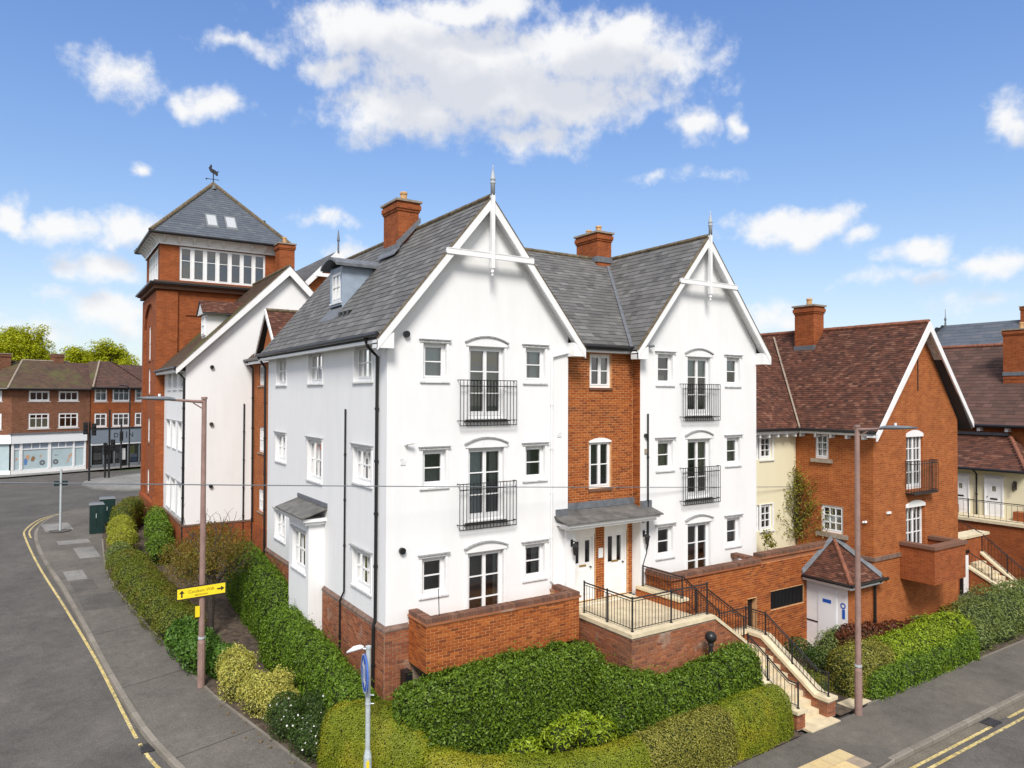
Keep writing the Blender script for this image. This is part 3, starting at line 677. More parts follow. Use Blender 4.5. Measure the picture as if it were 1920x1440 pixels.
def sheet(name, poly_rows, mat, dz, kind=True):    # rows of paired points (left edge, right edge), subdivided across
    b = MB(); nx = 6
    for l, r in poly_rows:
        for k in range(nx+1):
            x = l[0]+(r[0]-l[0])*k/nx; y = l[1]+(r[1]-l[1])*k/nx; b.v.append((x, y, zg(x, y)+dz))
    for i in range(len(poly_rows)-1):
        for k in range(nx): a = i*(nx+1)+k; b.f.append((a, a+1, a+nx+2, a+nx+1))
    o = b.build(name, mat); return struct(o) if kind else o
# kerb line (face of kerb on the road side) from far round the left street to the right street
KERB_L = [(30,34.2),(8,34.2),(0,34.2),(-3.2,33.9),(-4.82,33.49),(-5.8,32.67),(-6.87,30.28),(-7.39,27.19),(-7.47,24.77),(-7.13,20.63),(-6.61,16.71),(-6.07,11.97),(-5.59,7.23),(-5.06,3.05),(-4.61,1.13),(-4.0,-1.2),(-3.0,-3.5),(-1.2,-5.4),(1.4,-6.6),(5,-6.95),(9.8,-6.98)]
KERB_R = [(9.8,-6.98),(20,-6.98),(60,-6.98)]
INNER = [(30,30.6),(8,30.6),(0,30.6),(-2.2,30.4),(-2.6,29.6),(-3.6,28.2),(-4.4,26.6),(-4.62,24.6),(-4.88,18.7),(-4.77,15.45),(-4.31,11.64),(-3.86,8.51),(-3.35,5.07),(-3.06,3.67),(-2.63,2.01),(-2.05,-.29),(-1.55,-1.9),(-.6,-3.4),(1.0,-4.4),(3.2,-4.95),(6.9,-5.03)]
KL = lerp_path([(x, y, 0) for x, y in KERB_L], .7); KR = [Vector((9.8+.9*i, -6.98, 0)) for i in range(58)]
IN = lerp_path([(x, y, 0) for x, y in INNER], .7)
def resample(P, n):
    S = [0]
    for a, c in zip(P, P[1:]): S.append(S[-1]+(c-a).length)
    X = np.interp(np.linspace(0, S[-1], n), S, [p.x for p in P]); Y = np.interp(np.linspace(0, S[-1], n), S, [p.y for p in P]); return list(zip(X, Y))
nK = 110; Ka = resample(KL, nK); Ia = resample(IN+[Vector((9.8,-4.95,0))], nK)
rx_ = [-60,-40,-25]+np.arange(-15, 30, 1.0).tolist()+[30,40,60]; ry_ = [-45,-30,-20]+np.arange(-12, 58.1, 1.0).tolist(); b = MB(); b.v = [(x, y, zg(x, y)-.12) for x in rx_ for y in ry_]; ny = len(ry_)
b.f = [(i*ny+j, (i+1)*ny+j, (i+1)*ny+j+1, i*ny+j+1) for i in range(len(rx_)-1) for j in range(ny-1) if not (rx_[i] > -1.5 and -4 < ry_[j] < 31)]; struct(b.build('road', 'road'))
struct(sheet('pavement', [((k[0],k[1]),(i[0],i[1])) for k, i in zip(Ka, Ia)], 'pave', 0))
PAVR = struct(sheet('pavement', [((x,-6.96),(x,-4.78 if x > 12.2 else -4.92)) for x in np.arange(9.8, 60, 1.2)], 'pave', .0))
# far pavement in front of the shops, traffic island
struct(sheet('pavement', [((-60,57.5),(-60,75)),((-30,57.0),(-30,75)),((-14,56.2),(-14,75)),((-9.5,55.6),(-9.5,75)),((-4,58.0),(-4,75)),((3,61.2),(3,75)),((20,68),(20,80))], 'flag', .005))
isl = MB(); ring = [(-4.6,47.2),(-3.9,44.2),(-2.2,42.3),(0,41.6),(6,41.6),(12,43),(12,55),(4,54.5),(-1.5,52.6),(-3.9,50.2)]; R_ = lerp_path([(x,y,0) for x,y in ring+ring[:1]], .8)[:-1]
isl.prism([(p.x,p.y,zg(p.x,p.y)-.13) for p in R_], (0,0,.14)); struct(isl.build('traffic_island', 'flag'))
# kerb stones: each a piece
def kerb_run(P, w=.14, h0=-.115, h1=.012, drop=None, name='kerb'):
    k = None; st = []
    S = [0]
    for a, c in zip(P, P[1:]): S.append(S[-1]+(c-a).length)
    n = int(S[-1]/.915); X = np.interp([i*.915 for i in range(n+1)], S, [p.x for p in P]); Y = np.interp([i*.915 for i in range(n+1)], S, [p.y for p in P])
    base = MB()
    for i in range(n): base.poly([(X[i],Y[i],zg(X[i],Y[i])-.13), (X[i+1],Y[i+1],zg(X[i+1],Y[i+1])-.13), (X[i+1],Y[i+1],zg(X[i+1],Y[i+1])-.121), (X[i],Y[i],zg(X[i],Y[i])-.121)])
    o = struct(base.build(name, 'kerb')); rest = MB()
    for i in range(n):
        a = Vector((X[i],Y[i],0)); c = Vector((X[i+1],Y[i+1],0)); d = (c-a).normalized(); nn = Vector((d.y,-d.x,0))  # nn to the right of travel
        if nn.dot(Vector((0,15,0))-a) < 0 and a.y > -3: nn = -nn
        if a.y <= -3: nn = Vector((-d.y,d.x,0)) if d.x > 0 else nn
        c = c-d*.02; e = .012
        q = []
        for z_, o_ in ((h0, 0), (h0, w), (h1, w), (h1, e*1.8), (h1-.02, 0)): q.append((z_, o_))
        dr0 = drop(a) if drop else 0; dr1 = drop(c) if drop else 0
        p0 = [a-nn*.0+nn*o_+Vector((0,0,zg(a.x,a.y)+max(z_-(dr0 if z_ > h0 else 0), h0))) for z_, o_ in q]; p1 = [c+nn*o_+Vector((0,0,zg(c.x,c.y)+max(z_-(dr1 if z_ > h0 else 0), h0))) for z_, o_ in q]
        m_ = MB(); m_.v = [tuple(v) for v in p0+p1]; m_.f = [(4,3,2,1,0),(5,6,7,8,9)]+[(j,(j+1)%5,(j+1)%5+5,j+5) for j in range(5)]
        m_.build('kerb_stone', 'kerb', o)
    return o
kerb_run(KL, drop=lambda p: .10*smst((p.x-3)/2.0) if p.y < -4 else 0)
kerb_run(KR, drop=lambda p: .10*(1-smst((p.x-9.8)/1.0)))
# inner edging strip of the pavement (thin concrete edging)
e_ = MB()
for a, c in zip(IN[12:], IN[13:]):
    if a.y > 24 or a.x > 7: continue
    d = (c-a).normalized(); nn = Vector((-d.y,d.x,0))*.03
    e_.hexa([tuple(p+Vector((0,0,zg(p.x,p.y)+z_))) for z_ in (-.05,.035) for p in (a-nn, c-nn, c+nn, a+nn)])
struct(e_.build('edging', 'kerb')); ed2 = struct(MB().box(13.2,40,-4.80,-4.75,-.06,.028).build('edging', 'kerb'))
struct(MB().box(12.5,13.5,-4.74,-4.25,-.02,.02).build('paving_slab', 'buff_floor'))
# yellow lines
def ribbon(P, w, dz, mat, name, off=0, cut=None):
    b = MB(); rows = []
    for i, p in enumerate(P):
        d = (P[min(i+1,len(P)-1)]-P[max(i-1,0)]).normalized(); n_ = Vector((d.y,-d.x,0))
        rows.append((p+n_*(off-w/2), p+n_*(off+w/2)))
    for i in range(len(rows)-1):
        if cut and cut(P[i]): continue
        b.poly([(q.x,q.y,zg(q.x,q.y)+dz) for q in (rows[i][0], rows[i][1], rows[i+1][1], rows[i+1][0])])
    return struct(b.build(name, mat))
YL = lerp_path([(x,y,0) for x,y in [(-4.35,-1.0),(-4.80,1.0),(-5.18,2.83),(-5.78,8.6),(-6.49,14.26),(-7.23,19.8),(-7.77,24.91),(-7.87,27.49),(-7.24,30.92),(-6.06,32.83),(-4.2,33.9),(-1,34.6),(6,34.9)]], .4)
ribbon(YL, .085, -.115, 'yellow', 'yellow_line', cut=lambda p: 2.2 < p.y < 2.9)
ribbon([p for p in YL if p.y > 25.2], .075, -.1145, 'yellow', 'yellow_line', off=.22)
ribbon([p for p in KL if -2 < p.y < 33.4 and p.x < -3.5], .34, -.1175, 'channel', 'gutter_channel', off=-.18)
ribbon(KR[:40], .26, -.1175, 'channel', 'gutter_channel', off=.14)
ribbon([Vector((9.0+.5*i,-7.32,0)) for i in range(80)], .09, -.115, 'yellow', 'yellow_line', cut=lambda p: 14.9 < p.x < 15.6)
ribbon([Vector((9.0+.5*i,-7.56,0)) for i in range(80)], .09, -.115, 'yellow', 'yellow_line')
# patches in the pavement and road
def quadpatch(name, pts, mat, dz): return struct(MB().poly([(x,y,zg(x,y)+dz) for x,y in pts]).build(name, mat))
def patch_grid(name, x0, x1, y0, y1, mat, dz):
    b = MB(); n = 6
    for i in range(n+1):
        for j in range(2): y = y0+(y1-y0)*i/n; x = (x0 if j == 0 else x1)+.1*(y0-y); b.v.append((x, y, zg(x, y)+dz))
    b.f = [(2*i, 2*i+1, 2*i+3, 2*i+2) for i in range(n)]; return struct(b.build(name, mat))
patch_grid('pavement_patch', -5.9, -4.5, 13.0, 14.8, 'pave_patch', .004)
patch_grid('pavement_patch', -6.1, -5.3, 15.4, 16.8, 'pave_patch', .004); patch_grid('pavement_patch', -6.3, -5.6, 17.0, 18.4, 'flag', .004)
patch_grid('pavement_patch', -5.75, -4.95, 20.2, 22.2, 'flag', .004); patch_grid('pavement_patch', -7.0, -5.8, 26.0, 28.2, 'flag', .004)
patch_grid('pavement_patch', -6.5, -5.2, 23.0, 23.8, 'flag', .004)
for y_, x0_, x1_ in ((1.5,-4.55,-2.6),(10.4,-5.75,-4.15),(5.9,-5.3,-3.6)):
    quadpatch('pavement_joint', [(x0_,y_),(x1_,y_+.5),(x1_,y_+.525),(x0_,y_+.025)], 'iron', .003)
patch_grid('road_patch', -7.1, -6.3, 9.6, 11.8, 'pave_patch', -.116)
# the darker right-hand carriageway, tactile pavers, gratings
TP = struct(MB().box(8.2, 10.0, -6.78, -5.92, -.02, .006).build('tactile_paving', 'tactile_g'))
for i in range(4):
    for j in range(2):
        x0 = 8.23+i*.44; y0 = -6.76+j*.42
        if (i, j) == (3, 0): continue
        m_ = MB().box(x0, x0+.425, y0, y0+.405, .0, .016); m_.build('paver', 'tactile', TP)
def grate(x, y, w, l, zoff, label):
    t = thing('drain_grate', label, 'drain grate', (x, y, zg(x, y)+zoff))
    k = MB(); z = zg(x, y)+zoff
    for q in ((-w/2,w/2,-l/2,-l/2+.03),(-w/2,w/2,l/2-.03,l/2),(-w/2,-w/2+.03,-l/2+.03,l/2-.03),(w/2-.03,w/2,-l/2+.03,l/2-.03)): k.box(x+q[0],x+q[1],y+q[2],y+q[3],z+.001,z+.018)
    k.build('frame', 'iron', t); k = MB()
    for i in range(8): a = -l/2+.05+(l-.1)*i/8; k.box(x-w/2+.03,x+w/2-.03,y+a,y+a+.028,z+.002,z+.016)
    k.build('bars', 'iron', t); MB().poly([(x-w/2,y-l/2,z+.0005),(x+w/2,y-l/2,z+.0005),(x+w/2,y+l/2,z+.0005),(x-w/2,y+l/2,z+.0005)]).build('sump', 'plastic', t)
grate(-4.98, 2.52, .42, .45, -.114, 'iron drain grate in the gutter of the curving left road'); grate(15.25, -7.2, .55, .36, -.114, 'iron drain grate beside the double yellow lines')
# garden soil
sb = MB(); rows = [((-2.05,-.29),(0,-.2)),((-1.55,-1.9),(.4,-1.2)),((-.6,-3.4),(2,-1.5)),((1,-4.4),(4,-1.5)),((3.2,-4.95),(6,-1.5)),((6.9,-5.03),(8.5,-1.5)),((9.9,-4.93),(9.9,-1.2))]
struct(sheet('garden_soil', rows, 'soil', .012)); struct(sheet('garden_soil', [((i[0],i[1]),(max(.0,i[0]+.4),i[1]+.01)) for i in resample([p for p in IN if p.y < 25.5 and p.x < -1.9], 40)], 'soil', .011))
struct(sheet('garden_soil', [((11.8,-4.8),(11.8,-1.2)),((17,-4.76),(17,-1.2)),((24,-4.76),(24,1)),((32,-4.76),(32,2))], 'soil', .011))
rub = MB()
for _ in range(260):
    x = random.uniform(-3.2, -.9); y = random.uniform(-.5, 12); z = zg(x, y)+.015; s_ = random.uniform(.015, .06)
    a = random.uniform(0, PI); rub.hexa([(x+math.cos(a+k*PI/2)*s_*random.uniform(.6,1.2), y+math.sin(a+k*PI/2)*s_*random.uniform(.6,1.2), z+h_) for h_ in (-.01, s_*.35) for k in range(4)])
o = rub.build('garden_debris', 'twig'); o['kind'] = 'stuff'; o['label'] = 'loose bark and stones scattered on the bare garden soil'

# ------------------------------------------------------------------ the white apartment building
WB = thing('white_apartment_building', 'white rendered three storey apartment building with twin steep gables and grey slate roofs', 'building', (0, 0, .3))
F0, L0 = mapF(0), mapL(0)
EZ, AZ = 10.82, 14.37
def front_openings(w1, w2, d0, d1):
    H = []
    for zh, zs in ((10.42, 9.46), (7.62, 6.68), (4.82, 3.86)):
        H += [(w1+.09, w1+.77, zs, zh), (w2+.09, w2+.77, zs, zh)]
    for zh, zs in ((10.38, 8.44), (7.62, 5.66), (4.80, 2.86)): H.append((d0, d1, zs, zh))
    return H
HA = front_openings(.91, 4.13, 2.36, 3.50); HB = front_openings(9.30, 12.61, 10.76, 11.86)
HL = [(.98,2.26,9.45,10.42),(4.98,6.36,9.45,10.42),(8.9,10.15,9.45,10.42),(.98,2.26,6.68,7.62),(4.98,6.36,6.36,7.62),(8.9,10.15,6.68,7.62),(.98,2.26,3.86,4.82),(8.9,10.15,3.86,4.82)]
wm = MB()
wall(F0, 0, 5.75, 2.7, EZ, HA, mb=wm, gable=(2.875, AZ)); wall(L0, 0, 11.3, 3.2, EZ, HL, mb=wm)
wall(mapR(5.75), 0, 11.3, 0, EZ, mb=wm); wall(mapB(11.3), 0, 5.75, 0, EZ, mb=wm, gable=(2.875, AZ))
wm.build('wall', 'white', WB)
wm = MB(); wall(F0, 8.64, 14.3, 2.7, EZ, HB, mb=wm, gable=(11.47, AZ)); wall(mapL(8.64), .36, 9, 0, EZ, mb=wm); wall(mapR(14.3), 0, 9, 0, EZ, mb=wm); wall(mapB(9), 8.64, 14.3, 0, EZ, mb=wm, gable=(11.47, AZ)); wall(F0, 5.75, 8.64, 0, 2.8, mb=wm)
wall(F0, 8.64, 14.3, 0, 2.698, mb=wm); wm.build('wall', 'white', WB)
im = MB(); im.box(.7, 5.1, .7, 10.6, 2.9, 10.3); im.box(9.3, 13.6, .7, 8.4, 2.9, 10.3); im.box(5.9, 8.5, 1.1, 6, 2.9, 10.3); im.build('interior', 'interior', WB)
# plinth
pm_ = MB(); pm_.box(-.05, .30, -.05, 4.66, .1, 3.12); pm_.box(-.05, .30, 6.75, 11.3, .1, 3.12); pm_.box(.30, 5.6, -.05, .2, .1, 2.69); pm_.box(.30, .75, -.052, .2, 2.69, 3.12)
pl = pm_.build('plinth', 'mortar_old', WB)
bricks(pl, mapL(-.05), -.05, 4.66, 1.2, 3.11, 'brick_old'); bricks(pl, mapL(-.05), 6.75, 11.3, 1.6, 3.11, 'brick_old'); bricks(pl, mapF(-.054), -.05, .72, 1.0, 3.11, 'brick_old')
k = MB()
for a0, a1, mp in ((-.06, 4.66, L0), (6.75, 11.3, L0), (-.06, .62, F0)):
    k.hexa([mp(a0,.075,3.125), mp(a1,.075,3.125), mp(a1,-.02,3.125), mp(a0,-.02,3.125), mp(a0,.075,3.17), mp(a1,.075,3.17), mp(a1,.004,3.26), mp(a0,.004,3.26)])
k.build('plinth_cap', 'plinthcap', WB)
CUR = {0: [('curtain', (0,1,0,1))], 1: [('curtain', (0,1,0,1))]}
cu = lambda *a: list(a)
# front windows
fw = [ (.91,0,[('curtain',(0,1,0,1))]), (4.13,0,[('curtain_g',(0,.45,0,1)),('curtain',(.45,1,0,1))]), (.91,1,[('curtain_g',(0,1,.0,.5))]), (4.13,1,[('curtain_g',(0,.5,0,1))]), (.91,2,None), (4.13,2,[('curtain_g',(.55,1,0,1))]),
       (9.30,0,[('curtain_y',(.25,.8,0,.3))]), (12.61,0,[('curtain',(0,1,.5,1))]), (9.30,1,[('curtain_y',(0,1,0,1))]), (12.61,1,[('curtain_y',(0,1,0,1))]), (9.30,2,None), (12.61,2,[('curtain_g',(.5,1,0,1))]) ]
ZH = ((9.46,10.42),(6.68,7.62),(3.86,4.82))
for x, fl, c_ in fw: window(WB, F0, x+.09, x+.77, ZH[fl][0], ZH[fl][1], 1, 2, curtain=c_)
FD = ((8.44,10.38),(5.66,7.62),(2.86,4.80))
fdc = {0: [('blind',(0,1,.74,.97)),('curtain_g',(0,.48,0,.8)),('curtain_g',(.55,1,0,.8))], 1: [('curtain',(0,.5,.0,1)),('curtain_g',(.7,1,0,1))], 2: [('curtain_g',(.82,1,0,1))], 3: [('curtain',(0,1,.66,1))], 4: [('curtain_y',(0,.3,0,1)),('curtain_y',(.6,1,0,1))], 5: None}
for i, (x0, x1) in enumerate(((2.36,3.50),(10.76,11.86))):
    for fl in range(3):
        window(WB, F0, x0, x1, FD[fl][0], FD[fl][1], 1, 3, sash=2, style='surround', arch=.17 if fl < 2 else .15, curtain=fdc[i*3+fl], sill='plastic' if fl < 2 else None, name='french_door', split=(.30,.66))
        if fl < 2:
            c = sub('balcony_railing', WB, (x0, -.15, FD[fl][0]-.2)); zb, zt = FD[fl][0]-.19, FD[fl][0]+1.03; a0, a1 = (x0+x1)/2-.9, (x0+x1)/2+.9
            k = MB()
            for zz in (zb, zb+.13, zt-.16, zt): MB().tube([(a0,-.15,zz),(a1,-.15,zz)], .013, 6).build('rail', 'black', c)
            for a in (a0, a1):
                for zz in (zb+.13, zt): MB().tube([(a,-.15,zz),(a,.0,zz)], .013, 6).build('bracket', 'black', c)
            k.box(a0+.2, a1-.2, -.13, .0, zb+.10, zb+.125); k.build('floor_plate', 'black', c)
            bar = MB().tube([(0,0,0),(0,0,zt-zb)], .0105, 6); fm = piece_mesh(('bar','balc'), bar, 'black'); n_ = 17
            for q in range(n_+1): place(fm, 'bar', c, Matrix.Translation((a0+(a1-a0)*q/n_, -.15, zb)))
# left-face windows
lw = [(.98,2.26,9.45,10.42,3,2,[('curtain',(0,.35,0,1))]),(4.98,6.36,9.45,10.42,2,2,[('curtain_g',(0,.5,0,1))]),(8.9,10.15,9.45,10.42,2,2,[('curtain_g',(0,1,0,1))]),(.98,2.26,6.68,7.62,3,2,[('curtain_g',(.5,1,0,1))]),(4.98,6.36,6.36,7.62,2,2,[('curtain_g',(0,.5,0,1))]),(8.9,10.15,6.68,7.62,2,2,[('curtain',(.4,1,0,1))]),(.98,2.26,3.86,4.82,3,2,[('curtain_g',(0,.3,0,1))]),(8.9,10.15,3.86,4.82,2,2,None)]
for i, (a0, a1, z0, z1, nc, nr, c_) in enumerate(lw): window(WB, L0, a0, a1, z0, z1, nc, nr, curtain=c_, style='hood' if z1 < 10 else 'surround')
# square bay with lead canopy on the left face
by = sub('bay', WB, (0, 5.7, 2.3)); BL = mapL(-.48)
bm_ = MB(); wall(BL, 4.69, 6.72, 1.6, 5.3, [(5.02,6.36,3.62,4.82)], mb=bm_, t=.15); wall(mapF(4.69), -.48, .02, 1.6, 5.3, mb=bm_); wall(mapB(6.72), -.48, .02, 1.6, 5.3, mb=bm_); bm_.poly([(-.48,4.69,1.6),(.02,4.69,1.6),(.02,6.72,1.6),(-.48,6.72,1.6)]); bm_.build('bay_wall', 'white', by)
window(WB, BL, 5.02, 6.36, 3.62, 4.82, 2, 2, style='none', curtain=[('curtain_g',(0,.5,0,1))])
MB().mbox(BL, 4.95, 6.45, -.01, .05, 4.84, 4.9).build('lintel', 'hoodtop', by)
k = MB(); k.hexa([(-.78,4.42,5.34),(-.78,7.3,5.34),(.0,7.3,5.60),(.0,4.42,5.60),(-.78,4.42,5.39),(-.78,7.3,5.39),(.0,7.3,5.65),(.0,4.42,5.65)]); k.build('canopy_roof', 'canopy', by)
k = MB(); k.box(-.70,.0,4.5,7.22,5.24,5.335); k.box(-.62,.0,4.58,7.14,5.14,5.238); k.build('canopy_cornice', 'upvc', by); MB().box(-.05,.0,4.40,7.32,5.652,5.78).build('flashing', 'lead', by)
# roofs of the two gabled wings
SL = 1.2217
RW1 = roof_slope(WB, (-.35,-.30,10.50), (-.35,11.55,10.50), (2.875,-.30,14.44), (2.875,11.55,14.44), budget=240, gauge=.21, width=.30, skip=lambda c: (5.25 < c.y < 6.45 and .8 < c.x < 2.0))
roof_slope(WB, (6.1,11.55,10.50), (6.1,-.30,10.50), (2.875,11.55,14.44), (2.875,-.30,14.44))
roof_slope(WB, (8.29,-.30,10.50), (8.29,9.2,10.50), (11.47,-.30,14.44), (11.47,9.2,14.44), budget=60)
roof_slope(WB, (14.65,9.2,10.50), (14.65,-.30,10.50), (11.47,9.2,14.44), (11.47,-.30,14.44))
roof_slope(WB, (6.1,.0,10.52), (8.29,.0,10.52), (2.95,4.85,14.40), (11.42,4.85,14.40))
roof_slope(WB, (8.29,9.7,10.52), (6.1,9.7,10.52), (11.42,4.85,14.40), (2.95,4.85,14.40), gauge=.4, width=.6)
ridge(WB, (2.875,-.3,14.46), (2.875,11.55,14.46)); ridge(WB, (11.47,-.3,14.46), (11.47,9.2,14.46)); ridge(WB, (3.0,4.85,14.42), (11.4,4.85,14.42))
MB().hexa([(8.20,-.02,10.57),(8.38,-.02,10.57),(11.5,4.85,14.44),(11.32,4.85,14.44),(8.20,-.02,10.595),(8.38,-.02,10.595),(11.5,4.85,14.465),(11.32,4.85,14.465)]).build('valley', 'lead', WB)
# barge boards, collars, king posts, verges
for xa, x0, x1 in ((2.875,-.40,6.15),(11.47,8.24,14.70)):
    hw = xa-x0; zt = 14.42; zf_ = zt-hw*SL
    for sg, xf in ((-1, x0), (1, x1)):
        k = MB(); y0, y1 = -.345, -.29
        k.hexa([(xf,y0,zf_-.25),(xa,y0,zt-.28),(xa,y1,zt-.28),(xf,y1,zf_-.25),(xf,y0,zf_+.02),(xa,y0,zt+.02),(xa,y1,zt+.02),(xf,y1,zf_+.02)]); k.build('barge_board', 'upvc', WB)
        k = MB(); k.hexa([(xf,-.36,zf_+.022),(xa,-.36,zt+.022),(xa,-.24,zt+.022),(xf,-.24,zf_+.022),(xf,-.36,zf_+.06),(xa,-.36,zt+.06),(xa,-.24,zt+.06),(xf,-.24,zf_+.06)]); k.build('verge', 'ridge', WB)
        k = MB(); k.hexa([(xf,-.29,zf_-.10),(xa,-.29,zt-.12),(xa,.0,zt-.12),(xf,.0,zf_-.10),(xf,-.29,zf_-.07),(xa,-.29,zt-.09),(xa,.0,zt-.09),(xf,.0,zf_-.07)]); k.build('soffit', 'upvc', WB)
        a, b_ = (xf, xf+.44) if sg < 0 else (xf-.44, xf)
        MB().hexa([(a,-.335,10.22),(b_,-.335,10.22),(b_,-.002,10.22),(a,-.002,10.22),(a,-.335,10.42),(b_,-.335,10.62),(b_,-.002,10.62),(a,-.002,10.42)] if sg < 0 else [(a,-.335,10.22),(b_,-.335,10.22),(b_,-.002,10.22),(a,-.002,10.22),(a,-.335,10.62),(b_,-.335,10.42),(b_,-.002,10.42),(a,-.002,10.62)]).build('kneeler', 'upvc', WB)
    k = MB(); k.box(xa-1.38, xa+1.38, -.375, -.30, 12.76, 12.90); k.box(xa-1.36, xa+1.36, -.385, -.29, 12.90, 12.92); k.build('collar_beam', 'upvc', WB)
    k = MB(); k.box(xa-.05, xa+.05, -.43, -.33, 12.5, 14.50); k.lathe((xa,-.38,0), [(.055,12.5),(.03,12.46),(.05,12.40),(.02,12.34),(.035,12.30),(.002,12.26)]); k.build('king_post', 'upvc', WB)
    k = MB(); k.smooth = True; k.lathe((xa,-.38,0), [(.060,14.48),(.060,14.78),(.078,14.80),(.078,14.84),(.056,14.86),(.056,14.88),(.078,14.90),(.068,14.94),(.012,15.22),(.012,15.30)]); k.build('finial', 'finial', WB)
# eaves: fascia, soffit, gutter
for (a, b_, x) in ((-.0, 11.5, -.33),):
    MB().box(x-.015, x+.015, a-.28, b_, 10.36, 10.55).build('fascia', 'upvc', WB); MB().box(x+.015, .0, a, b_, 10.38, 10.40).build('soffit', 'upvc', WB); gutter(WB, (x-.065, a-.3, 10.56), (x-.065, b_, 10.56))
MB().box(6.05, 8.35, .07, .09, 10.40, 10.56).build('fascia', 'upvc', WB); MB().box(5.76, 8.63, .09, .35, 10.40, 10.42).build('soffit', 'upvc', WB); gutter(WB, (5.95,.0,10.57), (8.5,.0,10.57), .065)
# dormer
dm = sub('dormer', WB, (.8, 5.85, 11.9)); DL = mapL(.72)
def rz(x): return 10.50+(x+.35)*SL
k = MB(); wall(DL, 5.28, 6.42, 11.95, 13.2, [(5.42,6.28,12.1,13.05)], mb=k, t=.1)
for y in (5.28, 6.42): k.poly([(.72,y,11.85),(.72,y,13.3),(1.98,y,13.35),(1.98,y,rz(1.98))])
k.build('cheeks', 'leadblue', dm); window(WB, DL, 5.42, 6.28, 12.1, 13.05, 2, 2, rec=.02, style='none', sill='upvc', curtain=[('curtain',(0,1,0,1))])
k = MB(); seg = 10
for q in range(seg):
    t0, t1 = -1+2*q/seg, -1+2*(q+1)/seg; f_ = lambda t: 13.18+.26*(1-t*t); y0, y1 = 5.85+.78*t0, 5.85+.78*t1
    k.hexa([(.45,y0,f_(t0)),(.45,y1,f_(t1)),(2.25,y1,f_(t1)),(2.25,y0,f_(t0)),(.45,y0,f_(t0)+.09),(.45,y1,f_(t1)+.09),(2.25,y1,f_(t1)+.09),(2.25,y0,f_(t0)+.09)])
k.build('dormer_roof', 'lead', dm); MB().hexa([(.40,5.1,rz(.40)+.03),(.40,6.6,rz(.40)+.03),(.74,6.6,rz(.74)+.03),(.74,5.1,rz(.74)+.03),(.40,5.1,rz(.40)+.05),(.40,6.6,rz(.40)+.05),(.74,6.6,rz(.74)+.06),(.74,5.1,rz(.74)+.06)]).build('apron', 'lead', dm)
for y in (3.9, 4.25, 4.6): MB().box(.42, .58, y, y+.2, rz(.5)-.03, rz(.5)+.09).build('roof_vent', 'plastic', WB)
def chimney(parent, x0, x1, y0, y1, z0, z1, pots, lead=True, mat='bt_red', zb=None):
    c = sub('chimney', parent, ((x0+x1)/2, (y0+y1)/2, z0)); k = MB(); k.box(x0,x1,y0,y1,z0,z1-.42)
    for i, e in enumerate((.03, .06, .06, .03)): k.box(x0-e,x1+e,y0-e,y1+e,z1-.42+i*.075,z1-.42+(i+1)*.075-.001)
    k.box(x0-.02,x1+.02,y0-.02,y1+.02,z0+.36,z0+.43); k.build('stack', mat, c); MB().box(x0-.09,x1+.09,y0-.09,y1+.09,z1-.12,z1-.05).build('cap', 'stonesill', c)
    for (px_, py_, h_) in pots:
        p = MB(); p.smooth = False; p.lathe((px_,py_,z1-.06), [(.12,0),(.105,h_*.75),(.125,h_*.77),(.125,h_*.92),(.11,h_),(.08,h_),(.08,h_*.4)]); p.build('chimney_pot', 'pot', c)
    if lead: MB().box(x0-.03,x1+.03,y0-.03,y1+.03,(zb or z0)-.05,(zb or z0)+.17).build('flashing', 'lead', c)
    return c
chimney(WB, 2.2, 2.93, 4.3, 5.45, 13.3, 15.42, [(2.55,4.65,.34),(2.55,5.15,.22)], zb=13.75); chimney(WB, 10.6, 11.3, 4.45, 5.75, 13.5, 15.5, [(10.95,4.8,.30),(10.95,5.4,.24)], zb=14.3)
MB().hexa([(2.14,4.22,13.72),(2.96,4.22,14.66),(2.96,4.29,14.66),(2.14,4.29,13.72),(2.14,4.22,13.98),(2.96,4.22,14.84),(2.96,4.29,14.84),(2.14,4.29,13.98)]).build('flashing', 'lead', WB)
MB().hexa([(2.0,4.15,13.52),(2.2,4.15,13.76),(2.2,5.6,13.76),(2.0,5.6,13.52),(2.0,4.15,13.56),(2.2,4.15,13.80),(2.2,5.6,13.80),(2.0,5.6,13.56)]).build('flashing', 'lead', WB)
# recessed brick bay between the gables, entrance doors and canopy
P3 = mapF(.35); hp = [(6.86,7.72,9.32,10.36),(6.84,7.72,6.20,7.66)]; hd = [(6.18,7.10,2.80,5.2),(7.46,8.42,2.80,5.2)]
k = MB(); wall(P3, 5.75, 8.64, 2.8, 10.6, hp+hd, mb=k); wall(mapL(8.64), .0, .35, 2.8, 10.6, mb=k); pn = k.build('brick_bay', 'mortar', WB)
bricks(pn, P3, 5.76, 8.63, 5.42, 10.58, 'brick', holes=[(h[0]-.02,h[1]+.02,h[2]-.08,h[3]+.02) for h in hp]); bricks(pn, P3, 5.76, 8.63, 2.82, 5.40, 'brick', holes=[(h[0]-.02,h[1]+.02,h[2],h[3]) for h in hd]); bricks(pn, mapL(8.64), .01, .34, 2.82, 10.58, 'brick')
window(WB, P3, 6.86, 7.72, 9.32, 10.36, 1, 2, sash=2, style='none', sill=None, rec=.06, curtain=[('curtain_y',(.7,1,0,1))]); window(WB, P3, 6.84, 7.72, 6.20, 7.66, 1, 2, sash=2, style='none', sill=None, rec=.06, arch=0, curtain=[('curtain_g',(0,.2,0,1))])
MB().mbox(P3, 6.82, 7.76, -.05, .05, 9.24, 9.315).build('brick_sill', 'coping', WB); MB().mbox(P3, 6.80, 7.76, -.05, .05, 6.12, 6.195).build('brick_sill', 'coping', WB)
k = MB()
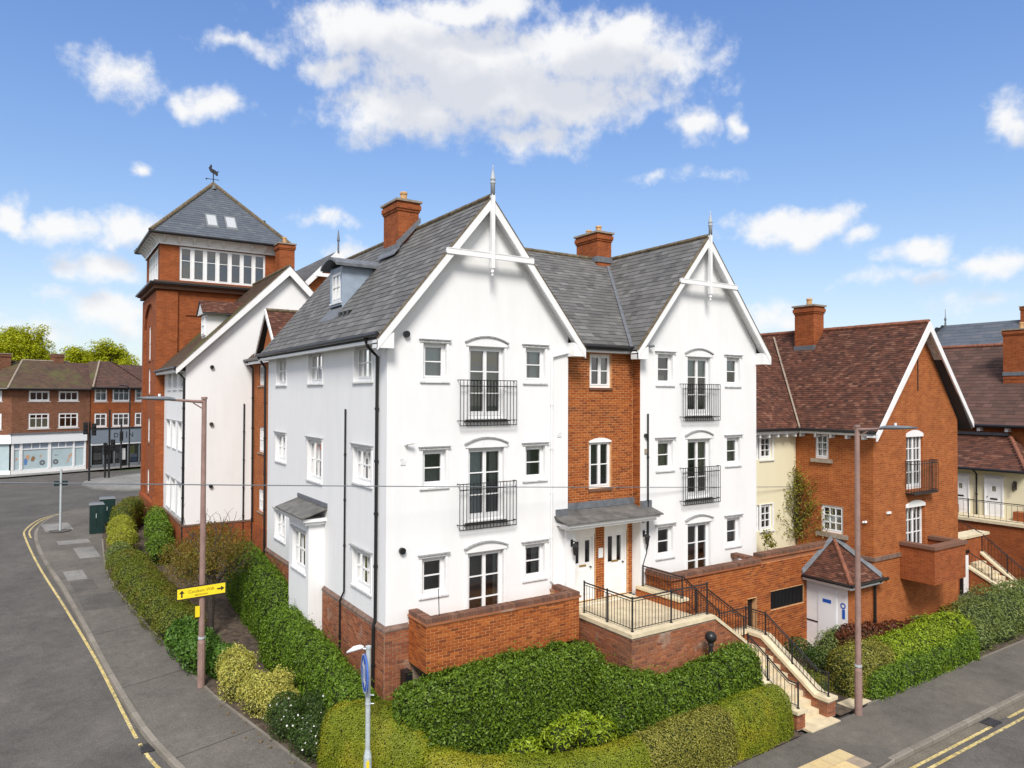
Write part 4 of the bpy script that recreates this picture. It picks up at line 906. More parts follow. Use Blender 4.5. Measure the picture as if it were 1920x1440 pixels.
for q in range(12): t0, t1 = -1+q/6, -1+(q+1)/6; z_ = lambda t: 7.66+.10*(1-t*t); k.hexa([P3(7.28+.45*t0,-.06,7.62),P3(7.28+.45*t1,-.06,7.62),P3(7.28+.45*t1,.022,7.62),P3(7.28+.45*t0,.022,7.62),P3(7.28+.45*t0,-.06,z_(t0)+.005),P3(7.28+.45*t1,-.06,z_(t1)+.005),P3(7.28+.45*t1,.022,z_(t1)+.005),P3(7.28+.45*t0,.022,z_(t0)+.005)])
k.build('arch_head', 'upvc', WB)
def front_door(parent, mp, a0, a1, z0, z1, lites, plate=True, hinge=1):
    c = sub('door', parent, mp((a0+a1)/2, 0, z0)); k = MB(); fr = .07
    k.mbox(mp,a0,a0+fr,-.12,-.03,z0,z1); k.mbox(mp,a1-fr,a1,-.12,-.03,z0,z1); k.mbox(mp,a0+fr,a1-fr,-.12,-.03,z1-fr,z1); k.build('door_frame', 'upvc', c)
    k = MB(); hs_ = [(l[0],l[1],l[2],l[3]) for l in lites]; wall(lambda a,d,z: mp(a,d-.07,z), a0+fr, a1-fr, z0, z1-fr, hs_, t=.03, mb=k); k.mbox(mp,a0+fr+.1,a1-fr-.1,-.07,-.058,z0+.18,z0+.95); k.build('leaf', 'upvc', c)
    for l in lites: MB().poly([mp(l[0],-.09,l[2]),mp(l[1],-.09,l[2]),mp(l[1],-.09,l[3]),mp(l[0],-.09,l[3])]).build('pane', 'glass', c)
    ac = (a0+a1)/2
    if plate: MB().mbox(mp, ac-.13, ac+.13, -.07, -.048, z0+1.04, z0+1.09).build('letter_plate', 'brass', c)
    MB().tube([mp(a1-fr-.07,-.07,z0+1.0), mp(a1-fr-.07,-.01,z0+1.0)], .025, 8).build('handle', 'iron', c); return c
front_door(WB, P3, 6.2, 7.08, 2.8, 4.80, [(6.34,6.50,3.95,4.62),(6.74,6.92,3.95,4.62)]); front_door(WB, P3, 7.47, 8.40, 2.8, 4.80, [(7.66,7.84,3.85,4.65),(8.02,8.20,3.85,4.65)])
k = MB(); k.mbox(P3, 6.16, 7.12, -.10, -.02, 4.802, 5.22); k.mbox(P3, 7.45, 8.43, -.10, -.02, 4.802, 5.22); k.build('overdoor_panel', 'upvc', WB)
for x0, x1 in ((5.60,5.93),(8.60,8.84)): MB().box(x0, x1, -.14 if x0 < 6 else -.06, .33, 2.75, 5.2).build('pilaster', 'white', WB)
MB().hexa([(5.25,-.62,5.36),(9.05,-.62,5.36),(9.05,.33,5.60),(5.25,.33,5.60),(5.25,-.62,5.40),(9.05,-.62,5.40),(9.05,.33,5.64),(5.25,.33,5.64)]).build('porch_roof', 'canopy', WB)
k = MB(); k.box(5.33,8.97,-.56,.33,5.28,5.355); k.box(5.42,8.88,-.48,.33,5.19,5.278); k.build('porch_cornice', 'upvc', WB)
MB().box(5.76,8.63,.25,.34,5.63,5.83).build('flashing', 'lead', WB); MB().box(5.3,5.75,-.05,-.002,5.52,5.74).build('flashing', 'lead', WB); MB().box(8.64,9.1,-.05,-.002,5.52,5.74).build('flashing', 'lead', WB)
MB().mbox(P3, 7.2, 7.38, .01, .035, 4.05, 4.35).build('notice', 'signwhite', WB)
def lantern(parent, x, y, z, mat='black'):
    c = sub('wall_lantern', parent, (x, y, z)); k = MB(); k.tube([(x,y,z),(x,y-.14,z+.08),(x,y-.16,z+.02)], .014, 6); k.box(x-.04,x+.04,y-.02,y,z-.1,z+.1); k.build('bracket', mat, c)
    k = MB(); k.lathe((x,y-.16,z-.34), [(.02,0),(.05,.03),(.055,.05),(.085,.24),(.11,.26),(.05,.34),(.015,.36),(.02,.40)], 6); k.build('lamp_body', mat, c)
lantern(WB, 5.78, -.15, 4.75); lantern(WB, 8.72, -.07, 4.72)
# downpipes, alarm boxes, vents, cameras
pipe(WB, [(-.40,.5,10.52),(-.32,.5,10.3),(-.06,.5,10.05),(-.06,.52,3.32),(-.11,.52,3.1),(-.11,.52,1.2)], .045); pipe(WB, [(-.04,2.84,8.66),(-.04,2.84,3.5),(-.1,3.0,3.2),(-.1,3.0,1.2)], .028)
pipe(WB, [(-.40,11.3,10.52),(-.1,11.38,10.1),(-.06,11.4,2.0)], .045)
pipe(WB, [(6.15,.02,10.5),(6.05,-.05,10.42),(5.15,-.05,10.2),(5.12,-.05,10.1),(5.12,-.05,3.7),(5.3,-.05,3.5),(5.45,-.05,3.45)], .035, 'upvc')
pipe(WB, [(8.94,-.04,8.5),(8.94,-.04,4.35),(8.86,-.04,4.1),(8.72,-.04,3.75)], .03)
def vent(x, z, r=.09): MB().tube([(x,-.09,z),(x,.0,z)], r, 14).build('round_vent', 'plastic', WB)
vent(.51,10.62,.085); vent(.43,5.1,.085); vent(8.86,7.8,.07); vent(8.70,5.12,.06)
def cctv(parent, x, y, z, mat='upvc', dx=.16):
    MB().tube([(x,y,z),(x,y-.08,z)], .045, 8).tube([(x-dx*.2,y-.1,z+.02),(x+dx,y-.17,z+.05)], .042, 8).build('security_camera', mat, parent)
cctv(WB, .52, 0, 7.80); cctv(WB, 8.92, 0, 10.62, 'lamphead')
MB().box(.38,.52,-.015,.0,7.27,7.44).build('vent_plate', 'hood', WB); MB().box(8.82,8.96,-.03,.0,7.22,7.38).build('vent_plate', 'stonesill', WB); MB().box(5.35,5.5,-.015,.0,7.85,7.99).build('vent_plate', 'hood', WB)
# brick balcony in front of the near gable
bc = sub('brick_balcony', WB, (3, -1.06, 2.2)); bx0, bx1 = .62, 5.34
k = MB(); k.box(bx0,bx1,-1.05,-.83,2.28,3.48); k.box(bx0,bx0+.22,-.83,-.06,2.28,3.48); k.box(bx1-.22,bx1,-.83,-.002,2.28,3.48); k.box(bx0+.22,bx1-.22,-.83,-.06,2.62,2.80); k.build('core', 'mortar', bc)
bricks(bc, mapF(-1.052), bx0-.006, bx1+.006, 2.28, 3.44, 'brick', budget=300); bricks(bc, mapL(bx0-.002), -1.056, -.06, 2.28, 3.44, 'brick'); bricks(bc, mapR(bx1+.002), -1.056, -.01, 2.28, 3.44, 'brick')
k = MB(); k.box(bx0-.05,bx1+.05,-1.10,-.80,3.44,3.485); k.box(bx0-.05,bx0+.26,-.80,-.06,3.44,3.485); k.box(bx1-.26,bx1+.05,-.80,-.02,3.44,3.485); k.build('creasing_tile', 'brick_old', bc)
k = MB()
n_ = int((bx1-bx0)/.085)
for q in range(n_): x = bx0-.02+q*(bx1-bx0+.04)/n_; k.box(x, x+(bx1-bx0+.04)/n_-.008, -1.075, -.845+.02, 3.487, 3.60+random.uniform(-.003,.003))
for xx in (bx0-.02, bx1-.225):
    for q in range(9): y = -.82+q*.084; k.box(xx, xx+.245, y, y+.076, 3.487, 3.60+random.uniform(-.003,.003))
k.build('coping_bricks', 'coping', bc, kind='stuff')
MB().tube([(1.02,-.95,3.5),(1.02,-.9,4.25)], .012, 6).build('rod', 'iron', WB)
MB().box(.36,.56,-.42,-.12,1.1,2.15).build('meter_box', 'plastic', WB)
# ------------------------------------------------------------------ entrance terrace with two flights of steps
ET = thing('entrance_terrace', 'raised brick entrance terrace with buff stone copings, iron railings and two flights of steps', 'terrace', (7.2, -1.5, 0))
k = MB(); k.box(5.62,5.92,-2.9,-.06,0,2.76); k.box(5.92,8.75,-2.9,-2.6,0,2.76); k.build('wall_core', 'mortar_old', ET)
bricks(ET, mapF(-2.902), 5.61, 8.75, .9, 2.75, 'brick_old', budget=180); bricks(ET, mapL(5.618), -2.91, -.07, .9, 2.75, 'brick_old', budget=120)
MB().box(5.92,8.45,-2.6,.34,2.5,2.78).build('terrace_floor', 'buff_floor', ET)
k = MB(); k.box(5.57,5.97,-2.95,-.07,2.765,2.87); k.build('coping', 'buff', ET); MB().box(5.972,8.73,-2.95,-2.55,2.765,2.87).build('coping', 'buff', ET)
# right-hand upstand
k = MB(); k.box(8.45,8.75,-1.85,.0,1.4,3.02); k.build('upstand', 'bt', ET); MB().box(8.41,8.80,-1.9,-.02,3.022,3.10).build('coping', 'buff', ET)
# upper flight going +x from x=8.6 to 10.25 between y=-2.8 and -1.95
nz = 8; r_ = (2.78-1.36)/nz
for i in range(nz):
    x0 = 8.45+i*.225; MB().box(x0, x0+.25, -2.6, -1.9, 1.0, 2.78-r_*(i+1)+r_*.0).build('step', 'buff_floor', ET)
k = MB(); slope_u = lambda x: 2.76-(x-8.75)*.705
k.hexa([(8.75,-2.9,0),(10.0,-2.9,0),(10.0,-2.6,0),(8.75,-2.6,0),(8.75,-2.9,2.76),(10.0,-2.9,slope_u(10.0)),(10.0,-2.6,slope_u(10.0)),(8.75,-2.6,2.76)]); k.build('stair_wall', 'mortar_old', ET)
bricks(ET, mapF(-2.902), 8.755, 10.0, .9, 2.75, 'brick_old', slope=slope_u)
k = MB(); k.hexa([(8.732,-2.95,2.765),(10.3,-2.95,2.765-1.568*.705),(10.3,-2.55,2.765-1.568*.705),(8.732,-2.55,2.765),(8.732,-2.95,2.87),(10.3,-2.95,2.87-1.568*.705),(10.3,-2.55,2.87-1.568*.705),(8.732,-2.55,2.87)]); k.build('coping', 'buff', ET)
# landing
MB().box(10.25,11.38,-2.62,-1.9,.9,1.36).build('landing', 'buff_floor', ET)
# lower flight going -y
nl = 8; r2 = 1.36/nl
for i in range(nl-1):
    y1 = -2.62-i*.255; MB().box(10.28, 11.36, y1-.285, y1, 0, 1.36-r2*(i+1)).build('step', 'buff_floor', ET)
MB().box(10.2,11.5,-5.0,-4.42,-.03,.03).build('bottom_slab', 'buff_floor', ET)
def flank(x0, x1, yt, zt, yb, zb, ye, tflat=None):
    k = MB(); yf = tflat if tflat is not None else yt
    k.prism([(x0,yf,0),(x0,yf,zt),(x0,yt,zt),(x0,yb,zb),(x0,ye,zb),(x0,ye,0)], (x1-x0,0,0)); k.build('stair_wall', 'mortar_old', ET)
    sl = lambda y: zt if y > yt else (zb if y < yb else zt-(yt-y)*(zt-zb)/(yt-yb))
    bricks(ET, mapL(x0-.002), ye-.004, yf, .02, zt, 'brick_old', slope=sl); bricks(ET, mapF(ye-.002), x0-.004, x1+.004, .02, zb, 'brick_old')
    e = .05; k = MB(); t = .095
    P = [(yf+.02,zt+.003),(yt+.02,zt+.003),(yb,zb+.003),(ye-e,zb+.003),(ye-e,zb+t),(yb-.03,zb+t),(yt,zt+t),(yf+.02,zt+t)]
    k.prism([(x0-e,a,c) for a, c in P], (x1-x0+2*e,0,0)); k.build('coping', 'buff', ET)
flank(9.95, 10.29, -2.88, 1.36, -4.32, .44, -4.72); flank(11.36, 11.72, -2.5, 1.62, -4.3, .46, -4.70, tflat=-1.62)
k = MB(); k.box(8.75,11.37,-1.92,-1.62,0,1.62); k.build('stair_wall', 'bt', ET); k = MB(); k.box(10.2,11.32,-1.96,-1.58,1.625,1.71); k.build('coping', 'buff', ET)
# railings
railing(ET, (5.77,-.75,2.87), (5.77,-2.75,2.87), .86, (0,.5,1)); railing(ET, (5.77,-2.75,2.87), (8.62,-2.75,2.87), .86, (.5,1))
railing(ET, (8.62,-2.75,2.87), (10.2,-2.75,1.80), .72, (1,)); railing(ET, (8.62,-.15,3.10), (8.62,-1.8,3.10), .62, (0,1)); railing(ET, (8.7,-1.78,2.95), (10.25,-1.78,1.71), .75, (.35,1))
railing(ET, (10.25,-1.78,1.71), (11.5,-1.78,1.71), .66, (1,)); railing(ET, (11.52,-1.78,1.71), (11.52,-2.5,1.71), .66, (1,))
railing(ET, (11.52,-2.5,1.71), (11.52,-4.3,.55), .66, (.52,)); railing(ET, (11.52,-4.3,.55), (11.52,-4.62,.55), .66, (1,), n=3)
railing(ET, (10.13,-2.95,1.42), (10.13,-4.32,.54), .66, (0,.5)); railing(ET, (10.13,-4.32,.54), (10.13,-4.62,.54), .66, (1,), n=3)

# ------------------------------------------------------------------ long brick basement wall with balcony
LW = thing('brick_basement_wall', 'long orange brick basement wall with brown coping running to the brick house', 'wall', (13, -1.15, 0))
LF = mapF(-1.15); hw_ = [(12.36,12.84,.05,2.34),(13.55,15.4,1.80,2.42)]
k = MB(); wall(LF, 8.86, 17.16, 0, 3.44, hw_, mb=k, t=.3); wall(mapL(8.86), -1.15, -.004, 0, 3.44, mb=k); k.poly([(8.86,-.9,3.44),(17.16,-.9,3.44),(17.16,-.9,0),(8.86,-.9,0)]); k.build('wall_core', 'mortar', LW)
bricks(LW, mapF(-1.152), 8.85, 17.15, .5, 3.44, 'brick', budget=300, holes=hw_); bricks(LW, mapL(8.856), -1.156, -.01, 1.3, 3.44, 'brick')
k = MB(); k.box(12.36,12.84,-.95,-.86,0,2.34); k.build('basement_door', 'plastic', LW); k = MB(); k.box(13.56,15.39,-1.10,-1.02,1.81,2.41)
for q in range(24): x = 13.58+q*.076; k.box(x,x+.02,-1.14,-1.10,1.82,2.40)
k.build('louvre', 'plastic', LW)
k = MB()
for x0, x1, z in ((8.80,13.02,3.44),(13.02,17.16,3.60)):
    n_ = int((x1-x0)/.085)
    for q in range(n_): x = x0+q*(x1-x0)/n_; k.box(x,x+(x1-x0)/n_-.008,-1.19,-.86,z+.045,z+.16+random.uniform(-.003,.003))
for q in range(12): y = -.86+q*.072; k.box(8.80,9.1,y,y+.066,3.485,3.60); k.box(12.9,13.2,y,y+.066,3.485,3.60)
k.build('coping_bricks', 'coping', LW, kind='stuff'); k = MB(); k.box(8.77,13.02,-1.22,-.83,3.442,3.484); k.box(8.77,9.12,-.83,-.02,3.442,3.484); k.box(13.02,17.15,-1.22,-.83,3.602,3.644); k.box(13.02,17.15,-1.152,-.9,3.44,3.60); k.build('creasing_tile', 'brick_old', LW)

# ------------------------------------------------------------------ little store with hipped tile roof
HU = thing('corner_store', 'small store with hipped brown tile roof and white doors in the wall corner', 'outbuilding', (16.3, -2, 0))
k = MB(); wall(mapL(15.55), -2.72, -1.16, 0, 2.72, mb=k); k.build('white_wall', 'upvc', HU); k = MB(); wall(mapF(-2.72), 15.56, 17.14, 0, 2.70, mb=k); k.build('brick_wall', 'bt', HU)
HM = mapL(15.55); k = MB(); k.mbox(HM,-2.3,-1.62,0,.025,.1,2.42); k.mbox(HM,-2.34,-1.58,0,.012,.1,2.5); k.build('door', 'signwhite', HU); MB().mbox(HM,-1.62,-1.62+.44,.0,.02,1.18,1.22).build('hasp', 'plastic', HU)
MB().mbox(HM,-2.12,-1.80,.026,.032,1.95,2.07).build('sign', 'signblue', HU)
k = MB()
for q in range(14): a = 2*PI*q/14; b_ = 2*PI*(q+1)/14; k.poly([HM(-2.55+r*math.cos(t),.014,1.98+r*math.sin(t)) for r, t in ((.06,a),(.10,a),(.10,b_),(.06,b_))])
k.mbox(HM,-2.62,-2.52,.012,.016,1.55,1.86); k.build('emblem', 'signblue', HU)
AP = (17.12,-1.18,3.80); E0, E1, E2 = (15.28,-1.18,2.80), (15.28,-3.0,2.80), (17.30,-3.0,2.80)
roof_slope(HU, E0, E1, (17.12,-1.17,3.80), AP, 'slate_deck', 'tile', .10, .165, name='tile'); roof_slope(HU, E1, E2, AP, (17.14,-1.18,3.80), 'slate_deck', 'tile', .10, .165, name='tile')
ridge(HU, (15.28,-3.0,2.83), (17.1,-1.25,3.82), 'ridge_red', .07); k = MB()
k.hexa([(15.26,-1.23,2.82),(15.26,-1.16,2.82),(17.0,-1.16,3.80),(17.0,-1.23,3.80),(15.26,-1.25,2.86),(15.26,-1.16,2.99),(17.0,-1.16,3.98),(17.0,-1.25,3.86)]); k.hexa([(17.05,-3.0,2.82),(17.15,-3.0,2.82),(17.15,-1.3,3.8),(17.05,-1.3,3.8),(17.03,-3.0,2.86),(17.15,-3.0,2.98),(17.15,-1.3,3.98),(17.03,-1.3,3.86)]); k.build('flashing', 'lead', HU)
gutter(HU, (15.24,-1.2,2.77), (15.24,-3.05,2.77), .055); gutter(HU, (15.22,-3.06,2.77), (17.4,-3.06,2.77), .055); MB().box(15.30,15.33,-2.98,-1.16,2.62,2.72).box(15.33,17.2,-2.99,-2.96,2.62,2.72).build('fascia', 'upvc', HU); pipe(HU, [(17.05,-3.02,2.72),(17.05,-2.8,2.5),(17.05,-2.8,.1)], .045)

# ------------------------------------------------------------------ orange brick house
BH = thing('brick_house', 'orange brick house with steep mottled clay tile roof and white barge boards', 'house', (20, -1, 0))
hx, hy, hx1 = 17.16, -2.69, 23.1; HF, HLm = mapF(hy), mapL(hx); apx = 20.3
hf = [(19.32,20.48,5.66,7.72),(19.28,20.6,2.9,5.15)]; hl = [(-.98,-.42,6.76,7.70),(-1.55,-.65,4.06,5.06)]
k = MB(); wall(HF, hx, hx1, 0, 8.2, hf, mb=k, gable=(apx, 11.78)); wall(mapR(hx1), hy, 7, 0, 8.2, mb=k); k.build('wall', 'bt', BH); k = MB(); wall(HLm, hy, 7, 0, 8.2, hl, mb=k); k.build('wall', 'bt', BH)
MB().box(17.8,22.6,-2.0,6.5,.2,7.5).build('interior', 'interior', BH)
MB().mbox(HF, hx-.03, 18.84, -.01, .05, 3.30, 3.44).build('plinth_band', 'plinthcap', BH); MB().mbox(HLm, hy-.0, -1.2, -.01, .05, 3.30, 3.44).build('plinth_band', 'plinthcap', BH)
window(BH, HF, 19.32, 20.48, 5.66, 7.70, 2, 4, sash=2, style='none', name='french_door', sill=None, rec=.08, curtain=[('curtain_g',(0,1,0,1))]); window(BH, HF, 19.28, 20.6, 2.9, 5.10, 2, 4, sash=2, style='none', name='french_door', sill=None, rec=.12, curtain=[('curtain_g',(0,.5,0,1))])
for (a0, a1, z) in ((19.30,20.5,7.66),(19.26,20.62,5.06)):
    k = MB()
    for q in range(10): t0, t1 = -1+q/5, -1+(q+1)/5; ac = (a0+a1)/2; hw2 = (a1-a0)/2; zz = lambda t: z+.14*(1-t*t); k.hexa([HF(ac+hw2*t0,-.1,z-.06),HF(ac+hw2*t1,-.1,z-.06),HF(ac+hw2*t1,.02,z-.06),HF(ac+hw2*t0,.02,z-.06),HF(ac+hw2*t0,-.1,zz(t0)+.05),HF(ac+hw2*t1,-.1,zz(t1)+.05),HF(ac+hw2*t1,.02,zz(t1)+.05),HF(ac+hw2*t0,.02,zz(t0)+.05)])
    k.build('arch_head', 'upvc', BH)
window(BH, HLm, -.98, -.42, 6.76, 7.70, 2, 3, style='none', sill=None, rec=.05, curtain=[('curtain_g',(0,1,0,1))]); window(BH, HLm, -1.55, -.65, 4.06, 5.06, 3, 3, style='none', sill=None, rec=.06, curtain=[('curtain',(0,1,.3,.6)),('curtain_y',(0,.5,0,.5))])
MB().mbox(HLm,-1.15,-.30,-.01,.10,6.62,6.755).build('stone_sill', 'stonesill', BH); MB().mbox(HLm,-1.75,-.5,-.01,.10,3.90,4.055).build('stone_sill', 'stonesill', BH); MB().mbox(HF,20.12,20.18,-.01,.012,9.3,10.5).build('slit_window', 'plastic', BH)
c = sub('balcony_railing', BH, (19.9,-2.9,5.5)); k = MB(); a0, a1, d_ = 19.25, 20.95, .32
for z in (5.55, 5.62, 6.62, 6.72): k.tube([HF(a0,0,z),HF(a0,d_,z),HF(a1,d_,z),HF(a1,0,z)], .014, 6)
for q in range(15): x = a0+(a1-a0)*q/14; k.tube([HF(x,d_,5.55),HF(x,d_,6.72)], .010, 6)
for q in range(3): k.tube([HF(a0,d_*q/3,5.55),HF(a0,d_*q/3,6.72)], .010, 6); k.tube([HF(a1,d_*q/3,5.55),HF(a1,d_*q/3,6.72)], .010, 6)
k.build('bars', 'black', c); MB().mbox(HF,a0,a1,0,d_,5.50,5.54).build('floor_plate', 'black', c)
c = sub('brick_balcony', BH, (20,-3.3,2.7)); k = MB(); k.box(18.85,21.05,-3.9,-3.68,2.5,3.72); k.box(18.85,19.07,-3.68,-2.70,2.5,3.72); k.box(20.83,21.05,-3.68,-2.70,2.5,3.72); k.box(19.07,20.83,-3.68,-2.70,2.5,2.72); k.build('parapet', 'bt_red', c)
k = MB(); k.box(18.79,21.11,-3.96,-3.62,3.722,3.84); k.box(18.79,19.13,-3.62,-2.70,3.722,3.84); k.box(20.77,21.11,-3.62,-2.70,3.722,3.84); k.build('coping', 'coping', c)
RT = roof_slope(BH, (16.78,-3.05,7.85), (16.78,7,7.85), (apx,-3.05,11.85), (apx,7,11.85), 'slate_deck', 'tile', .105, .17, name='tile', budget=0)
roof_slope(BH, (23.5,7,7.85), (23.5,-3.05,7.85), (apx,7,11.85), (apx,-3.05,11.85), 'slate_deck', 'tile', .21, .34, name='tile'); ridge(BH, (apx,-3.05,11.88), (apx,7,11.88), 'ridge_red', .09)
for xf in (16.74, 23.56):
    k = MB(); sl_ = 4.0/3.5; zf_ = 11.82-abs(apx-xf)*sl_
    k.hexa([(xf,-3.1,zf_-.22),(apx,-3.1,11.52),(apx,-3.04,11.52),(xf,-3.04,zf_-.22),(xf,-3.1,zf_+.04),(apx,-3.1,11.88),(apx,-3.04,11.88),(xf,-3.04,zf_+.04)]); k.build('barge_board', 'upvc', BH)
    k = MB(); k.hexa([(xf,-3.04,zf_-.10),(apx,-3.04,11.66),(apx,-2.7,11.66),(xf,-2.7,zf_-.10),(xf,-3.04,zf_-.07),(apx,-3.04,11.70),(apx,-2.7,11.70),(xf,-2.7,zf_-.07)]); k.build('soffit', 'hood', BH)
MB().box(16.84,16.87,-3.0,.2,7.70,7.84).build('fascia', 'upvc', BH); gutter(BH, (16.74,-3.0,7.84), (16.74,.1,7.84), .06)
for q in range(5): y = -2.5+q*.62; MB().box(16.9,17.15,y,y+.09,7.56,7.72).build('rafter_end', 'upvc', BH)
chimney(BH, apx-.72, apx-.02, 1.25, 2.15, 10.6, 12.98, [(apx-.35,1.7,.32)], zb=11.05); cctv(BH, 17.16, -2.3, 4.62, 'upvc', -.1); MB().box(17.95,18.2,-2.75,-2.7,4.9,4.98).build('bulkhead_light', 'signwhite', BH); MB().tube([(17.9,-2.76,2.62),(17.9,-2.7,2.62)], .06, 8).build('round_vent', 'plastic', BH)
MB().box(17.5,18.9,-2.80,-2.70,0,.85).build('white_base', 'white', BH)
# cream cottage between
CH = thing('cream_cottage', 'cream rendered cottage wall set back between white gable and brick house', 'house', (15.7, .4, 0))
CF = mapF(.40); hc = [(14.5,15.72,6.74,7.60),(14.5,15.72,4.10,5.06)]
k = MB(); wall(CF, 14.31, 17.15, 0, 7.9, hc, mb=k); k.build('wall', 'cream', CH); MB().box(14.4,17.1,1.0,5,.2,7.4).build('interior', 'interior', CH)
for h in hc: window(CH, CF, h[0]+.55, h[1], h[2], h[3], 2, 3, style='surround', sill=True, rec=.06); window(CH, CF, h[0], h[0]+.5, h[2], h[3], 1, 3, style='none', sill=None, rec=.06)
roof_slope(CH, (14.3,.02,7.86), (16.8,.02,7.86), (14.3,3.6,11.6), (20.2,3.6,11.6), 'slate_deck', 'tile', .105, .17, name='tile'); MB().hexa([(16.72,-.04,7.90),(16.86,-.04,7.90),(20.2,3.6,11.72),(20.06,3.6,11.72),(16.72,-.04,7.93),(16.86,-.04,7.93),(20.2,3.6,11.75),(20.06,3.6,11.75)]).build('valley', 'stonesill', CH)
gutter(CH, (14.3,-.03,7.84), (16.7,-.03,7.84), .06); MB().box(14.3,16.8,.05,.08,7.68,7.83).build('fascia', 'upvc', CH)
for q in range(5): x = 14.6+q*.52; MB().box(x,x+.09,.08,.39,7.56,7.70).build('rafter_end', 'upvc', CH)

# ------------------------------------------------------------------ courtyard buildings on the far right
CR = thing('courtyard_range', 'low cream courtyard range with white front doors and brown tiled roofs beyond the brick house', 'house', (37, 4, 0))
XR = mapL(34.7); k = MB(); wall(XR, -16, 22, 2.8, 5.6, mb=k); k.build('wall', 'cream', CR); k = MB(); wall(mapL(37.4), -16, 26, 5, 7.6, mb=k); wall(mapF(-16), 34.7, 48, 0, 7.6, mb=k); k.build('upper_wall', 'bt', CR)
roof_slope(CR, (34.2,-.75,5.35), (34.2,14,5.35), (37.4,1.3,7.0), (37.4,14,7.0), 'slate_deck', 'tile', .2, .3, name='tile'); roof_slope(CR, (37.5,-.75,5.35), (34.2,-.75,5.35), (37.5,1.3,7.0), (37.4,1.3,7.0), 'slate_deck', 'tile', .2, .3, name='tile'); ridge(CR, (34.2,-.75,5.4), (37.4,1.3,7.05), 'ridge_red', .1); MB().box(37.2,37.45,1.3,14,6.98,7.14).build('flashing', 'lead', CR)
roof_slope(CR, (36.9,-18,7.55), (36.9,26,7.55), (42.4,-18,12.3), (42.4,26,12.3), 'slate_deck', 'tile_far', .3, .45, name='tile'); roof_slope(CR, (48,26,7.55), (48,-18,7.55), (42.4,26,12.3), (42.4,-18,12.3), 'slate_deck', 'tile_far', .6, .9, name='tile'); gutter(CR, (36.85,-18,7.5), (36.85,26,7.5), .09); ridge(CR, (42.4,-18,12.35), (42.4,26,12.35), 'ridge_red', .12, .5)
for q in range(16): y = -10+q*1.4; MB().box(36.95,37.35,y,y+.16,7.2,7.4).build('rafter_end', 'upvc', CR)
gutter(CR, (34.12,-.75,5.3), (34.12,14,5.3), .07); pipe(CR, [(34.2,1.75,5.25),(34.6,1.75,5.0),(34.6,1.75,2.85)], .05)
for y in (.48, 2.12): 
    c = front_door(CR, mapL(34.57), y, y+.9, 2.85, 4.85, [(y+.36,y+.54,4.15,4.42)], plate=False); MB().mbox(XR,y+.28,y+.62,.06,.085,3.72,3.80).build('letter_plate', 'plastic', c); MB().mbox(XR,y-.06,y+.96,-.02,.04,4.86,4.96).build('door_head', 'upvc', c)
k = MB(); k.mbox(XR,-.12,.02,0,.10,4.35,4.75); k.tube([XR(-.05,.1,4.75),XR(-.05,.26,4.62),XR(-.05,.26,4.3)], .055, 8); k.build('wall_lantern', 'bark', CR)
chimney(CR, 39.6, 40.5, 1.0, 2.5, 9.8, 13.1, [(40,1.7,.4)], zb=10.4)
RW = thing('courtyard_retaining_wall', 'brick retaining wall with pale coping and railing below the white doors', 'wall', (33.5, 2, 0)); k = MB(); k.box(33.1,34.6,-14,20,0,2.7); k.build('brickwork', 'bt_red', RW); MB().box(33.0,34.69,-14,20,2.702,2.84).build('coping', 'buff', RW)
railing(RW, (33.15,9,2.84), (33.15,-6,2.84), .95, (.1,.3,.5,.7,.9), n=60)
for y in (-.5, 2.9): MB().box(34.0,34.5,y-.3,y+.3,2.842,3.3).build('planter', 'bt_red', RW)
MB().tube([(33.1,.9,1.9),(32.85,.9,1.9)], .11, 8).build('bulkhead_light', 'plastic', RW); MB().box(32.7,33.09,-2.6,-1.7,.0,2.1).build('dark_doorway', 'plastic', RW)
CS = thing('courtyard_steps', 'brick steps with pale copings and handrail beside the brick house', 'steps', (30.6, .5, 0))
k = MB(); k.box(28.2,30.9,-.35,.25,0,2.5); k.build('pier_wall', 'bt_red', CS); MB().box(28.1,31.0,-.42,.32,2.502,2.62).build('coping', 'buff', CS)
for i in range(7): MB().box(29.2,30.2,-.36-.27*(i+1),-.36-.27*i,0,1.35-.18*i).build('step', 'buff_floor', CS)
for x0, zt, zb_ in ((28.92,1.25,.25),(30.2,1.75,.22)):
    k = MB(); k.prism([(x0,-.36,0),(x0,-.36,zt-.1),(x0,-2.3,zb_-.1),(x0,-2.3,0)], (.28,0,0)); k.build('stair_wall', 'bt_red', CS); k = MB(); k.hexa([(x0-.05,-2.35,zb_-.1),(x0+.33,-2.35,zb_-.1),(x0+.33,-.36,zt-.1),(x0-.05,-.36,zt-.1),(x0-.05,-2.35,zb_),(x0+.33,-2.35,zb_),(x0+.33,-.36,zt),(x0-.05,-.36,zt)]); k.build('coping', 'buff', CS)
railing(CS, (30.34,-.36,1.75), (30.34,-2.3,.22), .85, (0,.55,1), n=14); railing(CS, (29.06,-.36,1.25), (29.06,-2.3,.25), .6, (.5,), n=14, mid=False); railing(CS, (30.34,2.6,3.1), (30.34,-.36,1.75), .85, (0,), n=14, mid=False)
MB().box(28.35,28.86,-.44,-.37,.05,1.75).build('white_gate', 'upvc', CS); MB().box(28.22,28.34,-.46,-.36,0,1.85).build('gate_post', 'plastic', CS); MB().box(28.22,28.95,-.46,-.36,1.86,1.98).build('gate_head', 'plastic', CS)
SR = thing('slate_roofed_house', 'distant house with plain blue slate roof above the brown tiled range', 'house', (62, 14, 0)); k = MB(); k.box(58,69.5,-25,20.5,0,9.95); k.build('wall', 'bt_red', SR)
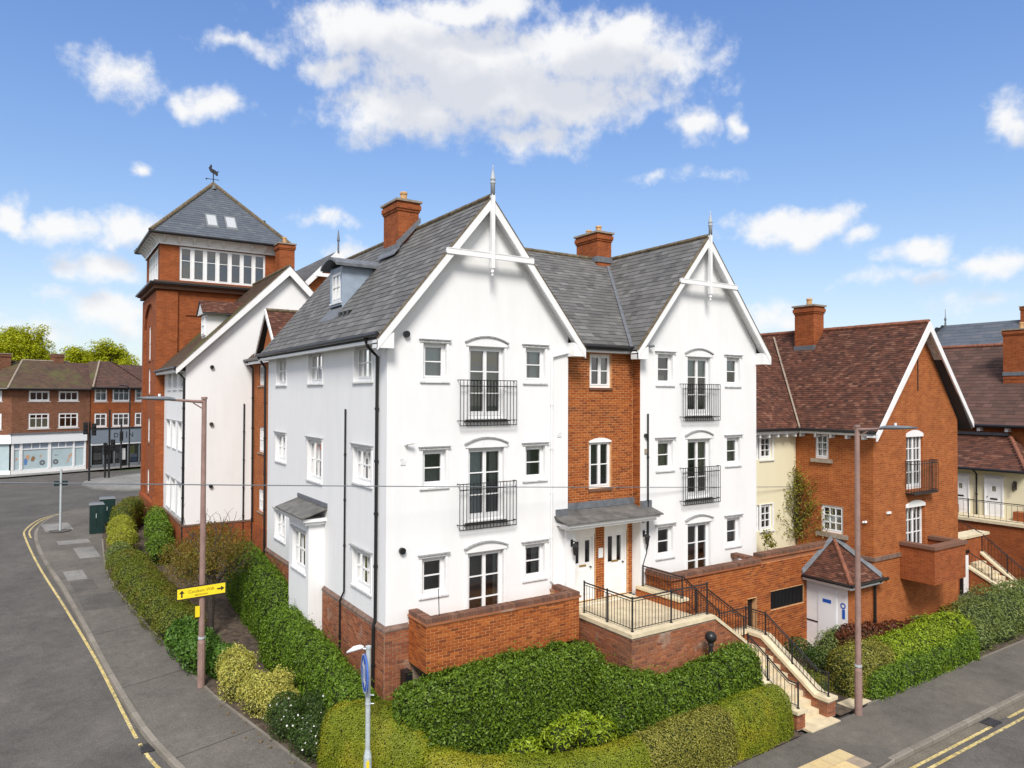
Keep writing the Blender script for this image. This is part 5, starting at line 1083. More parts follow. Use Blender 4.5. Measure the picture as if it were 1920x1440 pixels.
roof_slope(SR, (57.4,-25,10), (57.4,21,10), (63.5,-25,15.85), (63.5,17.2,15.85), 'slate_deck', 'slate_blue', .45, .8); roof_slope(SR, (70,21,10), (57.4,21,10), (63.5,17.2,15.85), (63.4,17.2,15.85), 'slate_deck', 'slate_blue', .9, 1.2); MB().lathe((63.5,17.2,15.8), [(.1,0),(.06,.5),(.12,.6),(.03,.9),(.02,1.6)], 8).build('finial', 'lead', SR)
chimney(SR, 62.9, 63.9, 9.9, 10.8, 14, 17.0, [(63.4,10.3,.4)], lead=False)

# ------------------------------------------------------------------ the link, the second white gable and the tower on the left
LKB = thing('brick_link', 'narrow orange brick link with small tiled gable between the two white buildings', 'building', (1.5, 14, 1))
hk = [(15.9,16.75,9.5,10.42),(15.85,16.7,6.5,7.62),(15.85,16.7,3.86,4.85)]; k = MB(); wall(mapL(1.0), 11.3, 17.94, 1, 10.7, hk, mb=k); wall(mapR(6), 11.5, 17.94, 1, 10.7, mb=k); k.build('wall', 'bt', LKB); MB().box(1.5,5.5,11.6,17.5,1.5,10.2).build('interior', 'interior', LKB)
for h in hk: window(LKB, mapL(1.0), *h, 2, 2, style='none', sill='stonesill', rec=.05, curtain=[('curtain',(0,1,0,1))])
roof_slope(LKB, (.65,11.6,10.62), (.65,17.94,10.62), (3.4,11.6,13.2), (3.4,17.94,13.2), 'slate_deck', 'tile_brown', .12, .17, name='tile'); gutter(LKB, (.6,11.6,10.66), (.6,17.9,10.66), .06); MB().box(.66,.70,11.6,17.9,10.45,10.62).build('fascia', 'upvc', LKB)
roof_slope(LKB, (.8,13.3,11.0), (4.5,13.3,11.0), (.8,14.9,12.7), (4.5,14.9,12.7), 'slate_deck', 'tile', .12, .17, name='tile'); roof_slope(LKB, (4.5,16.5,11.0), (.8,16.5,11.0), (4.5,14.9,12.7), (.8,14.9,12.7), 'slate_deck', 'tile', .12, .17, name='tile')
k = MB(); k.prism([(1.0,13.5,10.7),(1.0,16.3,10.7),(1.0,14.9,12.6)], (3,0,0)); k.build('gable', 'bt', LKB); k = MB()
for a, c_ in ((13.25,10.9),(16.55,10.9)): k.hexa([(.74,a,c_-.1),(.74,14.9,12.55),(.80,14.9,12.55),(.80,a,c_-.1),(.74,a,c_+.1),(.74,14.9,12.78),(.80,14.9,12.78),(.80,a,c_+.1)])
k.build('barge_board', 'upvc', LKB); ridge(LKB, (.8,14.9,12.74), (4.4,14.9,12.74), 'ridge', .08); pipe(LKB, [(.6,17.5,10.6),(.9,17.5,10.3),(.93,17.5,2)], .045)
MB().box(.93,1.2,11.32,17.9,1,3.2).build('plinth', 'bt_red', LKB)

FB = thing('white_gabled_building', 'white rendered building with brown tiled roof and one broad plain gable beside the tower', 'building', (0, 20, 1.5))
fx, fy = -1.89, 17.94; FF, FL = mapF(fy), mapL(fx); fap = 2.6
fh = []
for zs, zh in ((9.35,10.2),(6.55,7.75),(3.55,4.97)):
    for a in (18.75, 20.55, 22.3): fh.append((a, a+.95, zs, zh))
k = MB(); wall(FF, fx, 7.1, 3.26, 10.62, mb=k, gable=(fap, 15.1)); wall(FL, fy, 24.55, 3.26, 10.62, fh, mb=k); wall(mapR(7.1), fy, 24.55, 1, 10.5, mb=k); k.build('wall', 'white', FB); MB().box(-1.3,6.5,18.5,24.3,1.5,10).build('interior', 'interior', FB)
for i, h in enumerate(fh): window(FB, FL, *h, 2, 2, style='none' if h[3] > 10 else 'hood', curtain=[('curtain',(0,1,0,1))] if i % 3 else None)
k = MB(); k.box(fx-.06,7.1,fy-.06,fy+.2,1,3.2); k.box(fx-.06,fx+.2,fy+.2,24.5,1,3.2); k.build('plinth', 'bt_red', FB); k = MB(); k.box(fx-.09,1.0,fy-.09,fy,3.202,3.275); k.box(fx-.09,fx,fy,24.5,3.202,3.275); k.build('plinth_cap', 'plinthcap', FB)
fs = (15.2-10.25)/(fap-fx+.4)
roof_slope(FB, (fx-.4,fy-.25,10.25), (fx-.4,24.6,10.25), (fap,fy-.25,15.2), (fap,24.6,15.2), 'slate_deck', 'tile_brown', .13, .2, name='tile'); roof_slope(FB, (2*fap-fx+.4,24.6,10.25), (2*fap-fx+.4,fy-.25,10.25), (fap,24.6,15.2), (fap,fy-.25,15.2), 'slate_deck', 'tile_brown', .26, .4, name='tile'); ridge(FB, (fap,fy-.25,15.24), (fap,24.6,15.24))
for xf in (fx-.44, 2*fap-fx+.44):
    zf_ = 15.2-abs(fap-xf)*fs; k = MB(); k.hexa([(xf,fy-.31,zf_-.24),(fap,fy-.31,14.8),(fap,fy-.25,14.8),(xf,fy-.25,zf_-.24),(xf,fy-.31,zf_+.04),(fap,fy-.31,15.24),(fap,fy-.25,15.24),(xf,fy-.25,zf_+.04)]); k.build('barge_board', 'upvc', FB)
    k = MB(); k.hexa([(xf,fy-.33,zf_+.042),(fap,fy-.33,15.242),(fap,fy-.2,15.242),(xf,fy-.2,zf_+.042),(xf,fy-.33,zf_+.08),(fap,fy-.33,15.28),(fap,fy-.2,15.28),(xf,fy-.2,zf_+.08)]); k.build('verge', 'ridge', FB)
MB().box(fx-.42,fx-.38,fy-.28,24.5,10.08,10.24).build('fascia', 'upvc', FB); MB().box(fx-.38,fx,fy,24.5,10.10,10.12).build('soffit', 'upvc', FB); gutter(FB, (fx-.47,fy-.3,10.26), (fx-.47,24.5,10.26), .065)
pipe(FB, [(fx-.45,fy+.1,10.2),(fx-.06,fy+.06,9.8),(fx-.06,fy+.06,1.8)], .05); pipe(FB, [(.62,fy-.04,8.66),(.62,fy-.04,2.2)], .035)
for z in (10.33, 7.74, 4.94): MB().tube([(-.8,fy-.1,z),(-.8,fy,z)], .085, 12).build('round_vent', 'plastic' if z != 7.74 else 'bark', FB)
# dormer of that roof
k = MB(); k.box(-.78,1.0,19.5,20.6,11.5,13.0); k.build('dormer_cheeks', 'white', FB); roof_slope(FB, (-1.0,19.2,12.95), (1.4,19.2,12.95), (-1.0,20.05,13.6), (1.4,20.05,13.6), 'slate_deck', 'tile', .12, .17, name='tile'); roof_slope(FB, (1.4,20.9,12.95), (-1.0,20.9,12.95), (1.4,20.05,13.6), (-1.0,20.05,13.6), 'slate_deck', 'tile', .12, .17, name='tile')
window(FB, mapL(-.79), 19.62, 20.48, 11.9, 12.85, 2, 2, style='none', sill=None, rec=-.04, pane='frost'); k = MB(); k.prism([(-.95,19.25,12.9),(-.95,20.85,12.9),(-.95,20.05,13.52)], (.1,0,0)); k.build('dormer_gable', 'hood', FB)

TW = thing('brick_tower', 'tall orange brick tower with pyramid slate roof, glazed top storey and weather vane', 'tower', (1, 27.5, 2))
tx0, tx1, ty0, ty1 = -2.2, 4.1, 24.57, 30.4; TF, TL = mapF(ty0), mapL(tx0)
th = []
for zs, zh in ((11.0,12.9),(9.1,10.5),(6.4,7.75),(3.6,4.9)): th += [(25.75,26.5,zs,zh),(27.7,28.45,zs,zh)]
k = MB(); wall(TF, tx0, tx1, 1.5, 14.6, mb=k); wall(TL, ty0, ty1, 1.5, 14.6, th, mb=k); wall(mapR(tx1), ty0, ty1, 1.5, 14.6, mb=k); wall(mapB(ty1), tx0, tx1, 1.5, 14.6, mb=k); k.build('wall', 'bt_red', TW); MB().box(-1.6,3.6,25.1,29.9,2,17).build('interior', 'interior', TW)
k = MB(); k.box(tx0-.12,tx0-.002,ty0-.12,25.35,1.5,14.5); k.box(tx0-.12,tx0-.002,29.6,ty1+.12,1.5,14.5); k.box(tx0-.002,-1.3,ty0-.12,ty0-.002,1.5,14.5)
for q in range(14): t0, t1 = -1+2*q/14, -1+2*(q+1)/14; za = lambda t: 12.8+1.3*math.sqrt(max(0,1-t*t)); y0, y1 = 27.475+2.125*t0, 27.475+2.125*t1; k.hexa([(tx0-.12,y0,za(t0)),(tx0-.12,y1,za(t1)),(tx0-.002,y1,za(t1)),(tx0-.002,y0,za(t0)),(tx0-.12,y0,14.5),(tx0-.12,y1,14.5),(tx0-.002,y1,14.5),(tx0-.002,y0,14.5)])
k.box(-.9,3.4,ty0-.06,ty0-.002,13.3,13.5); k.build('pilaster', 'bt_red', TW); k = MB(); k.box(tx0-.2,tx1+.1,ty0-.2,ty0,1.5,4.0); k.box(tx0-.2,tx0,ty0,ty1,1.5,3.4); k.build('plinth', 'bt_red', TW)
for h in th: window(TW, TL, *h, 1, 2, style='none', sill='coping', rec=.04, curtain=[('curtain',(0,1,0,1))])
k = MB(); k.box(tx0-.25,tx1+.25,ty0-.25,ty1+.25,14.6,14.78); k.build('cornice', 'coping', TW); k = MB(); k.box(tx0-.48,tx1+.48,ty0-.48,ty1+.48,14.84,14.94); k.build('cornice_cap', 'plastic', TW); MB().box(tx0-.38,tx1+.38,ty0-.38,ty1+.38,14.781,14.838).box(tx0-.25,tx1+.25,ty0-.25,ty1+.25,14.941,15.05).build('cornice_mould', 'coping', TW)
UF = mapF(ty0+.05); UL = mapL(tx0+.05); uz0, uz1 = 15.15, 16.95
k = MB(); wall(UF, tx0+.05, tx1-.05, 15.05, 17.0, [(-1.22,3.22,uz0,uz1)], mb=k); wall(UL, ty0+.05, ty1-.05, 15.05, 17.0, [(25.4,29.6,uz0,uz1)], mb=k); wall(mapR(tx1-.05), ty0+.05, ty1-.05, 15.05, 17.0, mb=k); wall(mapB(ty1-.05), tx0+.05, tx1-.05, 15.05, 17.0, mb=k); k.build('lantern_wall', 'bt_red', TW)
for i in range(7): w_ = 4.44/7; window(TW, UF, -1.22+i*w_, -1.22+(i+1)*w_, uz0, uz1, 1, 2, style='none', sill=None, rec=.05, split=(.60,), curtain=[('curtain_y',(0,1,0,.62))] if i < 3 else None)
for i in range(6): w_ = 4.2/6; window(TW, UL, 25.4+i*w_, 25.4+(i+1)*w_, uz0, uz1, 1, 2, style='none', sill=None, rec=.05, split=(.60,), pane='frost')
k = MB(); n_ = 6
for i in range(n_):                                # coved white eaves
    t0, t1 = i/n_, (i+1)/n_; o_ = lambda t: .03+.40*(1-math.cos(t*PI/2)); z_ = lambda t: 16.98+.48*math.sin(t*PI/2)
    A_ = [(tx0-o_(t0),ty0-o_(t0),z_(t0)),(tx1+o_(t0),ty0-o_(t0),z_(t0)),(tx1+o_(t0),ty1+o_(t0),z_(t0)),(tx0-o_(t0),ty1+o_(t0),z_(t0))]; B_ = [(tx0-o_(t1),ty0-o_(t1),z_(t1)),(tx1+o_(t1),ty0-o_(t1),z_(t1)),(tx1+o_(t1),ty1+o_(t1),z_(t1)),(tx0-o_(t1),ty1+o_(t1),z_(t1))]
    for q in range(4): k.poly([A_[q],A_[(q+1)%4],B_[(q+1)%4],B_[q]])
k.build('coved_eaves', 'upvc', TW)
for i in range(9): x = tx0+.2+i*(tx1-tx0-.4)/8; MB().hexa([(x-.05,ty0-.1,17.1),(x+.05,ty0-.1,17.1),(x+.05,ty0-.02,17.05),(x-.05,ty0-.02,17.05),(x-.05,ty0-.40,17.42),(x+.05,ty0-.40,17.42),(x+.05,ty0-.1,17.42),(x-.05,ty0-.1,17.42)]).build('bracket', 'upvc', TW)
for i in range(8): y = ty0+.2+i*(ty1-ty0-.4)/7; MB().hexa([(tx0-.02,y-.05,17.05),(tx0-.02,y+.05,17.05),(tx0-.1,y+.05,17.1),(tx0-.1,y-.05,17.1),(tx0-.1,y-.05,17.42),(tx0-.1,y+.05,17.42),(tx0-.40,y+.05,17.42),(tx0-.40,y-.05,17.42)]).build('bracket', 'upvc', TW)
e_ = .5; Ez = 17.5; cx_, cy_ = (tx0+tx1)/2, (ty0+ty1)/2; Tz = 21.3
cs = [(tx0-e_,ty0-e_,Ez),(tx1+e_,ty0-e_,Ez),(tx1+e_,ty1+e_,Ez),(tx0-e_,ty1+e_,Ez)]
for q in range(4): roof_slope(TW, cs[q], cs[(q+1)%4], (cx_-.01,cy_,Tz), (cx_+.01,cy_,Tz), 'slate_deck', 'slate_blue', .2, .3); ridge(TW, Vector(cs[q])+Vector((0,0,.03)), (cx_,cy_,Tz+.04), 'ridge', .11, .4); gutter(TW, Vector(cs[q])+Vector((0,0,-.03)), Vector(cs[(q+1)%4])+Vector((0,0,-.03)), .08)
MB().lathe((cx_,cy_,Tz-.35), [(.5,0),(.25,.25),(.05,.5)], 4).build('lead_cap', 'lead', TW)
for x in (.12, 1.12):
    y0 = ty0-e_; up_ = lambda y: Ez+(Tz-Ez)*(y-y0)/(cy_-y0); c = sub('skylight', TW, (x, 26, 18.5)); y1, y2 = 24.62, 25.42
    k = MB(); k.hexa([(x,y1,up_(y1)),(x+.62,y1,up_(y1)),(x+.62,y2,up_(y2)),(x,y2,up_(y2)),(x,y1,up_(y1)+.1),(x+.62,y1,up_(y1)+.1),(x+.62,y2,up_(y2)+.1),(x,y2,up_(y2)+.1)]); k.build('frame', 'lamphead', c); MB().poly([(x+.08,y1+.1,up_(y1+.1)+.104),(x+.55,y1+.1,up_(y1+.1)+.104),(x+.55,y2-.1,up_(y2-.1)+.104),(x+.08,y2-.1,up_(y2-.1)+.104)]).build('pane', 'skylight', c)
# weather vane: pole, arms, galloping animal silhouette in plate
c = sub('weather_vane', TW, (cx_,cy_,Tz)); k = MB(); k.tube([(cx_,cy_,Tz),(cx_,cy_,Tz+.85)], .03, 6); dxv, dyv = _r.x, _r.y
vp = lambda a, z: (cx_+dxv*a*.8, cy_+dyv*a*.8, Tz+.1+z*.8)
k.tube([vp(-.42,.32), vp(.42,.20)], .02, 6); k.lathe((cx_-dxv*.4,cy_-dyv*.4,Tz+.30), [(.01,0),(.07,.05),(.01,.1)], 6); k.build('pole', 'black', c)
pts = [(-.32,1.0),(-.22,.80),(-.10,.72),(.05,.66),(.22,.50),(.34,.56),(.30,.72),(.40,.86),(.26,.82),(.14,.92),(-.02,1.0),(-.14,1.08),(-.10,1.26),(-.2,1.38),(-.28,1.2),(-.36,1.12)]
k = MB(); k.prism([vp(a,z) for a, z in pts], (_f.x*.03,_f.y*.03,0)); k.build('animal_figure', 'black', c)
chimney(TW, 3.62, 4.45, 23.2, 24.1, 12.5, 17.55, [(4.0,23.6,.4)], lead=False); MB().tube([(3.6,26.5,18.6),(3.6,26.5,19.35)], .09, 8).build('flue', 'plastic', TW)
BG = thing('slate_gable_building', 'slate roofed brick gable showing behind the white building and chimney', 'building', (9, 28, 1)); gx = 7.1
k = MB(); wall(mapF(24), 3.6, 10.6, 1, 13.6, mb=k, gable=(gx, 17.3)); wall(mapL(3.6), 24, 36, 1, 13.6, mb=k); wall(mapR(10.6), 24, 36, 1, 13.6, mb=k); k.build('wall', 'bt', BG)
roof_slope(BG, (3.2,23.7,13.3), (3.2,36,13.3), (gx,23.7,17.5), (gx,36,17.5), gauge=.25, width=.35); roof_slope(BG, (11,36,13.3), (11,23.7,13.3), (gx,36,17.5), (gx,23.7,17.5), gauge=.25, width=.35); k = MB()
for xf in (3.1, 11.1): k.hexa([(xf,23.62,13.0),(gx,23.62,17.1),(gx,23.7,17.1),(xf,23.7,13.0),(xf,23.62,13.3),(gx,23.62,17.55),(gx,23.7,17.55),(xf,23.7,13.3)])
k.box(gx-1.3,gx+1.3,23.58,23.68,15.9,16.1); k.build('barge_board', 'upvc', BG); MB().lathe((gx,23.6,17.4), [(.06,0),(.05,.6),(.09,.7),(.02,1.3)], 8).build('finial', 'lead', BG)
# ------------------------------------------------------------------ shops across the far junction
def text_obj(txt, size, mat, parent, mp, a, z, d=.012, name='lettering', shear=0):
    cu_ = bpy.data.curves.new('t', 'FONT'); cu_.body = txt; cu_.size = size; cu_.extrude = .004; cu_.align_x = 'CENTER'; cu_.align_y = 'CENTER'
    to = bpy.data.objects.new('t', cu_); COL.objects.link(to); bpy.context.view_layer.update()
    me = bpy.data.meshes.new_from_object(to.evaluated_get(bpy.context.evaluated_depsgraph_get())); bpy.data.objects.remove(to); bpy.data.curves.remove(cu_)
    off = ORG.get(parent.name) or Vector((0,0,0))
    for v in me.vertices: v.co = Vector(mp(a+v.co.x, d+v.co.z, z+v.co.y))-off
    me.materials.clear(); me.materials.append(M[mat]); o = bpy.data.objects.new(name, me); COL.objects.link(o); o.parent = parent; return o
RZ = rad(23.1); A0 = (-9.33, 57.81, 2.25)
SA = thing('white_fronted_shop', 'brown brick corner shop building with white curved shopfront and mossy hipped roof', 'shop', A0, rotz=RZ); S0 = mapF(0)
shA = [(1.3,2.95,6.25,7.15),(3.7,5.38,6.25,7.15),(1.3,2.95,3.85,5.18),(3.7,5.38,3.85,5.18)]
k = MB(); wall(S0, 0, 6.4, 3.4, 7.4, shA, mb=k); k.poly([(0,0,3.4),(-3.2,2.6,3.4),(-3.2,2.6,7.4),(0,0,7.4)]); k.poly([(-3.2,2.6,0),(-3.2,12,0),(-3.2,12,7.4),(-3.2,2.6,7.4)]); k.poly([(-3.2,12,0),(6.4,12,0),(6.4,12,7.4),(-3.2,12,7.4)]); k.box(6.05,6.45,-.05,.4,0,3.4); k.build('wall', 'bt_dark', SA); MB().box(-2.2,6,1.8,10,.2,7).build('interior', 'interior', SA)
for h in shA: window(SA, S0, *h, 3, 2, style='none', sill='upvc', rec=.03, split=(.72,) if h[3] < 6 else (.999,), bar=.06, fr=.08)
nd = Vector((3.2,-2.6,0)).normalized(); mpC = lambda a, d, z: (-3.2+nd.x*a+nd.y*d, 2.6+nd.y*a-nd.x*d, z)
for a in (.7, 2.6):
    for z0, z1 in ((6.25,7.15),(3.85,5.18)): window(SA, mpC, a, a+.8, z0, z1, 1, 2, style='none', sill='upvc', rec=-.055, pane='frost')
k = MB(); k.box(-.05,6.05,-.28,.02,2.62,3.38); k.hexa([mpC(-.2,-.02,2.62),mpC(4.2,-.02,2.62),mpC(4.2,.28,2.62),mpC(-.2,.28,2.62),mpC(-.2,-.02,3.38),mpC(4.2,-.02,3.38),mpC(4.2,.28,3.38),mpC(-.2,.28,3.38)]); k.build('fascia_board', 'signwhite', SA)
k = MB(); k.box(-.2,6.1,-.34,.02,3.382,3.5); k.build('fascia_lead', 'lead', SA)
fr_ = MB(); fr_.box(0,6.05,-.12,.0,.0,.35)
for a, w_ in ((0,.16),(.62,.2),(2.86,.22),(4.92,.14),(5.88,.16)): fr_.box(a,a+w_,-.14,.0,.352,2.62)
for a0, a1, z in ((.2,.6,2.1),(.84,2.84,2.05),(3.1,4.9,2.05),(5.08,5.86,2.0)): fr_.box(a0,a1,-.10,.0,z,z+.1)
for a in (1.5, 2.16, 3.68, 4.28): fr_.box(a,a+.07,-.10,.0,2.15,2.6)
for q in range(4): b0 = .1+q*1.0; fr_.mbox(mpC,b0,b0+.14,.0,.12,.0,2.6)
fr_.mbox(mpC,0,4.1,.0,.10,.0,.35); fr_.build('shopfront', 'upvc', SA)
for a0, a1 in ((.16,.62),(.82,2.86),(3.08,4.92),(5.06,5.88)):
    MB().poly([(a0,-.05,.35),(a1,-.05,.35),(a1,-.05,2.1),(a0,-.05,2.1)]).build('shop_window', 'frost', SA); MB().poly([(a0,-.045,2.1),(a1,-.045,2.1),(a1,-.045,2.6),(a0,-.045,2.6)]).build('transom_light', 'leadblue', SA)
k = MB(); k.poly([mpC(.1,.05,.35),mpC(4,.05,.35),mpC(4,.05,2.6),mpC(.1,.05,2.6)]); k.build('shop_window', 'frost', SA)
def disc(mp, a, z, r, d, mat, nm, r0=0):
    k = MB()
    for q in range(16): t, u_ = 2*PI*q/16, 2*PI*(q+1)/16; k.poly([mp(a+r*math.cos(t),d,z+r*math.sin(t)), mp(a+r*math.cos(u_),d,z+r*math.sin(u_)), mp(a+r0*math.cos(u_),d,z+r0*math.sin(u_)), mp(a+r0*math.cos(t),d,z+r0*math.sin(t))])
    k.build(nm, mat, SA)
disc(S0, 2.42, .85, .24, .056, 'lamphead', 'poster_roundel', .07); disc(S0, 3.5, .85, .24, .056, 'lamphead', 'poster_roundel', .07)
def blob(pts, mat, d=.056): MB().poly([S0(a,d,z) for a, z in pts]).build('poster_figure', mat, SA)
blob([(1.0,.75),(1.18,.72),(1.25,1.1),(1.1,1.35),(.98,1.2)], 'posterblue'); blob([(1.1,1.35),(1.25,1.12),(1.42,1.3),(1.4,1.55),(1.15,1.6)], 'skin'); blob([(1.5,1.05),(1.72,1.0),(1.86,1.3),(1.7,1.5),(1.55,1.35)], 'posterbrown'); blob([(4.45,.75),(4.55,.72),(4.62,1.1),(4.86,1.35),(4.84,1.6),(4.6,1.35)], 'skin'); blob([(2.2,1.35),(2.35,1.33),(2.33,1.55),(2.2,1.55)], 'skin', .057); blob([(.3,1.2),(.5,1.2),(.46,1.4),(.33,1.38)], 'skin')
text_obj('BLUE', .14, 'lamphead', SA, S0, 3.55, 1.45, .056)
roof_slope(SA, (-.5,-.4,7.3), (6.5,-.4,7.3), (2.5,4.3,9.95), (6.5,4.3,9.95), 'slate_deck', 'tile_brown', .22, .3, name='tile'); roof_slope(SA, (-3.7,2.3,7.3), (-.5,-.4,7.3), (2.5,4.4,9.95), (2.5,4.3,9.95), 'slate_deck', 'tile_brown', .22, .3, name='tile'); roof_slope(SA, (-3.7,12.4,7.3), (-3.7,2.3,7.3), (2.5,9,9.95), (2.5,4.3,9.95), 'slate_deck', 'tile_brown', .44, .6, name='tile'); roof_slope(SA, (6.5,12.4,7.3), (-3.7,12.4,7.3), (6.5,4.3,9.95), (2.5,4.3,9.95), 'slate_deck', 'tile_brown', .5, .8, name='tile')
ridge(SA, (2.5,4.3,9.98), (6.5,4.3,9.98), 'stonesill', .08); ridge(SA, (-.5,-.4,7.33), (2.5,4.3,9.98), 'stonesill', .08); gutter(SA, (-.5,-.45,7.3), (6.5,-.45,7.3), .07); gutter(SA, (-3.7,2.25,7.3), (-.5,-.45,7.3), .07)
chimney(SA, .0, 1.3, 3.6, 4.9, 7.5, 10.55, [], lead=False, mat='bt_dark'); chimney(SA, 5.1, 5.9, 4.0, 4.8, 8.5, 10.75, [], lead=True, mat='bt_dark', zb=9.6)
SBs = thing('grey_fronted_shop', 'red brick shop with grey fascia and large white upper windows', 'shop', A0, rotz=RZ)
shB = []
for z0, z1 in ((6.2,7.5),(3.8,5.1)): shB += [(6.8,7.95,z0,z1),(8.45,10.1,z0,z1),(10.6,11.8,z0,z1)]
k = MB(); wall(S0, 6.46, 18, 3.7, 7.6, shB, mb=k); k.poly([(18,0,0),(18,11,0),(18,11,7.6),(18,0,7.6)]); k.poly([(6.46,11.5,0),(18,11.5,0),(18,11.5,7.6),(6.46,11.5,7.6)]); k.build('wall', 'bt_red', SBs); MB().box(6.7,17.5,1.2,9,.2,7).build('interior', 'interior', SBs)
for h in shB: window(SBs, S0, *h, 2 if h[1]-h[0] < 1.3 else 3, 2, style='none', sill='upvc', rec=.03, split=(.66,), bar=.06, fr=.09, curtain=[('curtain',(0,1,0,1))])
k = MB(); k.box(6.5,17.5,-.2,.0,2.28,3.62); k.build('fascia_board', 'shopgrey', SBs); MB().box(6.46,17.6,-.26,.0,3.622,3.74).build('fascia_cap', 'plastic', SBs); MB().box(6.5,17.5,-.16,.0,2.12,2.278).build('blind_box', 'signwhite', SBs)
for t_, a, s_ in (('D',8.72,.62),('p',9.2,.62),('l',9.72,.9),('N',10.14,.66)): text_obj(t_, s_, 'ink', SBs, S0, a, 2.98, .21)
k = MB(); k.poly([S0(6.6,-.3,0),S0(17,-.3,0),S0(17,-.3,2.1),S0(6.6,-.3,2.1)]); k.build('dark_shop_interior', 'shopdark', SBs); k = MB()
for a in (6.5,7.6,8.6,9.2,9.9,11.0,12.5,14,16): k.box(a,a+.09,-.08,.0,0,2.1)
k.box(6.5,9.2,-.08,.0,0,.3); k.box(9.95,17,-.08,.0,0,.3); k.build('shopfront', 'lamphead', SBs)
for a0, a1 in ((6.6,7.6),(7.7,8.6),(8.7,9.2),(10.0,11.0),(11.1,12.5)): MB().poly([S0(a0,-.03,.3),S0(a1,-.03,.3),S0(a1,-.03,2.1),S0(a0,-.03,2.1)]).build('pane', 'glass', SBs)
MB().poly([S0(10.15,-.12,.5),S0(10.7,-.12,.5),S0(10.7,-.12,1.9),S0(10.15,-.12,1.9)]).build('poster', 'postergreen', SBs); MB().poly([S0(10.3,-.11,.35),S0(10.9,-.11,.35),S0(10.9,-.11,1.1),S0(10.3,-.11,1.1)]).build('poster', 'posterblue', SBs); MB().poly([S0(9.3,-.12,.6),S0(9.8,-.12,.6),S0(9.8,-.12,1.7),S0(9.3,-.12,1.7)]).build('poster', 'hood', SBs)
roof_slope(SBs, (6.5,-.4,7.4), (18.4,-.4,7.4), (6.5,4.4,9.9), (14,4.4,9.9), 'slate_deck', 'tile_far', .22, .3, name='tile'); roof_slope(SBs, (18.4,12,7.4), (6.5,12,7.4), (14,4.4,9.9), (6.5,4.4,9.9), 'slate_deck', 'tile_far', .5, .8, name='tile'); roof_slope(SBs, (6.35,-.6,7.5), (11.9,-.6,7.5), (8.5,2.6,10.1), (9.6,2.6,10.1), 'slate_deck', 'tile_far', .22, .3, name='tile')
roof_slope(SBs, (6.35,4.5,7.5), (6.35,-.6,7.5), (8.5,4.5,10.1), (8.5,2.6,10.1), 'slate_deck', 'tile_brown', .22, .3, name='tile'); roof_slope(SBs, (11.9,-.6,7.5), (11.9,4.5,7.5), (9.6,2.6,10.1), (9.6,4.5,10.1), 'slate_deck', 'tile_far', .22, .3, name='tile'); ridge(SBs, (6.35,-.6,7.53), (8.5,2.6,10.12), 'stonesill', .08); gutter(SBs, (6.4,-.62,7.48), (11.9,-.62,7.48), .07)
FL_ = thing('distant_brick_house', 'red brick gabled house half hidden behind the corner shop chimney', 'house', (-15, 74, 2.25)); k = MB(); k.box(-26,-9.4,72,80,2.2,10.2); k.prism([(-9.4,72,10.2),(-9.4,80,10.2),(-9.4,76,12.2)], (-16,0,0)); k.build('wall', 'bt_red', FL_); roof_slope(FL_, (-26,71.6,10.3), (-9,71.6,10.3), (-26,76,12.6), (-9,76,12.6), 'slate_deck', 'slate_blue', .4, .6); roof_slope(FL_, (-9,80.4,10.3), (-26,80.4,10.3), (-9,76,12.6), (-26,76,12.6), 'slate_deck', 'slate_blue', .6, .9)
# ------------------------------------------------------------------ distant trees
def tree(label, x, y, z0, h, crown, nclump, seed, group='spring trees behind the shops'):
    rs = np.random.default_rng(seed); random.seed(seed); t = thing('tree', label, 'tree', (x, y, z0), group); cz0, rx, rz_ = crown
    k = MB(); top = Vector((x, y, z0+cz0)); k.tube([(x,y,z0),(x+.1,y,z0+cz0*.5),(x,y,z0+cz0)], [.42,.33,.26], 8); cl = []
    for i in range(13):
        a = 2*PI*i/13+rs.uniform(-.3,.3); e = rs.uniform(.15,1.35); r = rs.uniform(.45,.72)
        p = Vector((x+math.cos(a)*math.cos(e)*rx*r, y+math.sin(a)*math.cos(e)*rx*r, z0+cz0+math.sin(e)*rz_*r)); mid = top.lerp(p, .5)+Vector((0,0,-.1*rx)); k.tube([top-Vector((0,0,.6)), mid, p], [.2,.11,.03], 6)
        for j in range(3): q = mid.lerp(p, rs.uniform(0,.6)); p2 = p+Vector(rs.normal(size=3)*rx*.16); k.tube([q, q.lerp(p2,.6), p2], [.08,.05,.015], 5); cl.append(p2)
        cl.append(p)
    k.build('trunk', 'bark', t); Ps, Ns = [], []
    while len(cl) < nclump:
        d = rs.normal(size=3); d /= np.linalg.norm(d); d[2] = abs(d[2])-.25; cl.append(Vector((x+d[0]*rx*rs.uniform(.45,1), y+d[1]*rx*rs.uniform(.45,1), z0+cz0+d[2]*rz_*rs.uniform(.5,1))))
    for c in cl[:nclump]:
        n_ = 170; d = rs.normal(size=(n_,3)); d /= np.linalg.norm(d, axis=1, keepdims=True); R__ = rs.uniform(.7,1.5); Ps.append(np.array(c)+d*np.array([R__,R__,R__*.8])*(rs.random((n_,1))**.5)); Ns.append(d*.4+np.array([0,0,.8]))
    leaf_mesh(np.concatenate(Ps), np.concatenate(Ns), .26, .6, 'crown', 'leaf_tree', t, .7); random.seed(seed+1); return t
tree('broad lime green tree rising behind the corner shop chimney', -9.6, 100, 2.3, 16, (10.6,4.9,7.0), 170, 3)
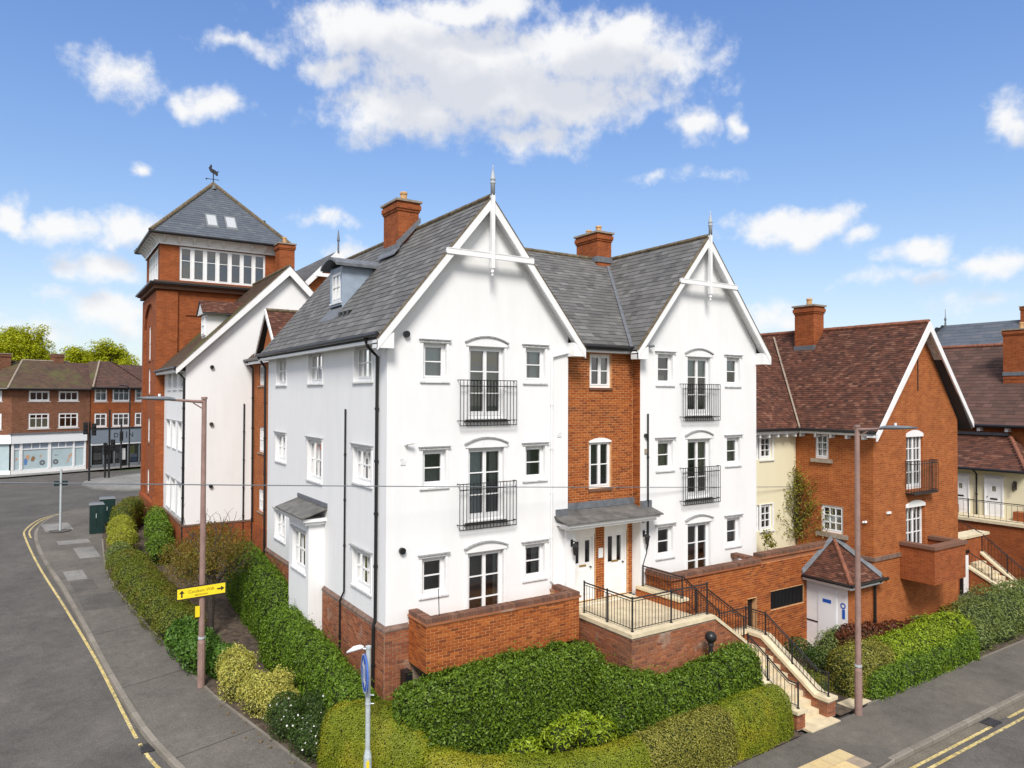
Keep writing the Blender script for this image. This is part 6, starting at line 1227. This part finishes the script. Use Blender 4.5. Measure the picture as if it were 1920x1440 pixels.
tree('smaller lime green tree left of the pair behind the shop roofs', -2.9, 99, 2.3, 13, (9.6,2.7,4.6), 62, 5); tree('airy lime green tree right of the pair beside the tower', .9, 97, 2.3, 14, (9.6,3.4,6.2), 90, 8); tree('low pale tree spreading over the grey fronted shop roof', 3.6, 96, 2.3, 9, (7.6,2.6,3.2), 40, 13)
random.seed(21)
# ------------------------------------------------------------------ street furniture
def street_lamp(label, x, y, h, dirn, L):
    z = zg(x, y); t = thing('street_lamp', label, 'street lamp', (x, y, z), 'brown street lamps'); k = MB(); k.smooth = False
    k.tube([(x,y,z),(x,y,z+1.25),(x,y,z+1.33)], [.105,.105,.085], 12); k.build('base', 'lampbrown', t); k = MB(); k.tube([(x,y,z+1.3),(x,y,z+h)], [.083,.066], 12); k.tube([(x,y,z+h-.01),(x,y,z+h+.06)], .085, 12); k.build('column', 'lampbrown', t)
    d = Vector(dirn).normalized(); p = Vector((x,y,z+h-.08)); k = MB(); k.tube([p, p+d*.35+Vector((0,0,.02)), p+d*(L*.6)+Vector((0,0,.06))], [.05,.04,.032], 8); k.tube([p-Vector((0,0,.22)), p+d*.3-Vector((0,0,.03))], .02, 6); k.build('bracket_arm', 'lampbrown', t)
    n_ = Vector((-d.y,d.x,0)); k = MB(); rings = []; q0 = p+d*(L*.52)+Vector((0,0,.07)); 
    for s_, w_, hh in ((0,.05,.045),(.15,.10,.07),(.4,.15,.075),(.75,.14,.055),(.95,.04,.03)):
        c = q0+d*s_+Vector((0,0,s_*.03)); i = len(k.v); k.v += [tuple(c+n_*w_*math.cos(2*PI*a/12)+Vector((0,0,hh*math.sin(2*PI*a/12)*(1 if math.sin(2*PI*a/12) > 0 else .6)))) for a in range(12)]; rings.append(i)
    for a, b_ in zip(rings, rings[1:]): k.f += [(a+j,a+(j+1)%12,b_+(j+1)%12,b_+j) for j in range(12)]
    k.f.append(tuple(rings[0]+j for j in range(12))); k.f.append(tuple(rings[-1]+j for j in range(12))[::-1]); k.smooth = True; k.build('lantern', 'lamphead', t); c = q0+d*.4+Vector((0,0,.08)); MB().tube([c,c+Vector((0,0,.07))], .035, 8).build('photocell', 'signwhite', t)
    MB().tube([(x,y,z+1.36),(x,y,z+1.42)], .10, 12).build('band', 'steel', t); return t
lampL = (-3.41, 4.99); street_lamp('tall brown street lamp by the hedge carrying a yellow sign', *lampL, 8.12, (-1,-.12,0), 1.5); street_lamp('tall brown street lamp on the pavement before the brick house', 12.34, -5.02, 8.2, (.12,-1,0), 1.25)
# yellow direction sign strapped to the left lamp
lz = zg(*lampL); sgz = lz+2.72; ND = Vector((-.30,-.954,0)).normalized(); NA = Vector((-ND.y,ND.x,0)); sc_ = Vector((lampL[0],lampL[1],0))+NA*.02+ND*.11; mpS = lambda a, d, z: tuple(sc_+NA*a+ND*d+Vector((0,0,z+a*.10)))
SY = thing('direction_sign', 'yellow direction sign with two black arrows on the left street lamp', 'sign', (sc_.x, sc_.y, sgz))
MB().mbox(mpS, -.68, .62, -.02, .0, sgz-.17, sgz+.17).build('board', 'ink', SY); MB().mbox(mpS, -.65, .60, .0, .004, sgz-.14, sgz+.14).build('face', 'signyellow', SY)
def arrow(a, z, ang, s_): 
    P = [(-.5,-.10),(.05,-.10),(.05,-.35),(.5,0),(.05,.35),(.05,.10),(-.5,.10)]; c_, n_ = math.cos(ang), math.sin(ang)
    MB().prism([mpS(a+s_*(p*c_-q*n_), .005, z+s_*(p*n_+q*c_)) for p, q in P], tuple(ND*.003)).build('arrow', 'ink', SY)
arrow(-.53, sgz, PI/2, .20); arrow(.48, sgz, 0, .19); text_obj('Coulson Will', .125, 'ink_y', SY, mpS, -.03, sgz+.03, .006); text_obj('apartments', .075, 'ink_y', SY, mpS, -.03, sgz-.075, .006)
MB().tube([Vector((lampL[0],lampL[1],sgz-.03)),Vector((lampL[0],lampL[1],sgz+.03))], .10, 12).build('strap', 'steel', SY)
SY2 = tag(MB().box(lampL[0]-.19,lampL[0]-.07,lampL[1]-.08,lampL[1]-.06,sgz-.72,sgz-.42).build('notice_plate', 'signyellow'), 'small plain yellow plate below the direction sign on the lamp', 'sign')
# silver sign post with blue disc and sign light
px, py = -1.40, -2.35; pz = zg(px, py); ht = 3.66
SP = thing('sign_post', 'galvanised post with blue disc sign and white sign light by the corner hedge', 'sign post', (px, py, pz))
k = MB(); k.tube([(px,py,pz),(px,py,pz+1.05),(px,py,pz+1.2)], [.085,.085,.055], 12); k.build('base', 'steel', SP); k = MB(); k.tube([(px,py,pz+1.15),(px,py,ht)], .052, 12); k.tube([(px,py,ht),(px,py,ht+.05)], .062, 12); k.build('post', 'steel', SP); MB().box(px-.06,px+.0,py-.092,py-.083,pz+.85,pz+1.0).build('number_label', 'signyellow', SP)
nb = Vector((-.95,.205,0)).normalized(); tb = Vector((-nb.y,nb.x,0)); cb_ = Vector((px,py,ht-.52))+nb*.075; k = MB(); k.tube([cb_-nb*.012, cb_+nb*.012], .40, 28); k.build('sign_disc', 'signblue', SP)
mpD = lambda a, d, z: tuple(cb_+tb*a+nb*d+Vector((0,0,z))); k = MB()
for q in range(28): a, b_ = 2*PI*q/28, 2*PI*(q+1)/28; k.poly([mpD(r*math.cos(t),.014,r*math.sin(t)) for r, t in ((.375,a),(.40,a),(.40,b_),(.375,b_))])
k.build('sign_border', 'signwhite', SP); k = MB()
for s_, o_ in ((1,-.10),(-1,.10)): k.poly([mpD(o_+a,.014,s_*z) for a, z in ((-.045,-.22),(.045,-.22),(.045,.10),(.12,.10),(0,.28),(-.12,.10),(-.045,.10))])
k.build('sign_arrows', 'signwhite', SP)
k = MB(); d = -_r; p = Vector((px,py,ht-.02)); k.tube([p, p+d*.12+Vector((0,0,.02))], .018, 6); k.build('light_arm', 'steel', SP); k = MB(); rings = []
for s_, w_, hh in ((.10,.03,.02),(.18,.075,.05),(.32,.085,.055),(.46,.03,.02)):
    c = p+d*s_+Vector((0,0,.05-(s_-.1)**2*.9)); i = len(k.v); k.v += [tuple(c+_f*w_*math.cos(2*PI*a/10)+Vector((0,0,hh*math.sin(2*PI*a/10)))) for a in range(10)]; rings.append(i)
for a, b_ in zip(rings, rings[1:]): k.f += [(a+j,a+(j+1)%10,b_+(j+1)%10,b_+j) for j in range(10)]
k.f.append(tuple(rings[-1]+j for j in range(10))); k.smooth = True; k.build('sign_light', 'signwhite', SP); k = MB()
for z in (ht-1.0, ht-1.18): k.tube([(px,py,z),(px,py,z+.03)], .064, 10); k.tube([Vector((px,py,z+.015))+_r*.05, Vector((px,py,z+.015))+_r*.13], .012, 6)
k.build('clamps', 'steel', SP)
# cabinets
def cabinet(label, x, y, w, d_, h):
    z = zg(x, y); t = thing('roadside_cabinet', label, 'cabinet', (x, y, z), 'green roadside cabinets'); k = MB(); k.box(x-w/2,x+w/2,y-d_/2,y+d_/2,z,z+h); k.build('body', 'greenbox', t)
    k = MB(); k.hexa([(x-w/2-.03,y-d_/2-.03,z+h),(x+w/2+.03,y-d_/2-.03,z+h),(x+w/2+.03,y+d_/2+.03,z+h),(x-w/2-.03,y+d_/2+.03,z+h),(x-w/2+.03,y-d_/2+.03,z+h+.09),(x+w/2-.03,y-d_/2+.03,z+h+.09),(x+w/2-.03,y+d_/2-.03,z+h+.09),(x-w/2+.03,y+d_/2-.03,z+h+.09)]); k.build('lid', 'lamphead', t)
    for q in (-1, 1): MB().box(x+(.01 if q > 0 else -w/2+.03),x+(w/2-.03 if q > 0 else -.01),y-d_/2-.015,y-d_/2-.001,z+.12,z+h-.06).build('door', 'greenbox', t)
    MB().box(x-.05,x-.02,y-d_/2-.04,y-d_/2-.016,z+h*.55,z+h*.7).build('handle', 'steel', t)
cabinet('dark green roadside cabinet nearer the camera beside the hedge', -4.86, 24.9, .62, .5, 1.42); cabinet('dark green roadside cabinet behind the other with pale lid', -4.25, 26.9, .7, .5, 1.30)
x, y = -6.38, 26.0; z = zg(x, y); t = thing('sign_pole', 'slim grey sign pole on the pavement corner of the left road', 'sign post', (x, y, z)); MB().tube([(x,y,z),(x,y,z+3.1)], .05, 10).build('pole', 'steel', t); k = MB(); k.box(x-.3,x+.3,y+.05,y+.08,z+2.25,z+2.5); k.build('sign_plate', 'greenbox', t); MB().tube([(x,y,z),(x,y,z+.02)], .5, 14).build('footing', 'pave_patch', t)
def signal(label, x, y, h, heads, facing=(0,-1)):
    z = zg(x, y); t = thing('traffic_light', label, 'traffic light', (x, y, z), 'traffic lights at the junction'); MB().tube([(x,y,z),(x,y,z+h)], .075, 10).build('pole', 'black', t)
    for (hx_, hz_, s_) in heads:
        c = sub('signal_head', t, (x+hx_, y, z+hz_)); k = MB(); k.box(x+hx_-.16*s_,x+hx_+.16*s_,y-.28,y-.06,z+hz_,z+hz_+.95*s_); k.build('housing', 'black', c); 
        for q in range(3): MB().tube([(x+hx_,y-.29,z+hz_+(.16+.3*q)*s_),(x+hx_,y-.42,z+hz_+(.16+.3*q)*s_)], .10*s_, 10).build('hood', 'black', c)
signal('black traffic light on the near tip of the island', -4.0, 49.1, 4.7, [(-.3,3.7,1),(.28,3.6,1)]); signal('black traffic light left of the pair on the island', -2.78, 51, 2.9, [(0,1.9,1)]); signal('tall black traffic light right of the pair on the island', -2.5, 50.9, 5.6, [(.25,2.2,1)])
signal('black traffic light pole before the grey shop', -1.0, 58.6, 4.6, [(0,2.6,.9)]); x, y = -.2, 60; tag(MB().tube([(x,y,2.2),(x,y,9.6),(x-.2,y,9.9),(x-.9,y,10.0)], .06, 8).build('lamp_pole', 'black'), 'thin dark lamp pole standing before the grey shop fascia', 'street lamp')
# globe lamp on black pillar, overhead wire
GLx, GLy = 8.15, -3.3; t = thing('globe_lamp', 'black globe lamp on short pillar in the laurel hedge', 'lamp', (GLx, GLy, 0)); k = MB(); k.lathe((GLx,GLy,0), [(.06,0),(.06,2.22),(.09,2.24),(.07,2.32)], 10); k.build('pillar', 'black', t); k = MB(); k.smooth = True; k.lathe((GLx,GLy,2.30), [(.16*math.cos(a), .16+.16*math.sin(a)) for a in np.linspace(-PI/2, PI/2, 12)], 16); k.build('globe', 'plastic', t)
tag(MB().tube([tuple(Vector((-8.6,-1.5,7.55)).lerp(Vector((17.14,.35,5.60)), t_)+Vector((0,0,-.05*4*max(t_,0)*(1-t_)))) for t_ in np.linspace(-1.3,1,33)], .012, 6).build('overhead_wire', 'lamphead'), 'thin grey overhead wire strung across in front of the white gables', 'wire')

# ------------------------------------------------------------------ planting
hedge('laurel_hedge', 'tall glossy laurel hedge below the brick balcony', [(-.5,-1.5),(.7,-1.75),(2.6,-1.8),(4.2,-1.95),(5.2,-2.2)], [.6,.66,.68,.66,.5], [1.75,2.05,2.35,2.5,2.45], 'leaf_laurel', 52000, .072, .5, .4, zg, 'laurel hedges round the white building', lump=.13, lscale=3.0, tilt=.8, ex=5)
hedge('laurel_hedge', 'tall glossy laurel hedge against the terrace front wall', [(4.5,-2.5),(5.4,-3.0),(6.3,-3.45),(8,-3.5),(9.65,-3.45)], [.5,.6,.55,.55,.55], [2.2,1.95,1.7,1.9,2.1], 'leaf_laurel', 40000, .072, .5, .4, zg, 'laurel hedges round the white building', lump=.13, lscale=3.0, tilt=.8, ex=5)
hedge('laurel_hedge', 'clipped green hedge along the left wall under the square bay', [(-.75,-.6),(-.75,1.2),(-.78,3),(-.95,6.2)], [.55,.5,.55,.62], [1.5,1.5,1.55,1.6], 'leaf_side', 34000, .066, .5, .4, zg, 'laurel hedges round the white building', lump=.11, lscale=2.4, tilt=.75)
hedge('laurel_hedge', 'farther clipped green hedge along the left wall beyond the bay', [(-.62,6.6),(-.66,9),(-.55,13.0)], .62, [1.75,1.95,1.95], 'leaf_side', 26000, .066, .5, .35, zg, 'laurel hedges round the white building', lump=.09, lscale=2.4, tilt=.75)
hedge('box_hedge', 'domed yellow green clipped hedge at the street corner behind the silver post', [(-1.5,.0),(-.6,-1.25),(.25,-2.35)], [.7,.85,.7], [1.25,1.5,1.2], 'leaf_clip', 60000, .034, .6, .75, zg, 'clipped hedges along the right pavement', ex=2.4, lump=.05, tilt=.32)
hedge('box_hedge', 'low wavy clipped hedge in the middle of the pavement front', [(-.15,-2.35),(.9,-3.25),(2.4,-4.0),(3.9,-4.35),(4.7,-4.42)], [.5,.5,.52,.52,.5], [.95,.88,.92,1.05,1.08], 'leaf_clip', 62000, .034, .6, .4, zg, 'clipped hedges along the right pavement', ex=2.8, lump=.06, tilt=.32)
hedge('box_hedge', 'browned clipped hedge between the wavy hedge and the rounded end', [(4.3,-4.40),(5.6,-4.45),(7.4,-4.45)], [.52,.56,.55], [1.12,1.2,1.22], 'leaf_clipbrown', 26000, .042, .6, .35, zg, 'clipped hedges along the right pavement', ex=2.8, lump=.06, tilt=.5)
hedge('box_hedge', 'rounded green hedge end beside the bottom of the steps', [(7.1,-4.42),(8.4,-4.42),(9.75,-4.38)], [.55,.56,.5], [1.22,1.28,1.25], 'leaf_clip', 36000, .034, .6, .5, zg, 'clipped hedges along the right pavement', ex=2.6, lump=.05, tilt=.32)
shrub('fern_shrub', 'bright yellow green spreading plant in the bed before the laurel', [(2.3,-2.85,.45,.55,.3,.45),(3.3,-3.0,.75,.65,.35,.5),(4.3,-3.2,.7,.55,.35,.45),(3.8,-3.1,.9,.4,.3,.45)], 'leaf_ygreen', 4200, .11, zg, .32, stems=8, fill=.6)
E1_ = 'shrubs along the left pavement'
shrub('flowering_shrub', 'dark shrub dotted with white flowers at the pavement edge', [(-1.75,.25,.35,.55,.8,.55),(-2.05,1.35,.4,.5,.75,.6),(-1.35,1.1,.4,.5,.8,.6),(-1.1,-.1,.4,.5,.5,.5)], 'leaf_dark', 15000, .055, zg, .45, E1_, flowers=150, stems=10)
shrub('variegated_shrub', 'yellow variegated shrub nearer the corner below the lamp', [(-2.45,2.75,.5,.45,.6,.62),(-2.05,2.05,.45,.5,.55,.5),(-2.3,2.3,.75,.35,.4,.4),(-1.85,2.7,.5,.4,.45,.55)], 'leaf_yellow', 12000, .06, zg, .4, E1_, core='core_y', stems=5, droop=.5, lump=.3, lscale=3.5)
shrub('variegated_shrub', 'yellow variegated shrub right beside the lamp base', [(-2.8,3.8,.5,.42,.5,.55),(-2.6,4.4,.6,.45,.45,.6),(-2.5,3.9,.85,.3,.35,.35)], 'leaf_yellow', 9000, .06, zg, .4, E1_, core='core_y', stems=4, droop=.5, lump=.3, lscale=3.5)
shrub('broadleaf_shrub', 'dark glossy broadleaf shrub just behind the left street lamp', [(-3.25,6.3,.5,.6,.9,.62),(-3.45,7.6,.45,.55,.7,.6),(-2.8,5.5,.4,.5,.5,.5)], 'leaf_mid', 8500, .11, zg, .5, E1_, stems=6)
rows_ = [(-3.62,8.9),(-3.85,10.4),(-4.0,11.9),(-4.18,13.4),(-4.32,15.0),(-4.4,16.6)]
for i, (x, y) in enumerate(rows_):
    shrub('clipped_shrub', ['olive clipped mound first in the row beyond the broadleaf shrub','olive clipped mound second along the left pavement row','olive clipped mound third along the left pavement row','olive clipped mound fourth along the left pavement row','olive clipped mound fifth along the left pavement row','olive clipped mound farthest along the left pavement row'][i], [(x+.1,y,.45,.72,.86,.68),(x+.55,y+.1,.4,.5,.8,.6)], 'leaf_olive', 8500, .055, zg, .5, 'olive clipped mounds', lump=.05, tilt=.5, fill=.12)
shrub('grey_shrub', 'dull grey green twiggy shrub before the pale golden shrubs', [(-4.35,18.4,.4,.55,.8,.6)], 'leaf_pale', 3500, .06, zg, .45, E1_, stems=6)
shrub('golden_shrub', 'pale golden clipped shrub nearer, beside the green cabinets', [(-4.1,20.2,.55,.65,.85,.75)], 'leaf_lime', 6000, .06, zg, .5, 'golden shrubs by the cabinets', core='core_y', lump=.06, fill=.15)
shrub('golden_shrub', 'pale golden clipped shrub farther, beside the green cabinets', [(-4.0,22.2,.6,.6,.8,.75)], 'leaf_lime', 6000, .06, zg, .5, 'golden shrubs by the cabinets', core='core_y', lump=.06, fill=.15)
hedge('olive_hedge', 'low olive hedge in front of the tower base', [(-3.9,23.6),(-3.6,25.2),(-2.9,27)], .55, 1.35, 'leaf_olive', 9000, .06, .5, .4, zg, E1_)
shrub('green_shrub', 'bright green shrub against the tower and white wall corner', [(-2.6,20.2,.7,.6,1.1,.9),(-2.5,22,.8,.55,1.0,.9),(-2.8,18.2,.5,.6,.9,.8)], 'leaf_side', 7500, .09, zg, .5, E1_)
tt = shrub('ornamental_tree', 'small rusty leaved tree with dark trunk behind the yellow sign', [(-2.6,8.7,2.3,.9,1.0,.8),(-2.4,10.2,2.1,.9,1.0,.8),(-1.9,11.8,2.3,.9,1.2,.8),(-2.9,12.2,1.6,.8,1.1,.8),(-1.6,9.4,2.5,.7,.8,.7),(-2.9,10.6,1.5,.7,.9,.7)], 'leaf_rust', 15000, .08, zg, .35, None, core=None, fill=.9, stems=0, cat='tree', lump=.3)
k = MB(); b0 = Vector((-2.51,8.55,zg(-2.5,8.5))); top = b0+Vector((.02,0,2.0)); k.tube([b0, b0+Vector((.02,0,1.0)), top], [.12,.10,.085], 8); rs = random.Random(4)
for i in range(26):
    e = Vector((-2.3+rs.uniform(-1.1,1.3), 10.2+rs.uniform(-2.2,2.6), zg(-2.3,10)+rs.uniform(1.4,3.6))); mid = top.lerp(e, .5)+Vector((0,0,rs.uniform(-.1,.3))); k.tube([top-Vector((0,0,rs.uniform(0,.8))), mid, e], [.035,.02,.007], 5)
    for j in range(3): p2 = e+Vector((rs.uniform(-.5,.5), rs.uniform(-.5,.5), rs.uniform(-.1,.7))); k.tube([mid.lerp(e,.6), e.lerp(p2,.5), p2], [.012,.008,.004], 4)
k.build('trunk', 'bark', tt)
E2_ = 'shrubs along the right pavement'
hedge('brown_top_hedge', 'clipped hedge with browned top beside the right street lamp', [(13.1,-3.9),(14.6,-3.95),(15.6,-3.9)], [.6,.65,.6], [1.25,1.3,1.2], 'leaf_clipbrown', 14000, .055, .5, .45, zg, E2_, lump=.08)
hedge('green_hedge', 'long green hedge with yellow tinged top in front of the brick house', [(15.0,-3.85),(17.5,-3.9),(20.6,-3.85)], [.75,.8,.75], [1.1,1.25,1.35], 'leaf_ygreen', 22000, .07, .5, .5, zg, E2_, lump=.12, ex=2.6)
hedge('low_green_hedge', 'lower green hedge skirt along the right pavement edge', [(13.6,-4.5),(16.5,-4.5),(20.2,-4.45)], .33, [.75,.8,.95], 'leaf_side', 14000, .07, .5, .35, zg, E2_, lump=.08)
hedge('small_hedge', 'small boxy hedge right beside the bottom step pier', [(12.0,-4.25),(12.0,-3.2)], .32, [.85,.9], 'leaf_olive', 5000, .05, .5, .2, zg, E2_)
shrub('juniper_shrub', 'pale feathery juniper mass at the right edge of the garden', [(22.2,-3.6,.5,1.5,1.0,.95),(24.2,-3.5,.55,1.6,1.2,1.1),(26.6,-3.5,.5,1.6,1.2,1.05),(21.2,-4.2,.3,.8,.55,.7),(23,-4.25,.25,1.2,.5,.55),(25.4,-4.25,.25,1.4,.5,.55),(28,-4.2,.25,1.4,.5,.5),(29,-3.4,.5,1.5,1.0,1.0)], 'leaf_pale', 24000, .09, zg, .35, E2_, tilt=.6)
shrub('purple_shrub', 'purple red leaved shrub in front of the white store', [(15.0,-3.1,1.0,.6,.4,.6),(16.0,-3.15,.95,.8,.4,.55),(17.3,-3.2,.85,.7,.4,.5),(18.4,-3.25,.7,.8,.4,.5)], 'leaf_red', 8500, .08, zg, .5, E2_, stems=6); shrub('russet_shrub', 'russet brown leaved shrub beneath the house balcony', [(21.2,-3.2,.7,.7,.4,.55),(22.3,-3.0,.6,.6,.4,.5)], 'leaf_rust', 3500, .08, zg, .5, E2_)
shrub('grey_green_shrub', 'grey green low shrub beside the store downpipe', [(17.4,-3.3,.6,.6,.4,.5),(19.3,-3.2,.7,.8,.4,.5)], 'leaf_pale', 4500, .07, zg, .45, E2_)
shrub('dark_shrub', 'small dark bush with bare stems at the foot of the basement wall', [(13.0,-2.6,.9,.45,.5,.5),(13.5,-2.9,.7,.4,.4,.4)], 'leaf_dark', 2600, .07, zg, .5, E2_, core=None, stems=14, fill=.8)
shrub('grey_twiggy_shrub', 'grey green twiggy shrub hiding the foot of the white store door', [(14.4,-2.75,.75,.55,.45,.6),(13.7,-3.05,.6,.5,.4,.5),(15.0,-2.6,.9,.45,.35,.55)], 'leaf_pale', 4200, .065, zg, .45, E2_, stems=12, lump=.3, fill=.6)
cl = thing('wall_climber', 'thin leafy climber growing up the cream and brick corner', 'climber', (17, .2, 3.4)); rs = np.random.default_rng(5); P = []; Nn = []; k = MB()
for i in range(70):
    z = rs.uniform(3.7,6.3); sp_ = 1-abs(z-4.7)/2.2
    if rs.random() < .35: e = Vector((17.1-abs(rs.normal())*.55*max(sp_,.2), .33, z))
    else: e = Vector((17.08, .3-abs(rs.normal())*.75*max(sp_,.2), z))
    k.tube([(17.0,.25,3.2+rs.uniform(0,.6)), (17.02,.28,(z+3.4)/2), e], [.014,.010,.004], 4); n_ = 30; P.append(np.array(e)+rs.normal(size=(n_,3))*np.array([.14,.13,.16])); Nn.append(np.tile(np.array([-.5,-.7,.3]),(n_,1)))
leaf_mesh(np.concatenate(P), np.concatenate(Nn), .085, .5, 'foliage', 'leaf_climber', cl, .8); k.build('stems', 'bark', cl)
shrub('balcony_plant', 'thin leafy plant at the end of the gable balcony', [(14.45,-.3,4.0,.22,.2,.35),(14.7,-.3,3.7,.25,.2,.3)], 'leaf_climber', 260, .10, lambda x, y: 0, .5, None, core=None, fill=.9, stems=0)
bpy.context.view_layer.update()
